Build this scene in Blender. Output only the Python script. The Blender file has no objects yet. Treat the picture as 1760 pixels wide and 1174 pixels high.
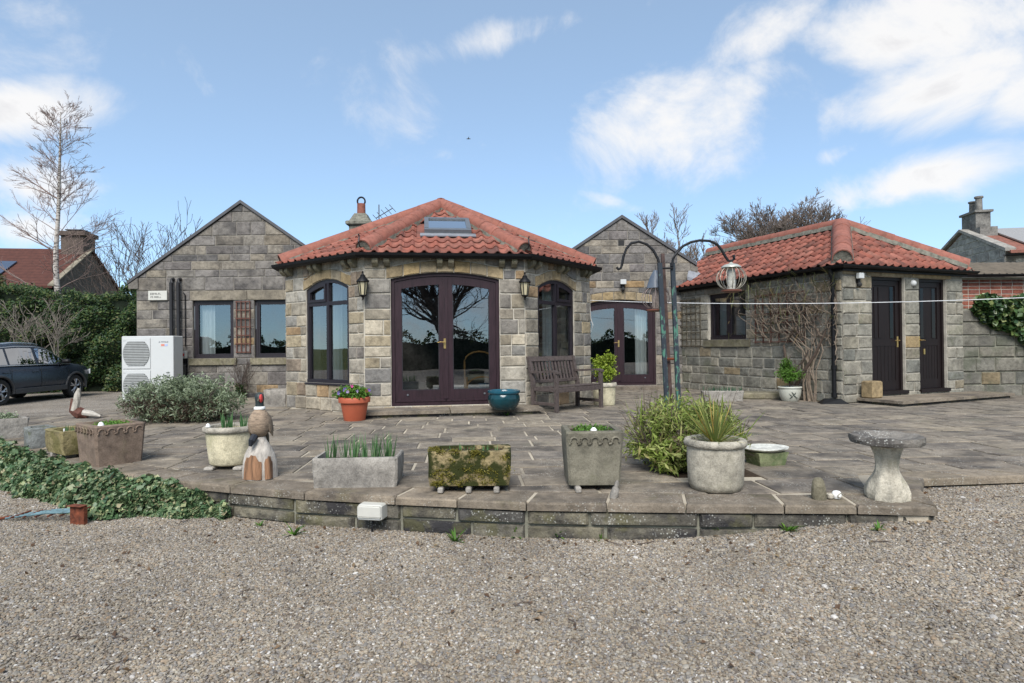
import bpy, bmesh, math, random
import numpy as np
from mathutils import Vector, Matrix
R = random.Random(11)
NP = np.random.default_rng(5)
rad = math.radians
scene = bpy.context.scene
C = scene.collection

# ------------------------------------------------------------------ camera
FPX, ROLL, HOR, EYE = 1050.0, 0.0105, 7.0, 1.05     # focal length in photo pixels, slight roll, horizon, eye height above the patio
cam_d = bpy.data.cameras.new('camera'); cam = bpy.data.objects.new('camera', cam_d); C.objects.link(cam)
cam_d.sensor_width = 36.0; cam_d.lens = 36.0*FPX/1760; cam_d.clip_start = 0.05; cam_d.clip_end = 3000
cam.matrix_world = Matrix.Translation((0, 0, EYE)) @ Matrix.Rotation(rad(90)+HOR/FPX, 4, 'X') @ Matrix.Rotation(-ROLL, 4, 'Z')
scene.camera = cam

# ------------------------------------------------------------------ world: Nishita sky with drifting clouds
SUN_EL, SUN_AZ = rad(46), rad(186)      # azimuth clockwise from +Y (the view direction)
world = bpy.data.worlds.new('World'); scene.world = world; world.use_nodes = True
wt = world.node_tree; wt.nodes.clear()
def wn(t, **k):
    n = wt.nodes.new(t)
    for a, b in k.items(): setattr(n, a, b)
    return n
w_out = wn('ShaderNodeOutputWorld'); w_bg = wn('ShaderNodeBackground')
sky = wn('ShaderNodeTexSky', sky_type='NISHITA', sun_disc=False, sun_elevation=SUN_EL, sun_rotation=SUN_AZ, air_density=0.75, dust_density=0.0, ozone_density=2.4, altitude=1200)
tc = wn('ShaderNodeTexCoord'); sep = wn('ShaderNodeSeparateXYZ')
wt.links.new(tc.outputs['Generated'], sep.inputs[0])
def wmath(op, a, b=None, clamp=False):
    n = wn('ShaderNodeMath', operation=op); n.use_clamp = clamp
    for i, v in enumerate((a, b)):
        if v is None: continue
        if isinstance(v, (int, float)): n.inputs[i].default_value = v
        else: wt.links.new(v, n.inputs[i])
    return n.outputs[0]
# clouds: banks of cumulus at their bearings, broken up by noise; behind the viewer a general scatter
yy = wmath('MAXIMUM', sep.outputs[1], 0.05)
comb = wn('ShaderNodeCombineXYZ')
wt.links.new(wmath('DIVIDE', sep.outputs[0], yy), comb.inputs[0]); wt.links.new(wmath('DIVIDE', sep.outputs[2], yy), comb.inputs[1])
def noise_w(scale, detail, rough, stretch, loc=(0, 0, 0), dist=0.0):
    q = wn('ShaderNodeMapping'); q.inputs['Scale'].default_value = stretch; q.inputs['Location'].default_value = loc; wt.links.new(tc.outputs['Generated'], q.inputs[0])
    n = wn('ShaderNodeTexNoise'); n.inputs['Scale'].default_value = scale; n.inputs['Detail'].default_value = detail; n.inputs['Roughness'].default_value = rough; n.inputs['Distortion'].default_value = dist
    wt.links.new(q.outputs[0], n.inputs['Vector']); return n.outputs['Fac']
nz = noise_w(5.6, 13, 0.62, (1, 1, 1.25), (0.55, 0.1, 0.4), 0.35)
tot = None
BANKS = [(1215, 190, 270, 105, 24, 1.0), (1310, 75, 180, 60, 28, .9), (1560, 50, 300, 80, 8, 1.0), (1600, 165, 230, 62, 14, 1.0), (1770, 170, 90, 60, 20, .9), (1600, 312, 210, 42, 12, .9), (1450, 265, 60, 18, 20, .6), (50, 180, 150, 48, 4, .75), (45, 300, 170, 40, -8, .7), (60, 385, 130, 26, 0, .55), (905, 50, 190, 34, 14, .62), (1050, 345, 75, 14, -16, .6)]
for (px, py, rx, ry, ang, amp) in BANKS:
    q = wn('ShaderNodeMapping', vector_type='TEXTURE'); q.inputs['Location'].default_value = ((px-880)/1050, (594-py)/1050, 0); q.inputs['Rotation'].default_value = (0, 0, rad(ang)); q.inputs['Scale'].default_value = (rx/1050, ry/1050, 1)
    wt.links.new(comb.outputs[0], q.inputs[0])
    l = wn('ShaderNodeVectorMath', operation='LENGTH'); wt.links.new(q.outputs[0], l.inputs[0])
    v = wmath('MULTIPLY', wmath('SUBTRACT', 1.35, l.outputs['Value'], True), amp)
    tot = v if tot is None else wmath('MAXIMUM', tot, v)
front = wn('ShaderNodeMapRange'); front.inputs['From Min'].default_value = 0.05; front.inputs['From Max'].default_value = 0.45; wt.links.new(sep.outputs[1], front.inputs[0])
bias = wn('ShaderNodeMix'); wt.links.new(front.outputs[0], bias.inputs['Factor']); bias.inputs['A'].default_value = 0.45; wt.links.new(tot, bias.inputs['B'])
cov = wmath('ADD', bias.outputs['Result'], wmath('MULTIPLY', wmath('SUBTRACT', nz, 0.5), 3.0))
cr = wn('ShaderNodeMapRange', interpolation_type='SMOOTHSTEP'); cr.inputs['From Min'].default_value = 0.18; cr.inputs['From Max'].default_value = 1.15; wt.links.new(cov, cr.inputs[0])
ccol = wn('ShaderNodeValToRGB'); ccol.color_ramp.elements[0].color = (3.5, 3.45, 3.4, 1); ccol.color_ramp.elements[1].color = (2.5, 2.45, 2.5, 1)
ccol.color_ramp.elements[0].position = 0.75; ccol.color_ramp.elements[1].position = 1.0
nsh = noise_w(7.0, 6, 0.55, (1, 1, 1.3), (1.3, 0.2, 0.1))
wt.links.new(wmath('ADD', wmath('MULTIPLY', cov, 0.42), wmath('MULTIPLY', nsh, 0.55)), ccol.inputs[0])
wmix = wn('ShaderNodeMixRGB'); wt.links.new(wmath('MULTIPLY', cr.outputs[0], 0.93), wmix.inputs[0])
# soft shoulder so that the low sky keeps its pale blue
sh_a = wn('ShaderNodeMixRGB', blend_type='DIVIDE'); sh_a.inputs[0].default_value = 1.0
sh_b = wn('ShaderNodeMixRGB', blend_type='ADD'); sh_b.inputs[0].default_value = 1.0; sh_b.inputs[1].default_value = (1, 1, 1, 1)
sh_c = wn('ShaderNodeMixRGB', blend_type='MULTIPLY'); sh_c.inputs[0].default_value = 1.0; sh_c.inputs[2].default_value = (0.17, 0.085, 0.062, 1)
wt.links.new(sky.outputs[0], sh_c.inputs[1]); wt.links.new(sh_c.outputs[0], sh_b.inputs[2]); wt.links.new(sky.outputs[0], sh_a.inputs[1]); wt.links.new(sh_b.outputs[0], sh_a.inputs[2])
veil = wn('ShaderNodeMixRGB'); veil.inputs[0].default_value = 0.28; veil.inputs[2].default_value = (2.4, 3.05, 3.4, 1); wt.links.new(sh_a.outputs[0], veil.inputs[1])   # thin high haze
wt.links.new(veil.outputs[0], wmix.inputs[1]); wt.links.new(ccol.outputs[0], wmix.inputs[2])
wt.links.new(wmix.outputs[0], w_bg.inputs[0]); w_bg.inputs[1].default_value = 0.135
wt.links.new(w_bg.outputs[0], w_out.inputs[0])

# ------------------------------------------------------------------ sun (soft, through thin cloud) and exposure
sd = bpy.data.lights.new('sun', 'SUN'); sd.energy = 2.5; sd.angle = rad(34); sd.color = (1.0, 0.97, 0.93)
so = bpy.data.objects.new('sun', sd); C.objects.link(so)
sdir = Vector((math.sin(SUN_AZ)*math.cos(SUN_EL), math.cos(SUN_AZ)*math.cos(SUN_EL), math.sin(SUN_EL)))
so.rotation_euler = sdir.to_track_quat('Z', 'Y').to_euler(); so.location = (0, -5, 20)
vs = scene.view_settings; vs.view_transform = 'Standard'; vs.look = 'None'; vs.gamma = 1.0; vs.exposure = 1.08; vs.use_curve_mapping = False
scene.render.engine = 'CYCLES'; scene.cycles.use_denoising = True
scene.cycles.max_bounces = 8; scene.cycles.transparent_max_bounces = 12; scene.cycles.diffuse_bounces = 3; scene.cycles.glossy_bounces = 3
scene.cycles.sample_clamp_indirect = 6.0

# ------------------------------------------------------------------ helpers: picture to place
def ray(px, py):
    dx, dy = px-880, py-587
    return (dx-ROLL*dy)/FPX, (dy+ROLL*dx-HOR)/FPX
def at(px, py, Y):
    a, b = ray(px, py); return Vector((a*Y, Y, EYE-b*Y))
def gp(px, py, z=0.0):
    a, b = ray(px, py); Y = (EYE-z)/b; return Vector((a*Y, Y, z))

# ------------------------------------------------------------------ helpers: materials
MATS = {}
class NT:
    def __init__(s, name):
        s.m = bpy.data.materials.new(name); s.m.use_nodes = True; s.t = s.m.node_tree; s.t.nodes.clear()
        s.out = s.t.nodes.new('ShaderNodeOutputMaterial'); s.b = s.t.nodes.new('ShaderNodeBsdfPrincipled'); s.link(s.b.outputs[0], s.out.inputs[0])
        MATS[name] = s.m
    def n(s, t, **k):
        q = s.t.nodes.new(t)
        for a, b in k.items(): setattr(q, a, b)
        return q
    def link(s, a, b): s.t.links.new(a, b)
    def put(s, sock, v):
        if isinstance(v, (int, float)): sock.default_value = v
        elif isinstance(v, tuple): sock.default_value = v if len(v) == 4 or sock.type == 'VECTOR' else (*v, 1)
        else: s.link(v, sock)
    def pos(s): return s.n('ShaderNodeNewGeometry').outputs['Position']
    def rnd(s, mode): return s.n('ShaderNodeNewGeometry').outputs['Random Per Island'] if mode == 'island' else s.n('ShaderNodeObjectInfo').outputs['Random']
    def math(s, op, a, b=0.0, clamp=False):
        q = s.n('ShaderNodeMath', operation=op); q.use_clamp = clamp; s.put(q.inputs[0], a); s.put(q.inputs[1], b); return q.outputs[0]
    def vadd(s, v, f):
        q = s.n('ShaderNodeVectorMath', operation='ADD'); s.link(v, q.inputs[0]); s.link(f, q.inputs[1]); return q.outputs[0]
    def vscale(s, v, k):
        q = s.n('ShaderNodeVectorMath', operation='MULTIPLY'); s.link(v, q.inputs[0]); q.inputs[1].default_value = k; return q.outputs[0]
    def noise(s, v, scale, detail=4, rough=0.55):
        q = s.n('ShaderNodeTexNoise'); q.inputs['Scale'].default_value = scale; q.inputs['Detail'].default_value = detail; q.inputs['Roughness'].default_value = rough
        if v is not None: s.link(v, q.inputs['Vector'])
        return q.outputs['Fac']
    def ramp(s, f, stops, interp='LINEAR'):
        q = s.n('ShaderNodeValToRGB'); e = q.color_ramp; e.interpolation = interp
        while len(e.elements) < len(stops): e.elements.new(0.5)
        for el, (p, c) in zip(e.elements, stops):
            el.position = p; el.color = (c, c, c, 1) if isinstance(c, (int, float)) else (*c, 1)
        s.link(f, q.inputs[0]); return q.outputs[0]
    def mix(s, f, a, b, mode='MIX'):
        q = s.n('ShaderNodeMixRGB', blend_type=mode); s.put(q.inputs[0], f); s.put(q.inputs[1], a); s.put(q.inputs[2], b); return q.outputs[0]
    def bump(s, h, strength=0.4, dist=0.01, prev=None):
        q = s.n('ShaderNodeBump'); q.inputs['Strength'].default_value = strength; q.inputs['Distance'].default_value = dist
        s.link(h, q.inputs['Height'])
        if prev is not None: s.link(prev, q.inputs['Normal'])
        return q.outputs[0]
    def done(s, col, rough=0.85, normal=None, metal=0.0, spec=0.3):
        s.put(s.b.inputs['Base Color'], col); s.put(s.b.inputs['Roughness'], rough); s.put(s.b.inputs['Metallic'], metal)
        s.b.inputs['Specular IOR Level'].default_value = spec
        if normal is not None: s.link(normal, s.b.inputs['Normal'])
        return s.m

def stone_mat(name, stops, rnd='object', moss=0.0, lichen=0.0, dark=0.0, bump=0.6, scale=1.0, rough=0.92, mosscol=(0.07, 0.085, 0.02), mfine=9, darkt=0.5, contr=1.0):
    t = NT(name); r = t.rnd(rnd); p = t.pos()
    sh = t.n('ShaderNodeCombineXYZ'); rr = t.math('MULTIPLY', r, 61.0)
    for i in range(3): t.link(rr, sh.inputs[i])
    q = t.vadd(p, sh.outputs[0])
    col = t.ramp(r, stops)
    big = t.noise(q, 3.2*scale, 5); mid = t.noise(q, 14*scale, 6, 0.6); fine = t.noise(q, 90*scale, 3, 0.7)
    col = t.mix(1.0, col, t.ramp(big, [(0.25, 0.62), (0.5, 1.0), (0.75, 1.28)]), 'MULTIPLY')
    col = t.mix(1.0, col, t.ramp(mid, [(0.25, 1-0.42*contr), (0.52, 1.04), (0.78, 1+0.32*contr)]), 'MULTIPLY')
    col = t.mix(0.65*contr, col, t.ramp(fine, [(0.3, 0.55), (0.5, 1.0), (0.72, 1.3)]), 'MULTIPLY')
    if dark: col = t.mix(t.math('MULTIPLY', t.ramp(t.noise(q, 2.0*scale, 7, 0.65), [(darkt, 0.0), (darkt+0.15, 1.0)]), dark), col, (0.028, 0.027, 0.03))
    if moss: col = t.mix(t.math('MULTIPLY', t.ramp(t.noise(p, mfine, 6, 0.62), [(0.62-0.25*moss, 0.0), (0.70-0.25*moss, 1.0)]), min(1, moss*1.4)), col, mosscol)
    if lichen:
        v = t.n('ShaderNodeTexVoronoi'); v.inputs['Scale'].default_value = 55; t.link(q, v.inputs['Vector'])
        spot = t.ramp(v.outputs['Distance'], [(0.22, 1.0), (0.34, 0.0)])
        zone = t.ramp(t.noise(q, 5, 4), [(0.48, 0.0), (0.6, 1.0)])
        col = t.mix(t.math('MULTIPLY', t.math('MULTIPLY', spot, zone), lichen), col, (0.55, 0.55, 0.5))
    b = t.bump(mid, bump, 0.02); b = t.bump(fine, bump*0.8, 0.006, b)
    return t.done(col, rough, b, spec=0.2)

def plain(name, col, rough=0.6, metal=0.0, var=0.15, scale=12.0, bump=0.0, spec=0.4, rnd=None, rvar=0.2, stretch=None, bscale=40):
    t = NT(name); p = t.pos()
    if stretch: p = t.vscale(p, stretch)
    f = t.noise(p, scale, 5, 0.6)
    c = t.mix(1.0, (*col, 1), t.ramp(f, [(0.2, 1-var*1.6), (0.5, 1.0), (0.8, 1+var)]), 'MULTIPLY')
    if rnd: c = t.mix(1.0, c, t.ramp(t.rnd(rnd), [(0.0, 1-rvar), (1.0, 1+rvar)]), 'MULTIPLY')
    b = t.bump(t.noise(p, bscale, 4, 0.6), bump, 0.01) if bump else None
    rr = t.math('ADD', t.math('MULTIPLY', f, 0.16), rough-0.08)
    return t.done(c, rr, b, metal, spec)

def leaf_mat(name, stops, rough=0.55, trans=0.25):
    t = NT(name); r = t.rnd('island'); col = t.ramp(r, stops)
    col = t.mix(1.0, col, t.ramp(t.noise(t.pos(), 2.5, 3), [(0.3, 0.7), (0.7, 1.25)]), 'MULTIPLY')
    t.done(col, rough, spec=0.35)
    tr = t.n('ShaderNodeBsdfTranslucent'); t.link(col, tr.inputs[0])
    mx = t.n('ShaderNodeMixShader'); mx.inputs[0].default_value = trans
    t.link(t.b.outputs[0], mx.inputs[1]); t.link(tr.outputs[0], mx.inputs[2]); t.link(mx.outputs[0], t.out.inputs[0])
    return t.m

def glass_mat(name, tint=(0.85, 0.9, 0.9), extra=0.06, rough=0.0, mult=2.2):
    t = NT(name); tr = t.n('ShaderNodeBsdfTransparent'); tr.inputs[0].default_value = (*tint, 1)
    gl = t.n('ShaderNodeBsdfGlossy'); gl.inputs['Roughness'].default_value = rough; gl.inputs[0].default_value = (0.95, 0.97, 1, 1)
    fr = t.n('ShaderNodeFresnel'); fr.inputs[0].default_value = 1.5
    f = t.math('ADD', t.math('MULTIPLY', fr.outputs[0], mult), extra, True)
    wob = t.bump(t.noise(t.pos(), 1.6, 1), 0.05, 0.02); t.link(wob, gl.inputs['Normal'])
    mx = t.n('ShaderNodeMixShader'); t.link(f, mx.inputs[0]); t.link(tr.outputs[0], mx.inputs[1]); t.link(gl.outputs[0], mx.inputs[2])
    t.link(mx.outputs[0], t.out.inputs[0]); return t.m

GREYS = [(0.0, (0.231, 0.215, 0.182)), (0.16, (0.363, 0.314, 0.237)), (0.3, (0.143, 0.135, 0.127)), (0.42, (0.275, 0.259, 0.226)), (0.56, (0.407, 0.352, 0.264)), (0.7, (0.187, 0.176, 0.160)), (0.82, (0.330, 0.270, 0.176)), (0.92, (0.165, 0.154, 0.143)), (1.0, (0.330, 0.220, 0.116))]
DARKS = [(0.0, (0.135, 0.125, 0.115)), (0.25, (0.185, 0.17, 0.155)), (0.45, (0.095, 0.091, 0.088)), (0.58, (0.235, 0.205, 0.16)), (0.7, (0.19, 0.175, 0.155)), (0.88, (0.135, 0.122, 0.115)), (0.97, (0.17, 0.15, 0.12)), (1.0, (0.25, 0.17, 0.09))]
GREENS = [(0.0, (0.19, 0.182, 0.155)), (0.25, (0.26, 0.24, 0.195)), (0.45, (0.15, 0.15, 0.13)), (0.7, (0.28, 0.257, 0.205)), (0.88, (0.20, 0.192, 0.16)), (0.96, (0.26, 0.19, 0.10)), (1.0, (0.2, 0.18, 0.14))]
M_ST_BAY = stone_mat('bay_stone', GREYS, dark=0.3, bump=0.9, contr=0.85)
M_ST_LEFT = stone_mat('gable_stone', DARKS, dark=0.6, bump=0.9)
M_ST_RIGHT = stone_mat('small_gable_stone', [(p, tuple(x*1.15 for x in c)) for p, c in DARKS], dark=0.5, bump=0.9)
M_ST_OUT = stone_mat('outbuilding_stone', GREENS, dark=0.2, moss=0.25, mosscol=(0.085, 0.095, 0.05), mfine=2.2, bump=0.9)
M_ST_GARDEN = stone_mat('garden_wall_stone', [(p, tuple(x*.72 for x in c)) for p, c in GREENS], dark=0.4, bump=0.9, moss=0.35, mosscol=(0.075, 0.085, 0.055), mfine=1.6)
M_ST_RET = stone_mat('retaining_stone', [(0.0, (0.15, 0.135, 0.10)), (0.3, (0.085, 0.08, 0.072)), (0.6, (0.19, 0.17, 0.12)), (1.0, (0.13, 0.12, 0.10))], dark=0.95, darkt=0.43, bump=1.0, lichen=0.5, moss=0.4, mosscol=(0.095, 0.09, 0.04), mfine=4)
M_COPING = stone_mat('coping_stone', [(0.0, (0.20, 0.165, 0.122)), (0.5, (0.165, 0.138, 0.108)), (1.0, (0.245, 0.20, 0.148))], contr=0.8, dark=0.5, lichen=0.35, moss=0.2, mosscol=(0.115, 0.105, 0.05), mfine=3)
M_SLAB = stone_mat('paving_stone', [(0.0, (0.19, 0.16, 0.126)), (0.3, (0.16, 0.138, 0.112)), (0.6, (0.225, 0.19, 0.146)), (0.85, (0.18, 0.155, 0.127)), (1.0, (0.255, 0.215, 0.16))], contr=0.75, dark=0.6, darkt=0.46, lichen=0.35, bump=0.5, moss=0.12, mosscol=(0.15, 0.145, 0.085), mfine=1.2)
M_SANDST = stone_mat('sandstone_dressing', [(0.0, (0.30, 0.225, 0.125)), (0.4, (0.25, 0.20, 0.13)), (0.7, (0.34, 0.245, 0.125)), (1.0, (0.23, 0.195, 0.14))], dark=0.2, bump=0.35)
M_LINTEL = stone_mat('lintel_stone', [(0.0, (0.19, 0.165, 0.13)), (1.0, (0.24, 0.21, 0.155))], dark=0.25, moss=0.1, bump=0.4)
M_SILL = stone_mat('sill_stone', [(0.0, (0.16, 0.145, 0.10)), (1.0, (0.21, 0.185, 0.13))], dark=0.3, moss=0.35, mosscol=(0.11, 0.105, 0.05))
M_FARST = stone_mat('far_stone', [(0.0, (0.30, 0.28, 0.245)), (0.5, (0.38, 0.355, 0.31)), (1.0, (0.24, 0.225, 0.2))], dark=0.3, bump=0.3)
M_FARDARK = stone_mat('far_dark_stone', [(0.0, (0.11, 0.085, 0.07)), (1.0, (0.14, 0.11, 0.09))], dark=0.3, bump=0.4, scale=2)
M_MORTAR = plain('lime_mortar', (0.44, 0.405, 0.34), 0.95, var=0.3, scale=7, bump=0.5, spec=0.1)
M_MORTAR_D = plain('weathered_mortar', (0.235, 0.215, 0.185), 0.95, var=0.35, scale=6, bump=0.5, spec=0.1)
M_MORTAR_P = plain('paving_mortar', (0.37, 0.325, 0.255), 0.95, var=0.55, scale=1.1, bump=0.5, spec=0.1)
M_MORTAR_R = plain('damp_mortar', (0.19, 0.185, 0.145), 0.95, var=0.4, scale=6, bump=0.7, spec=0.1)
def tile_mat(name, stops, dark=0.55):
    t = NT(name); r = t.rnd('object'); p = t.pos()
    c = t.ramp(r, stops)
    c = t.mix(1.0, c, t.ramp(t.noise(p, 11, 5, 0.65), [(0.25, 0.62), (0.5, 1.0), (0.8, 1.2)]), 'MULTIPLY')
    c = t.mix(t.math('MULTIPLY', t.ramp(t.noise(p, 4.5, 6, 0.65), [(0.47, 0), (0.68, 1)]), dark), c, (0.055, 0.042, 0.034))
    c = t.mix(t.math('MULTIPLY', t.ramp(t.noise(p, 60, 3), [(0.62, 0), (0.7, 1)]), 0.3), c, (0.34, 0.26, 0.2))
    return t.done(c, 0.8, t.bump(t.noise(p, 80, 3), 0.25, 0.005), spec=0.25)
M_TILE = tile_mat('clay_pantile', [(0.0, (0.20, 0.066, 0.046)), (0.2, (0.27, 0.09, 0.062)), (0.4, (0.15, 0.055, 0.042)), (0.55, (0.25, 0.085, 0.06)), (0.8, (0.28, 0.11, 0.08)), (0.93, (0.21, 0.08, 0.06)), (1.0, (0.10, 0.048, 0.04))])
M_RIDGE = tile_mat('clay_ridge_tile', [(0.0, (0.235, 0.088, 0.062)), (1.0, (0.28, 0.11, 0.08))], 0.3)
M_CEMENT = plain('roof_cement', (0.17, 0.165, 0.135), 0.95, var=0.5, scale=14, bump=0.8, spec=0.1)
M_SLATE = plain('grey_roof_slate', (0.075, 0.075, 0.08), 0.7, var=0.3, scale=5, bump=0.3)
M_BLACK = plain('black_gutter_plastic', (0.006, 0.006, 0.007), 0.5, var=0.2, spec=0.25)
M_IRON = plain('black_iron', (0.015, 0.015, 0.017), 0.45, metal=0.3)
M_FRAME = plain('mahogany_stained_frame', (0.023, 0.0105, 0.0145), 0.5, var=0.4, scale=6, stretch=(6, 6, 0.7), bump=0.12, spec=0.3)
M_FRAME_D = plain('dark_stained_frame', (0.012, 0.008, 0.012), 0.5, var=0.35, scale=6, stretch=(6, 6, 0.7), bump=0.1, spec=0.5)
M_DOOR = plain('dark_brown_door_paint', (0.011, 0.007, 0.007), 0.5, var=0.35, scale=5, stretch=(6, 6, 0.6), bump=0.12, spec=0.25)
M_GLASS = glass_mat('window_glass', extra=0.12)
M_BRASS = plain('brass', (0.62, 0.43, 0.17), 0.3, metal=0.9, var=0.1)
M_CURT = plain('white_curtain', (0.72, 0.72, 0.68), 0.9, var=0.06, scale=3, spec=0.1)
M_ROOM = plain('room_plaster', (0.30, 0.27, 0.22), 0.9, var=0.1, scale=2)
M_ROOMD = plain('room_floor', (0.10, 0.075, 0.05), 0.7, var=0.2, scale=4)
M_WHITE = plain('white_enamel', (0.50, 0.51, 0.50), 0.4, var=0.04, scale=3)
M_OFFW = plain('ivory_plastic', (0.50, 0.49, 0.44), 0.45, var=0.06, scale=8)
M_GREYP = plain('grey_grille', (0.32, 0.33, 0.32), 0.5, var=0.1)
M_GAP = plain('dark_recess', (0.02, 0.02, 0.02), 0.8)
M_LEAD = plain('lead_flashing', (0.22, 0.23, 0.25), 0.6, metal=0.2, var=0.25, scale=8, bump=0.2)
M_ALU = plain('grey_aluminium', (0.17, 0.185, 0.20), 0.4, metal=0.5, var=0.1)
M_TEAK = plain('weathered_bench_timber', (0.072, 0.055, 0.05), 0.75, var=0.45, scale=9, stretch=(3, 3, 3), bump=0.35)
M_LATH = plain('weathered_lath', (0.085, 0.072, 0.05), 0.9, var=0.35, scale=10, bump=0.2)
M_LATHR = plain('red_stained_lath', (0.10, 0.042, 0.03), 0.85, var=0.35, scale=10, bump=0.2)
M_SOIL = plain('potting_soil', (0.045, 0.032, 0.022), 0.95, var=0.5, scale=30, bump=0.9, spec=0.1)
M_BARK = plain('grey_bark', (0.13, 0.11, 0.09), 0.9, var=0.4, scale=14, bump=0.6)
M_VINE = plain('vine_stem', (0.20, 0.155, 0.115), 0.9, var=0.4, scale=18, bump=0.5)
M_VINED = plain('dark_vine_stem', (0.085, 0.06, 0.045), 0.9, var=0.4, scale=18, bump=0.5)
M_TWIG = plain('dark_twig', (0.075, 0.055, 0.045), 0.9, var=0.3)
M_TWIGP = plain('pale_brown_twig', (0.16, 0.125, 0.105), 0.9, var=0.3)
def birch():
    t = NT('birch_bark'); p = t.vscale(t.pos(), (2, 2, 7))
    c = t.ramp(t.noise(p, 3, 5, 0.7), [(0.42, (0.07, 0.06, 0.055)), (0.5, (0.40, 0.36, 0.32)), (0.75, (0.55, 0.51, 0.46))])
    return t.done(c, 0.8, spec=0.2)
M_BIRCH = birch()

# ------------------------------------------------------------------ helpers: meshes and objects
Z = Vector((0, 0, 1))
class MB:
    def __init__(s): s.v = []; s.f = []
    def add(s, verts, faces):
        b = len(s.v); s.v += [tuple(v) for v in verts]; s.f += [tuple(i+b for i in f) for f in faces]; return s
    def hexa(s, p):      # 8 points: bottom 4 (ccw), top 4
        return s.add(p, [(3, 2, 1, 0), (4, 5, 6, 7), (0, 1, 5, 4), (1, 2, 6, 5), (2, 3, 7, 6), (3, 0, 4, 7)])
    def box(s, x0, x1, y0, y1, z0, z1, taper=0.0):
        t = taper
        return s.hexa([(x0+t, y0+t, z0), (x1-t, y0+t, z0), (x1-t, y1-t, z0), (x0+t, y1-t, z0), (x0, y0, z1), (x1, y0, z1), (x1, y1, z1), (x0, y1, z1)])
    def cbox(s, x0, x1, y0, y1, z0, z1, c=0.01):   # chamfered box
        q = []
        for (z, i) in ((z0, c), (z0+c, 0), (z1-c, 0), (z1, c)):
            e = c*0.7
            x, X, y, Y = x0+i, x1-i, y0+i, y1-i
            q += [(x+e, y, z), (X-e, y, z), (X, y+e, z), (X, Y-e, z), (X-e, Y, z), (x+e, Y, z), (x, Y-e, z), (x, y+e, z)]
        f = [tuple(range(7, -1, -1)), tuple(range(24, 32))]
        for k in range(3):
            for i in range(8): f.append((k*8+i, k*8+(i+1) % 8, k*8+8+(i+1) % 8, k*8+8+i))
        return s.add(q, f)
    def tube(s, path, r, sides=6, cap=True):
        path = [Vector(p) for p in path]; n = len(path)
        rs = r if isinstance(r, (list, tuple)) else [r]*n
        b = len(s.v); ref = Vector((0.31, 0.17, 0.93))
        for i, p in enumerate(path):
            t = (path[min(i+1, n-1)]-path[max(i-1, 0)])
            t = t.normalized() if t.length > 1e-9 else Z
            a = t.cross(ref)
            if a.length < 0.05: a = t.cross(Vector((1, 0, 0)))
            a.normalize(); c = t.cross(a)
            for k in range(sides):
                g = 2*math.pi*k/sides; s.v.append(tuple(p+(a*math.cos(g)+c*math.sin(g))*rs[i]))
        for i in range(n-1):
            for k in range(sides):
                k2 = (k+1) % sides; s.f.append((b+i*sides+k, b+i*sides+k2, b+(i+1)*sides+k2, b+(i+1)*sides+k))
        if cap:
            s.f.append(tuple(b+k for k in range(sides-1, -1, -1))); s.f.append(tuple(b+(n-1)*sides+k for k in range(sides)))
        return s
    def lathe(s, prof, segs=28, cx=0.0, cy=0.0, jit=0.0, sx=1.0, sy=1.0, cap=True):
        b = len(s.v)
        for (r, z) in prof:
            for k in range(segs):
                g = 2*math.pi*k/segs; q = r*(1+R.uniform(-jit, jit)); s.v.append((cx+q*math.cos(g)*sx, cy+q*math.sin(g)*sy, z))
        for i in range(len(prof)-1):
            for k in range(segs):
                k2 = (k+1) % segs; s.f.append((b+i*segs+k, b+i*segs+k2, b+(i+1)*segs+k2, b+(i+1)*segs+k))
        if cap:
            s.f.append(tuple(b+k for k in range(segs-1, -1, -1))); s.f.append(tuple(b+(len(prof)-1)*segs+k for k in range(segs)))
        return s
    def prism(s, pts, d):   # polygon of 3D points extruded by vector d
        n = len(pts); pts = [Vector(p) for p in pts]; d = Vector(d)
        return s.add(pts+[p+d for p in pts], [tuple(range(n-1, -1, -1)), tuple(range(n, 2*n))]+[(i, (i+1) % n, (i+1) % n+n, i+n) for i in range(n)])
    def mesh(s, name, mat, smooth=False, fix=True):
        me = bpy.data.meshes.new(name); me.from_pydata(s.v, [], s.f); me.materials.append(mat)
        if fix:
            bm = bmesh.new(); bm.from_mesh(me); bmesh.ops.recalc_face_normals(bm, faces=bm.faces); bm.to_mesh(me); bm.free()
        if smooth: smooth_mesh(me, smooth)
        return me
    def build(s, name, mat, parent=None, smooth=False, off=None, fix=True):
        if off is not None:
            ox, oy, oz = off; s.v = [(x-ox, y-oy, z-oz) for x, y, z in s.v]
        return link(name, s.mesh(name, mat, smooth, fix), parent)
def smooth_mesh(me, ang=True):
    me.polygons.foreach_set('use_smooth', [True]*len(me.polygons))
    a = rad(38) if ang is True else rad(ang)
    bm = bmesh.new(); bm.from_mesh(me)
    for e in bm.edges:
        if len(e.link_faces) == 2 and e.calc_face_angle(0) > a: e.smooth = False
    bm.to_mesh(me); bm.free()
def link(name, me, parent=None, mw=None):
    o = bpy.data.objects.new(name, me); C.objects.link(o)
    if parent is not None: o.parent = parent
    if mw is not None: o.matrix_basis = mw
    return o
def tag(o, label, cat, group=None):
    o['label'] = label; o['category'] = cat
    if group: o['group'] = group
    return o
def thing(name, label, cat, loc=(0, 0, 0), rotz=0.0, group=None):
    o = bpy.data.objects.new(name, None); C.objects.link(o); o.empty_display_size = 0.1
    o.location = loc; o.rotation_euler = (0, 0, rotz); return tag(o, label, cat, group)
def kind(o, k): o['kind'] = k; return o
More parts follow.
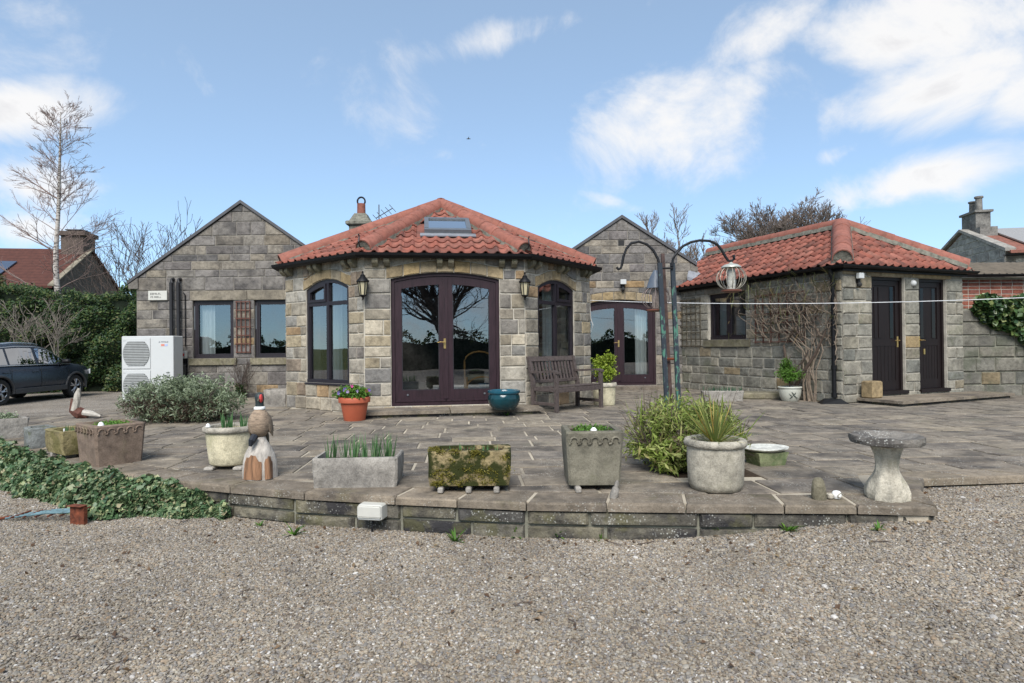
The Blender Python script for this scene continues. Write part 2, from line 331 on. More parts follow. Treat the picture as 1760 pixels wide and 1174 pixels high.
def basis(c, U, Y, S=(1, 1, 1)):
    U = Vector(U).normalized(); Y = Vector(Y).normalized(); W = U.cross(Y)
    m = Matrix(((U.x*S[0], Y.x*S[1], W.x*S[2], c[0]), (U.y*S[0], Y.y*S[1], W.y*S[2], c[1]), (U.z*S[0], Y.z*S[1], W.z*S[2], c[2]), (0, 0, 0, 1)))
    return m

# a unit block: x, z in +-0.5, front at y = -1; shared by stones, slabs and bricks
UNIT = {}
def unit_block(mat, k):
    key = (mat.name, k)
    if key not in UNIT:
        r = random.Random(k*7+3); v = []; sl_ = k >= 100      # paving slabs: squarer and flatter than wall stones
        j = lambda a: r.uniform(-a, a)
        cs = [(-.5, -.5), (.5, -.5), (.5, .5), (-.5, .5)]
        v += [(x, 0.6, z) for x, z in cs]
        ring = [(x*(1+j(.006 if sl_ else .02)), -0.55 if sl_ else -0.35, z*(1+j(.008 if sl_ else .05))) for x, z in cs]; v += ring
        v += [(x*(0.975+j(.006)), -1.0+j(.08), z*(0.96+j(.01))) for x, _, z in ring] if sl_ else [(x*(0.93+j(.025)), -1.0+j(.12), z*(0.87+j(.07))) for x, _, z in ring]
        v.append((j(.15), -1.0+j(.06) if sl_ else -1.12+j(.15), j(.15)))
        f = [(i, (i+1) % 4, 4+(i+1) % 4, 4+i) for i in range(4)]+[(4+i, 4+(i+1) % 4, 8+(i+1) % 4, 8+i) for i in range(4)]+[(8+i, 8+(i+1) % 4, 12) for i in range(4)]
        m = MB(); m.add(v, f); UNIT[key] = m.mesh('block', mat)
    return UNIT[key]
def prism_piece(poly, depth, mat, inset=0.008):   # polygon in (x, z), front at y = -depth, slightly chamfered
    n = len(poly); cx = sum(p[0] for p in poly)/n; cz = sum(p[1] for p in poly)/n
    def ins(p):
        d = math.hypot(p[0]-cx, p[1]-cz) or 1; k = max(0.5, 1-inset*1.4/d); return (cx+(p[0]-cx)*k, cz+(p[1]-cz)*k)
    v = [(x, depth*0.6, z) for x, z in poly]+[(x, -depth*0.4, z) for x, z in poly]+[(ins(p)[0], -depth, ins(p)[1]) for p in poly]
    f = [(i, (i+1) % n, n+(i+1) % n, n+i) for i in range(n)]+[(n+i, n+(i+1) % n, 2*n+(i+1) % n, 2*n+i) for i in range(n)]+[tuple(range(2*n, 3*n))]
    m = MB(); m.add(v, f); return m.mesh('piece', mat)
def clip_poly(poly, a, b, c):   # keep a*x+b*y <= c
    out = []
    for i in range(len(poly)):
        p, q = poly[i], poly[(i+1) % len(poly)]
        dp, dq = a*p[0]+b*p[1]-c, a*q[0]+b*q[1]-c
        if dp <= 0: out.append(p)
        if dp*dq < 0:
            t = dp/(dp-dq); out.append((p[0]+(q[0]-p[0])*t, p[1]+(q[1]-p[1])*t))
    return out

class Plane:      # a wall plane: u along the wall (to the right seen from outside), z up, n outward
    def __init__(s, O, U):
        s.O = Vector((O[0], O[1], 0)); s.U = Vector((U[0], U[1], 0)).normalized(); s.N = s.U.cross(Z)
    def p(s, u, z, n=0.0): return s.O+s.U*u+s.N*n+Z*z
    def box(s, mb, u0, u1, z0, z1, n0, n1):
        return mb.hexa([s.p(u0, z0, n1), s.p(u1, z0, n1), s.p(u1, z0, n0), s.p(u0, z0, n0), s.p(u0, z1, n1), s.p(u1, z1, n1), s.p(u1, z1, n0), s.p(u0, z1, n0)])
    def band(s, mb, us, lo, hi, n0, n1):   # strip between two curves lo(u), hi(u)
        for a, b in zip(us[:-1], us[1:]):
            mb.hexa([s.p(a, lo(a), n1), s.p(b, lo(b), n1), s.p(b, lo(b), n0), s.p(a, lo(a), n0), s.p(a, hi(a), n1), s.p(b, hi(b), n1), s.p(b, hi(b), n0), s.p(a, hi(a), n0)])
        return mb
class Op:         # an opening: rectangle up to the springing z1, then a shallow arch of the given rise
    def __init__(s, u0, u1, z0, z1, rise=0.0, band=0.0, over=0.0, sill=0.0, sover=0.0):
        s.u0, s.u1, s.z0, s.z1, s.rise, s.bandh, s.over, s.sill, s.sover = u0, u1, z0, z1, rise, band, over, sill, sover
    def head(s, u):
        h = (s.u1-s.u0)/2; t = min(1, abs((u-(s.u0+s.u1)/2)/h)); return s.z1+s.rise*(1-t*t)
    def outer(s, u): return s.head(u)+s.bandh
def linsp(a, b, n): return [a+(b-a)*i/(n-1) for i in range(n)]

def wall_core(pl, u0, u1, z0, top, ops, thick, name, mat, parent, base, brk=()):
    us = {u0, u1, *brk}
    for o in ops: us |= set(linsp(o.u0, o.u1, 9 if o.rise else 2))
    us = sorted(us); m = MB()
    for a, b in zip(us[:-1], us[1:]):
        c = (a+b)/2; segs = []; lo = (lambda u: z0)
        for o in sorted([o for o in ops if o.u0 < c < o.u1], key=lambda q: q.z0):
            segs.append((lo, lambda u, o=o: o.z0)); lo = (lambda u, o=o: o.head(u))
        segs.append((lo, top))
        for l, h in segs:
            if h(c)-l(c) > 0.005:
                m.hexa([pl.p(a, l(a), 0), pl.p(b, l(b), 0), pl.p(b, l(b), -thick), pl.p(a, l(a), -thick), pl.p(a, h(a), 0), pl.p(b, h(b), 0), pl.p(b, h(b), -thick), pl.p(a, h(a), -thick)])
    return m.build(name, mat, parent, off=base)

def stone_courses(pl, u0, u1, z0, ztop, top, ops, blocks, mat, wall, base, ch=0.17, wr=(0.2, 0.48), joint=0.016, proud=0.016, name='stone', seed=1, zkeys=(), skip=None, jit=.28, clips=()):
    r = random.Random(seed); keys = {z0, ztop, *zkeys}
    for o in ops:
        keys |= {o.z0, o.z1}
        if o.sill: keys.add(o.z0-o.sill)
        if o.bandh and not o.rise: keys.add(o.z1+o.bandh)
    keys = sorted(k for k in keys if z0 <= k <= ztop); ks = [keys[0]]
    for k in keys[1:]:
        if k-ks[-1] > 0.06: ks.append(k)
    zs = [ks[0]]
    for a, b in zip(ks[:-1], ks[1:]):
        n = max(1, round((b-a)/ch)); e = [1+r.uniform(-jit, jit) for _ in range(n)]; t = sum(e); acc = a
        for q in e: acc += (b-a)*q/t; zs.append(acc)
    rects = list(blocks)
    for o in ops:
        rects.append((o.u0, o.u1, o.z0, o.z1))
        if o.sill: rects.append((o.u0-o.sover, o.u1+o.sover, o.z0-o.sill, o.z0))
        if o.bandh and not o.rise: rects.append((o.u0-o.over, o.u1+o.over, o.z1, o.z1+o.bandh))
    arches = [o for o in ops if o.rise]
    count = 0
    for za, zb in zip(zs[:-1], zs[1:]):
        free = [(u0, u1)]
        for (a, b, c, d) in rects:
            if min(d, zb)-max(c, za) < 0.3*(zb-za): continue
            nf = []
            for (p, q) in free:
                if b <= p or a >= q: nf.append((p, q)); continue
                if a > p: nf.append((p, a))
                if b < q: nf.append((b, q))
            free = nf
        brk_ = [x for o in arches if zb > o.z1+.01 and za < o.z1+o.rise+o.bandh for x in (o.u0-o.over, o.u1+o.over)]
        for x in brk_: free = [iv for (p, q) in free for iv in (((p, x), (x, q)) if p+.03 < x < q-.03 else ((p, q),))]
        for (p, q) in free:
            u = p
            while u < q-0.02:
                w = r.uniform(*wr)
                if q-(u+w) < wr[0]*0.7: w = q-u
                if q-u < 0.05: break
                a, b = u+joint/2, u+w-joint/2; u += w
                bot = lambda x: max([za+joint/2]+[o.outer(x)+joint/2 for o in arches if o.u0-o.over+.001 <= x <= o.u1+o.over-.001 and zb > o.z1+0.01])
                tp = lambda x: min(zb-joint/2, top(x)-0.01)
                mid = (a+b)/2
                zl = [bot(a), bot(mid), bot(b)]; zh = [tp(a), tp(mid), tp(b)]
                if max(h-l for h, l in zip(zh, zl)) < 0.035 or b-a < 0.035: continue
                if skip and skip(mid, (za+zb)/2): continue
                flat = all(abs(l-zl[0]) < 1e-4 for l in zl) and all(abs(h-zh[0]) < 1e-4 for h in zh)
                pr = proud*r.uniform(0.7, 1.3)
                if flat:
                    c = pl.p(mid, (zl[0]+zh[0])/2)-Vector(base)
                    link(name, unit_block(mat, r.randrange(6)), wall, basis(c, pl.U, -pl.N, (b-a, pr, zh[0]-zl[0])))
                else:
                    c = pl.p(mid, (za+zb)/2)-Vector(base); zc = (za+zb)/2
                    pts = [(a, zl[0]), (mid, zl[1]), (b, zl[2])]+[(b, max(zh[2], zl[2]+.002)), (mid, max(zh[1], zl[1]+.002)), (a, max(zh[0], zl[0]+.002))]
                    if clips:
                        pts = [(a, zl[0]), (mid, zl[1]), (b, zl[2]), (b, zb-joint/2), (mid, zb-joint/2), (a, zb-joint/2)]
                        for cl in clips: pts = clip_poly(pts, *cl) if len(pts) > 2 else pts
                        if len(pts) < 3 or max(p_[1] for p_ in pts)-min(p_[1] for p_ in pts) < .03: continue
                        mx, mz = sum(p_[0] for p_ in pts)/len(pts), sum(p_[1] for p_ in pts)/len(pts)
                        link(name, prism_piece([(x-mx, z_-mz) for x, z_ in pts], pr, mat), wall, basis(pl.p(mx, mz)-Vector(base), pl.U, -pl.N)); count += 1; continue
                    link(name, prism_piece([(x-mid, z_-zc) for x, z_ in pts], pr, mat), wall, basis(c, pl.U, -pl.N))
                count += 1
    return count
def voussoirs(pl, o, n, mat, wall, base, proud=0.02, joint=0.012):
    a0, a1 = o.u0-o.over, o.u1+o.over
    for i in range(n):
        a = a0+(a1-a0)*i/n+joint/2; b = a0+(a1-a0)*(i+1)/n-joint/2
        pts = []
        lo = lambda u: o.head(u)
        us = linsp(a, b, 3); c = (a+b)/2; zc = o.head(c)+o.bandh/2
        pts = [(u-c, o.head(u)+0.004-zc) for u in us]+[(u-c, o.outer(u)-joint/2-zc) for u in reversed(us)]
        link('voussoir', prism_piece(pts, proud, mat), wall, basis(pl.p(c, zc)-Vector(base), pl.U, -pl.N))

# pantiled roof slopes
TILE = {}
TW, TG = 0.192, 0.275
def tile_geom():
    ts = [0, .14, .28, .42, .55, .66, .77, .89, 1.0, 1.08]
    prof = [(t*TW, (-0.014*math.sin(math.pi*t/.55) if t < .55 else 0.034*math.sin(math.pi*min(1, (t-.55)/.45))) if t <= 1 else -0.002) for t in ts]
    L = TG+0.05; v = []; n = len(prof)
    v += [(u, 0.0, z+0.031) for u, z in prof]       # lower (front) end, top surface
    v += [(u, L, z+0.010) for u, z in prof]
    v += [(u, 0.003, z+0.014) for u, z in prof]     # underside of the lip
    f = [(i, i+1, n+i+1, n+i) for i in range(n-1)]+[(2*n+i, 2*n+i+1, i+1, i) for i in range(n-1)]
    return v, f
def tile_mesh(mat):
    if mat.name not in TILE:
        m = MB(); m.add(*tile_geom()); me = m.mesh('pantile', mat, fix=False); me.polygons.foreach_set('use_smooth', [i < 9 for i in range(18)]); TILE[mat.name] = me
    return TILE[mat.name]
def tile_slope(roof, base, poly, mat, holes=(), row0=0.0):
    P0, P1 = Vector(poly[0]), Vector(poly[1]); U = (P1-P0).normalized()
    N = U.cross(Vector(poly[2])-P0).normalized(); V = N.cross(U)
    p2 = [((Vector(q)-P0).dot(U), (Vector(q)-P0).dot(V)) for q in poly]
    umin = min(p[0] for p in p2); umax = max(p[0] for p in p2); vmax = max(p[1] for p in p2)
    edges = []
    for i in range(1, len(p2)):
        a, b = p2[i], p2[(i+1) % len(p2)]
        d = (b[1]-a[1], -(b[0]-a[0])); l = math.hypot(*d) or 1; edges.append((d[0]/l, d[1]/l, (d[0]*a[0]+d[1]*a[1])/l))
    rows = int(vmax/TG)+1; n = 0
    cols = range(int(math.floor(umin/TW))-1, int(math.ceil(umax/TW))+1)
    off = ((umax-umin) % TW)/2
    for k in range(rows):
        v0 = k*TG-0.045
        for c in cols:
            u0 = c*TW+off
            cor = [(u0, v0+0.05), (u0+TW, v0+0.05), (u0+TW, v0+TG), (u0, v0+TG)]
            d = [[e[0]*q[0]+e[1]*q[1]-e[2] for q in cor] for e in edges]
            if any(min(x) > -0.02 for x in d): continue
            if any(h[0] < u0+TW/2 < h[1] and h[2] < v0+TG/2 < h[3] for h in holes): continue
            mw = basis(P0+U*(u0)+V*(v0+R.uniform(-.008, .008))+N*R.uniform(-.003, .006)-Vector(base), U, V) @ Matrix.Rotation(R.uniform(-.02, .02), 4, 'Z')
            cut = [e for e, x in zip(edges, d) if max(x) > 0]
            if not cut: link('pantile', tile_mesh(mat), roof, mw)
            else:
                bm = bmesh.new(); vs_, fs_ = tile_geom(); bv = [bm.verts.new(q) for q in vs_]; bm.verts.ensure_lookup_table()
                for q in fs_: bm.faces.new([bv[i] for i in q])
                for e in cut:
                    cc = e[2]-e[0]*u0-e[1]*v0
                    bmesh.ops.bisect_plane(bm, geom=bm.verts[:]+bm.edges[:]+bm.faces[:], plane_co=(e[0]*cc, e[1]*cc, 0), plane_no=(e[0], e[1], 0), clear_outer=True)
                if len(bm.faces):
                    me = bpy.data.meshes.new('cut_pantile'); bm.to_mesh(me); me.materials.append(mat); link('pantile', me, roof, mw)
                bm.free()
            n += 1
    return n
RT = {}
def ridge_run(roof, base, A, B, mat, r=0.125, L=0.42, lift=0.02, name='ridge_tile'):
    A, B = Vector(A), Vector(B); d = (B-A); n = max(1, round(d.length/L)); l = d.length/n; d.normalize()
    key = (mat.name, r, round(l, 3))
    if key not in RT:
        m = MB(); segs = 9; v = []
        for (y, rr) in ((-0.02, r*1.018), (l, r*0.985)):
            for ri in (rr, rr-0.018):
                for k in range(segs): g = math.pi*(k/(segs-1)*1.1-0.05); v.append((ri*math.cos(g), y, ri*math.sin(g)))
        f = []
        for k in range(segs-1):
            f += [(k, k+1, 2*segs+k+1, 2*segs+k), (segs+k, 3*segs+k, 3*segs+k+1, segs+k+1), (k, segs+k, segs+k+1, k+1), (2*segs+k, 2*segs+k+1, 3*segs+k+1, 3*segs+k)]
        m.add(v, f); RT[key] = m.mesh('ridge_tile', mat, smooth=True)
    side = d.cross(Z).normalized()
    for i in range(n):
        link(name, RT[key], roof, basis(A+d*(l*i)+Z*(lift+R.uniform(-.004, .004))-Vector(base), side, d))
    # mortar bedding under the run and the end cap
    m = MB(); up = side.cross(d)
    o = Z*(lift-0.03)
    m.hexa([A+o-side*r*1.1-up*.05, A+o+side*r*1.1-up*.05, B+o+side*r*1.1-up*.05, B+o-side*r*1.1-up*.05, A+o-side*r*.98+up*.035, A+o+side*r*.98+up*.035, B+o+side*r*.98+up*.035, B+o-side*r*.98+up*.035])
    pts = [A+Z*lift+side*(r*.96*math.cos(math.pi*k/8))+up*(r*.96*math.sin(math.pi*k/8)) for k in range(9)]
    m.prism(pts, d*0.03)
    m.build('mortar_bed', M_CEMENT, roof, off=base)
def gutter(parent, base, pts, r=0.06, drop=0.0, fascia=True):
    m = MB(); pts = [Vector(p)-Z*drop for p in pts]
    prof = [(math.cos(g)*r, -math.sin(g)*r) for g in linsp(0, math.pi, 7)]+[(-r+.008, 0.0)]+[(-(r-.008)*math.cos(g), -math.sin(g)*(r-.008)) for g in linsp(0.1, math.pi-.1, 6)]
    n = len(pts); k = len(prof); b = 0
    for i, p in enumerate(pts):
        d0 = (pts[i]-pts[i-1]).normalized() if i else (pts[1]-pts[0]).normalized()
        d1 = (pts[i+1]-pts[i]).normalized() if i < n-1 else d0
        s0, s1 = d0.cross(Z), d1.cross(Z); s = (s0+s1).normalized(); sc = 1/max(0.4, s.dot(s0))
        for (x, z) in prof: m.v.append(tuple(p+s*(x*sc)+Z*z))
    for i in range(n-1):
        for j in range(k): m.f.append((i*k+j, i*k+(j+1) % k, (i+1)*k+(j+1) % k, (i+1)*k+j))
    m.f.append(tuple(range(k))); m.f.append(tuple((n-1)*k+j for j in range(k)))
    return m.build('gutter', M_BLACK, parent, off=base)

# foliage
def leaf_cloud(name, P, size, mat, parent, off=(0, 0, 0), up=0.3, aspect=0.55, fold=0.25, out=None):
    P = np.asarray(P, float)-np.asarray(off, float); n = len(P)
    d = NP.normal(size=(n, 3)); d[:, 2] += up
    if out is not None: d = d*0.8+out
    d /= np.linalg.norm(d, axis=1)[:, None]+1e-9
    t = NP.normal(size=(n, 3)); t -= (t*d).sum(1)[:, None]*d; t /= np.linalg.norm(t, axis=1)[:, None]+1e-9
    s = np.cross(d, t); L = (size*NP.uniform(.6, 1.35, n))[:, None]; W = L*aspect
    v = np.empty((n, 4, 3)); v[:, 0] = P-t*L*.5; v[:, 1] = P-s*W*.5+d*L*fold*.5; v[:, 2] = P+t*L*.5; v[:, 3] = P+s*W*.5+d*L*fold*.5
    return fast_tris(name, v.reshape(-1, 3), (np.arange(n)[:, None]*4+np.array([0, 1, 2, 0, 2, 3])).reshape(-1, 3), mat, parent, True)
def fast_tris(name, V, F, mat, parent=None, stuff=False):
    me = bpy.data.meshes.new(name); me.vertices.add(len(V)); me.vertices.foreach_set('co', np.asarray(V, np.float32).ravel())
    F = np.asarray(F, np.int32); me.loops.add(F.size); me.loops.foreach_set('vertex_index', F.ravel())
    me.polygons.add(len(F)); me.polygons.foreach_set('loop_start', np.arange(len(F), dtype=np.int32)*3)
    me.update(calc_edges=True); me.validate(); me.materials.append(mat)
    o = link(name, me, parent)
    if stuff: o['kind'] = 'stuff'      # leaves too small to pick apart
    return o
def blades(name, specs, mat, parent):   # specs: (base, dir, length, width, droop)
    V, F = [], []
    for (b, d, L, w, droop) in specs:
        b = Vector(b); d = Vector(d).normalized(); s = d.cross(Z)
        if s.length < .05: s = Vector((R.uniform(-1, 1), R.uniform(-1, 1), 0))
        s.normalize(); s = (s+Vector((R.uniform(-.6, .6), R.uniform(-.6, .6), 0))).normalized(); i0 = len(V); p = b.copy(); q = d.copy()
        for k in range(4):
            ww = w*(1, .95, .7, .06)[k]; V += [p-s*ww/2, p+s*ww/2]
            p = p+q*(L/3); q = (q-Z*droop*(k+1)*.5).normalized()
        for k in range(3): a = i0+2*k; F += [(a, a+1, a+3), (a, a+3, a+2)]
    return fast_tris(name, [tuple(v) for v in V], F, mat, parent, True)
def clumps(center, rad_, n_cl, per, spread, shell=0.5, zmin=None):
    c = NP.normal(size=(n_cl, 3)); c /= np.linalg.norm(c, axis=1)[:, None]; c *= NP.uniform(shell, 1.0, n_cl)[:, None]
    c = np.asarray(center)+c*np.asarray(rad_)
    P = np.repeat(c, per, 0)+NP.normal(size=(n_cl*per, 3))*spread
    return P if zmin is None else P[P[:, 2] > zmin]
def branches(mb, p, d, L, r, depth, rng, spread=0.6, n=(2, 3), shrink=0.68, up=0.12, wob=0.18, sides=5, minr=0.004, segs=3):
    pts = [Vector(p)]; rs = [r]; q = Vector(d).normalized()
    for k in range(segs):
        q = (q+Vector((rng.gauss(0, wob), rng.gauss(0, wob), rng.gauss(0, wob)+up*.5))).normalized()
        pts.append(pts[-1]+q*(L/segs)); rs.append(max(minr, r*(1-(k+1)/segs*0.42)))
    mb.tube(pts, rs, sides if r > .03 else (4 if r > 0.012 else 3), cap=False)
    if depth <= 0: return
    for i in range(rng.randint(*n)):
        k = rng.choice(range(1, segs+1)); b = pts[k]
        dd = (pts[k]-pts[k-1]).normalized()
        dd = (dd+Vector((rng.gauss(0, spread), rng.gauss(0, spread), rng.gauss(0, spread*.6)+up))).normalized()
        branches(mb, b, dd, L*shrink*rng.uniform(.75, 1.15), max(minr, rs[k]*0.72), depth-1, rng, spread, n, shrink, up, wob, sides, minr, segs)
    branches(mb, pts[-1], q, L*shrink, max(minr, rs[-1]), depth-1, rng, spread, n, shrink, up, wob, sides, minr, segs)

# ================================================================== THE SETTING
def sstep(a, b, x):
    t = max(0.0, min(1.0, (x-a)/(b-a))); return t*t*(3-2*t)
def gz(x, y):      # gravel level
    return -0.25+0.17*sstep(0.6, 2.9, x)*sstep(2.2, 4.2, y)+0.03*sstep(3.2, 6, x)*sstep(3, 5, y)-0.05*sstep(-6, -12, x)-0.03*sstep(9, 18, y)
def ground_mat():
    t = NT('rough_grass'); p = t.pos()
    c = t.ramp(t.noise(p, 0.6, 8, 0.7), [(0.3, (0.05, 0.065, 0.02)), (0.55, (0.08, 0.09, 0.03)), (0.75, (0.13, 0.115, 0.06))])
    return t.done(c, 0.95, t.bump(t.noise(p, 9, 5), 0.8, 0.05), spec=0.1)
m = MB(); m.add([(-900, -900, -0.55), (900, -900, -0.55), (900, 900, -0.55), (-900, 900, -0.55)], [(0, 1, 2, 3)])
kind(m.build('ground', ground_mat()), 'structure')
def gravel_mat():
    t = NT('gravel_bed'); p = t.pos()
    v = t.n('ShaderNodeTexVoronoi'); v.inputs['Scale'].default_value = 62; t.link(p, v.inputs['Vector'])
    s = t.n('ShaderNodeSeparateColor'); t.link(v.outputs['Color'], s.inputs[0])
    c = t.ramp(s.outputs[0], [(0.0, (0.10, 0.085, 0.07)), (0.3, (0.20, 0.165, 0.125)), (0.55, (0.27, 0.23, 0.18)), (0.8, (0.17, 0.16, 0.15)), (1.0, (0.40, 0.37, 0.32))])
    c = t.mix(1.0, c, t.ramp(t.noise(p, 1.3, 5), [(0.3, 0.72), (0.6, 1.06)]), 'MULTIPLY')
    c = t.mix(t.ramp(t.noise(p, 0.7, 4), [(0.55, 0.0), (0.75, 0.55)]), c, (0.15, 0.12, 0.08))
    return t.done(c, 0.9, t.bump(v.outputs['Distance'], -0.9, 0.012), spec=0.2)
M_GRAV = gravel_mat()
xs = sorted(set(list(np.arange(-30, -8, 2.0))+list(np.arange(-8, 8.01, 0.4))+[10, 13, 16])); ys = sorted(set(list(np.arange(-14, 1, 3.0))+list(np.arange(1, 8.01, 0.35))+list(np.arange(9, 25, 2.0))))
m = MB(); V = [(x, y, gz(x, y)) for y in ys for x in xs]; nx = len(xs)
m.add(V, [(j*nx+i, j*nx+i+1, (j+1)*nx+i+1, (j+1)*nx+i) for j in range(len(ys)-1) for i in range(nx-1)])
kind(m.build('gravel_drive', M_GRAV, smooth=60), 'structure')

# paved terrace: front edge, its copings, the slabs
EDGE = [Vector((x, y, 0)) for x, y in ((-8.3, 9.3), (-7.3, 8.35), (-6.0, 7.17), (-4.6, 6.05), (-3.54, 5.31), (-2.75, 4.9), (-1.63, 4.48), (-0.8, 4.28), (0.078, 4.095), (1.21, 3.99), (2.16, 3.94), (2.68, 3.87))]
EDGE_R = [Vector((x, y, 0)) for x, y in ((2.68, 3.87), (3.02, 4.66), (6.0, 4.95), (10.6, 5.4))]
def inset_line(pts, d):
    out = []
    for i, p in enumerate(pts):
        t = (pts[min(i+1, len(pts)-1)]-pts[max(i-1, 0)]).normalized(); out.append(p+Vector((-t.y, t.x, 0))*d)
    return out
IN = inset_line(EDGE, 0.30); IN_R = inset_line(EDGE_R, 0.30)
inner = IN[:-1]+[Vector((2.45, 4.2, 0)), Vector((2.72, 4.85, 0))]+IN_R[2:]+[Vector((10.6, 11.58, 0)), Vector((9.0, 14.6, 0)), Vector((-6.7, 14.6, 0)), Vector((-6.75, 10.2, 0)), Vector((-7.9, 9.7, 0))]
outer = EDGE[:-1]+EDGE_R+[Vector((10.6, 11.58, 0)), Vector((9.0, 14.6, 0)), Vector((-6.7, 14.6, 0)), Vector((-6.75, 10.2, 0)), Vector((-7.9, 9.7, 0))]
m = MB(); sh = inset_line(EDGE, 0.05)[:-1]+inset_line(EDGE_R, 0.05)+outer[-5:]
m.prism([(p.x, p.y, -0.42) for p in sh], (0, 0, 0.414))
patio = kind(m.build('patio', M_MORTAR_P), 'structure')
def inside(poly, x, y):
    c = False; n = len(poly)
    for i in range(n):
        a, b = poly[i], poly[(i+1) % n]
        if (a[1] > y) != (b[1] > y) and x < (b[0]-a[0])*(y-a[1])/(b[1]-a[1])+a[0]: c = not c
    return c
PH = rad(8); BU = Vector((math.cos(PH), math.sin(PH), 0)); BV = Vector((-math.sin(PH), math.cos(PH), 0))
BL = Vector((-2.31, 9.55, 0)); BR = BL+BU*2.55
BLE = BL+Vector((-0.799, 0.602, 0))*2.11; BRE = BR+Vector((0.602, 0.799, 0))*2.1
BLB = BLE+BV*2.25; BRB = BRE+BV*3.0
bay_poly = [(p.x, p.y) for p in (BLB, BLE, BL, BR, BRE, BRB)]
OT = rad(22); OU = Vector((math.cos(OT), math.sin(OT), 0)); OV = Vector((-math.sin(OT), math.cos(OT), 0)); OC = Vector((5.63, 10.4, 0))
out_poly = [(p.x, p.y) for p in (OC, OC+OU*3.14, OC+OU*3.14+OV*5, OC+OV*5)]
BED = (1.50, 5.15)
def no_slab(x, y):
    return inside(bay_poly, x, y) or inside(out_poly, x, y) or (y > 13.1 and x < -3.9) or (y > 14.5) or (((x-BED[0])/0.5)**2+((y-BED[1])/0.36)**2 < 1)
rr = random.Random(21); slabs = []
inner2 = [(p.x, p.y) for p in inner]
PA = rad(4); PU = Vector((math.cos(PA), math.sin(PA), 0)); PW = Vector((-math.sin(PA), math.cos(PA), 0))
w = 2.6
while w < 15.2:
    h = rr.choice((0.28, 0.34, 0.34, 0.42)); u = -9.0-rr.random()
    while u < 13:
        l = rr.uniform(0.36, 0.76); poly = inner2
        o2 = [((x*PU.x+y*PU.y), (x*PW.x+y*PW.y)) for x, y in inner2]
        j = 0.013
        for e in ((1, 0, u+l-j), (-1, 0, -(u+j)), (0, 1, w+h-j), (0, -1, -(w+j))):
            o2 = clip_poly(o2, *e)
            if len(o2) < 3: break
        if len(o2) >= 3:
            cx, cy = sum(p[0] for p in o2)/len(o2), sum(p[1] for p in o2)/len(o2)
            c = PU*cx+PW*cy
            A = abs(sum(o2[i][0]*o2[(i+1) % len(o2)][1]-o2[(i+1) % len(o2)][0]*o2[i][1] for i in range(len(o2))))/2
            if A > 0.012 and not no_slab(c.x, c.y):
                seen = abs(c.x) < 0.86*c.y+0.3
                slabs.append((A/c.y**3 if seen else 0, c, [(p[0]-cx, p[1]-cy) for p in o2], A > 0.999*(l-2*j)*(h-2*j), l-2*j, h-2*j))
        u += l
    w += h
slabs.sort(key=lambda s: -s[0]); rest = MB()
for i, (k, c, pl_, whole, l, h) in enumerate(slabs):
    dz = rr.uniform(-.003, .003); T = 0.010
    if i < 270 and whole:
        link('paving_slab', unit_block(M_SLAB, 100+rr.randrange(6)), patio, basis((c.x, c.y, -0.006+dz), PU, -Z) @ Matrix.Rotation(rr.uniform(-.008, .008), 4, 'X') @ Matrix.Rotation(rr.uniform(-.006, .006), 4, 'Z') @ Matrix.Diagonal((l, T, h, 1)))
    elif i < 270:
        link('paving_slab', prism_piece([(x, y) for x, y in pl_], T, M_SLAB), patio, basis((c.x, c.y, -0.006+dz), PU, -Z))
    else: rest.prism([c+PU*x+PW*y+Z*(-0.02) for x, y in pl_], (0, 0, 0.024))
if rest.v: kind(rest.build('far_paving_slabs', stone_mat('paving_stone_far', [(0.0, (0.20, 0.17, 0.135)), (0.5, (0.165, 0.145, 0.12)), (1.0, (0.25, 0.215, 0.165))], rnd='island', dark=0.5), patio), 'stuff')

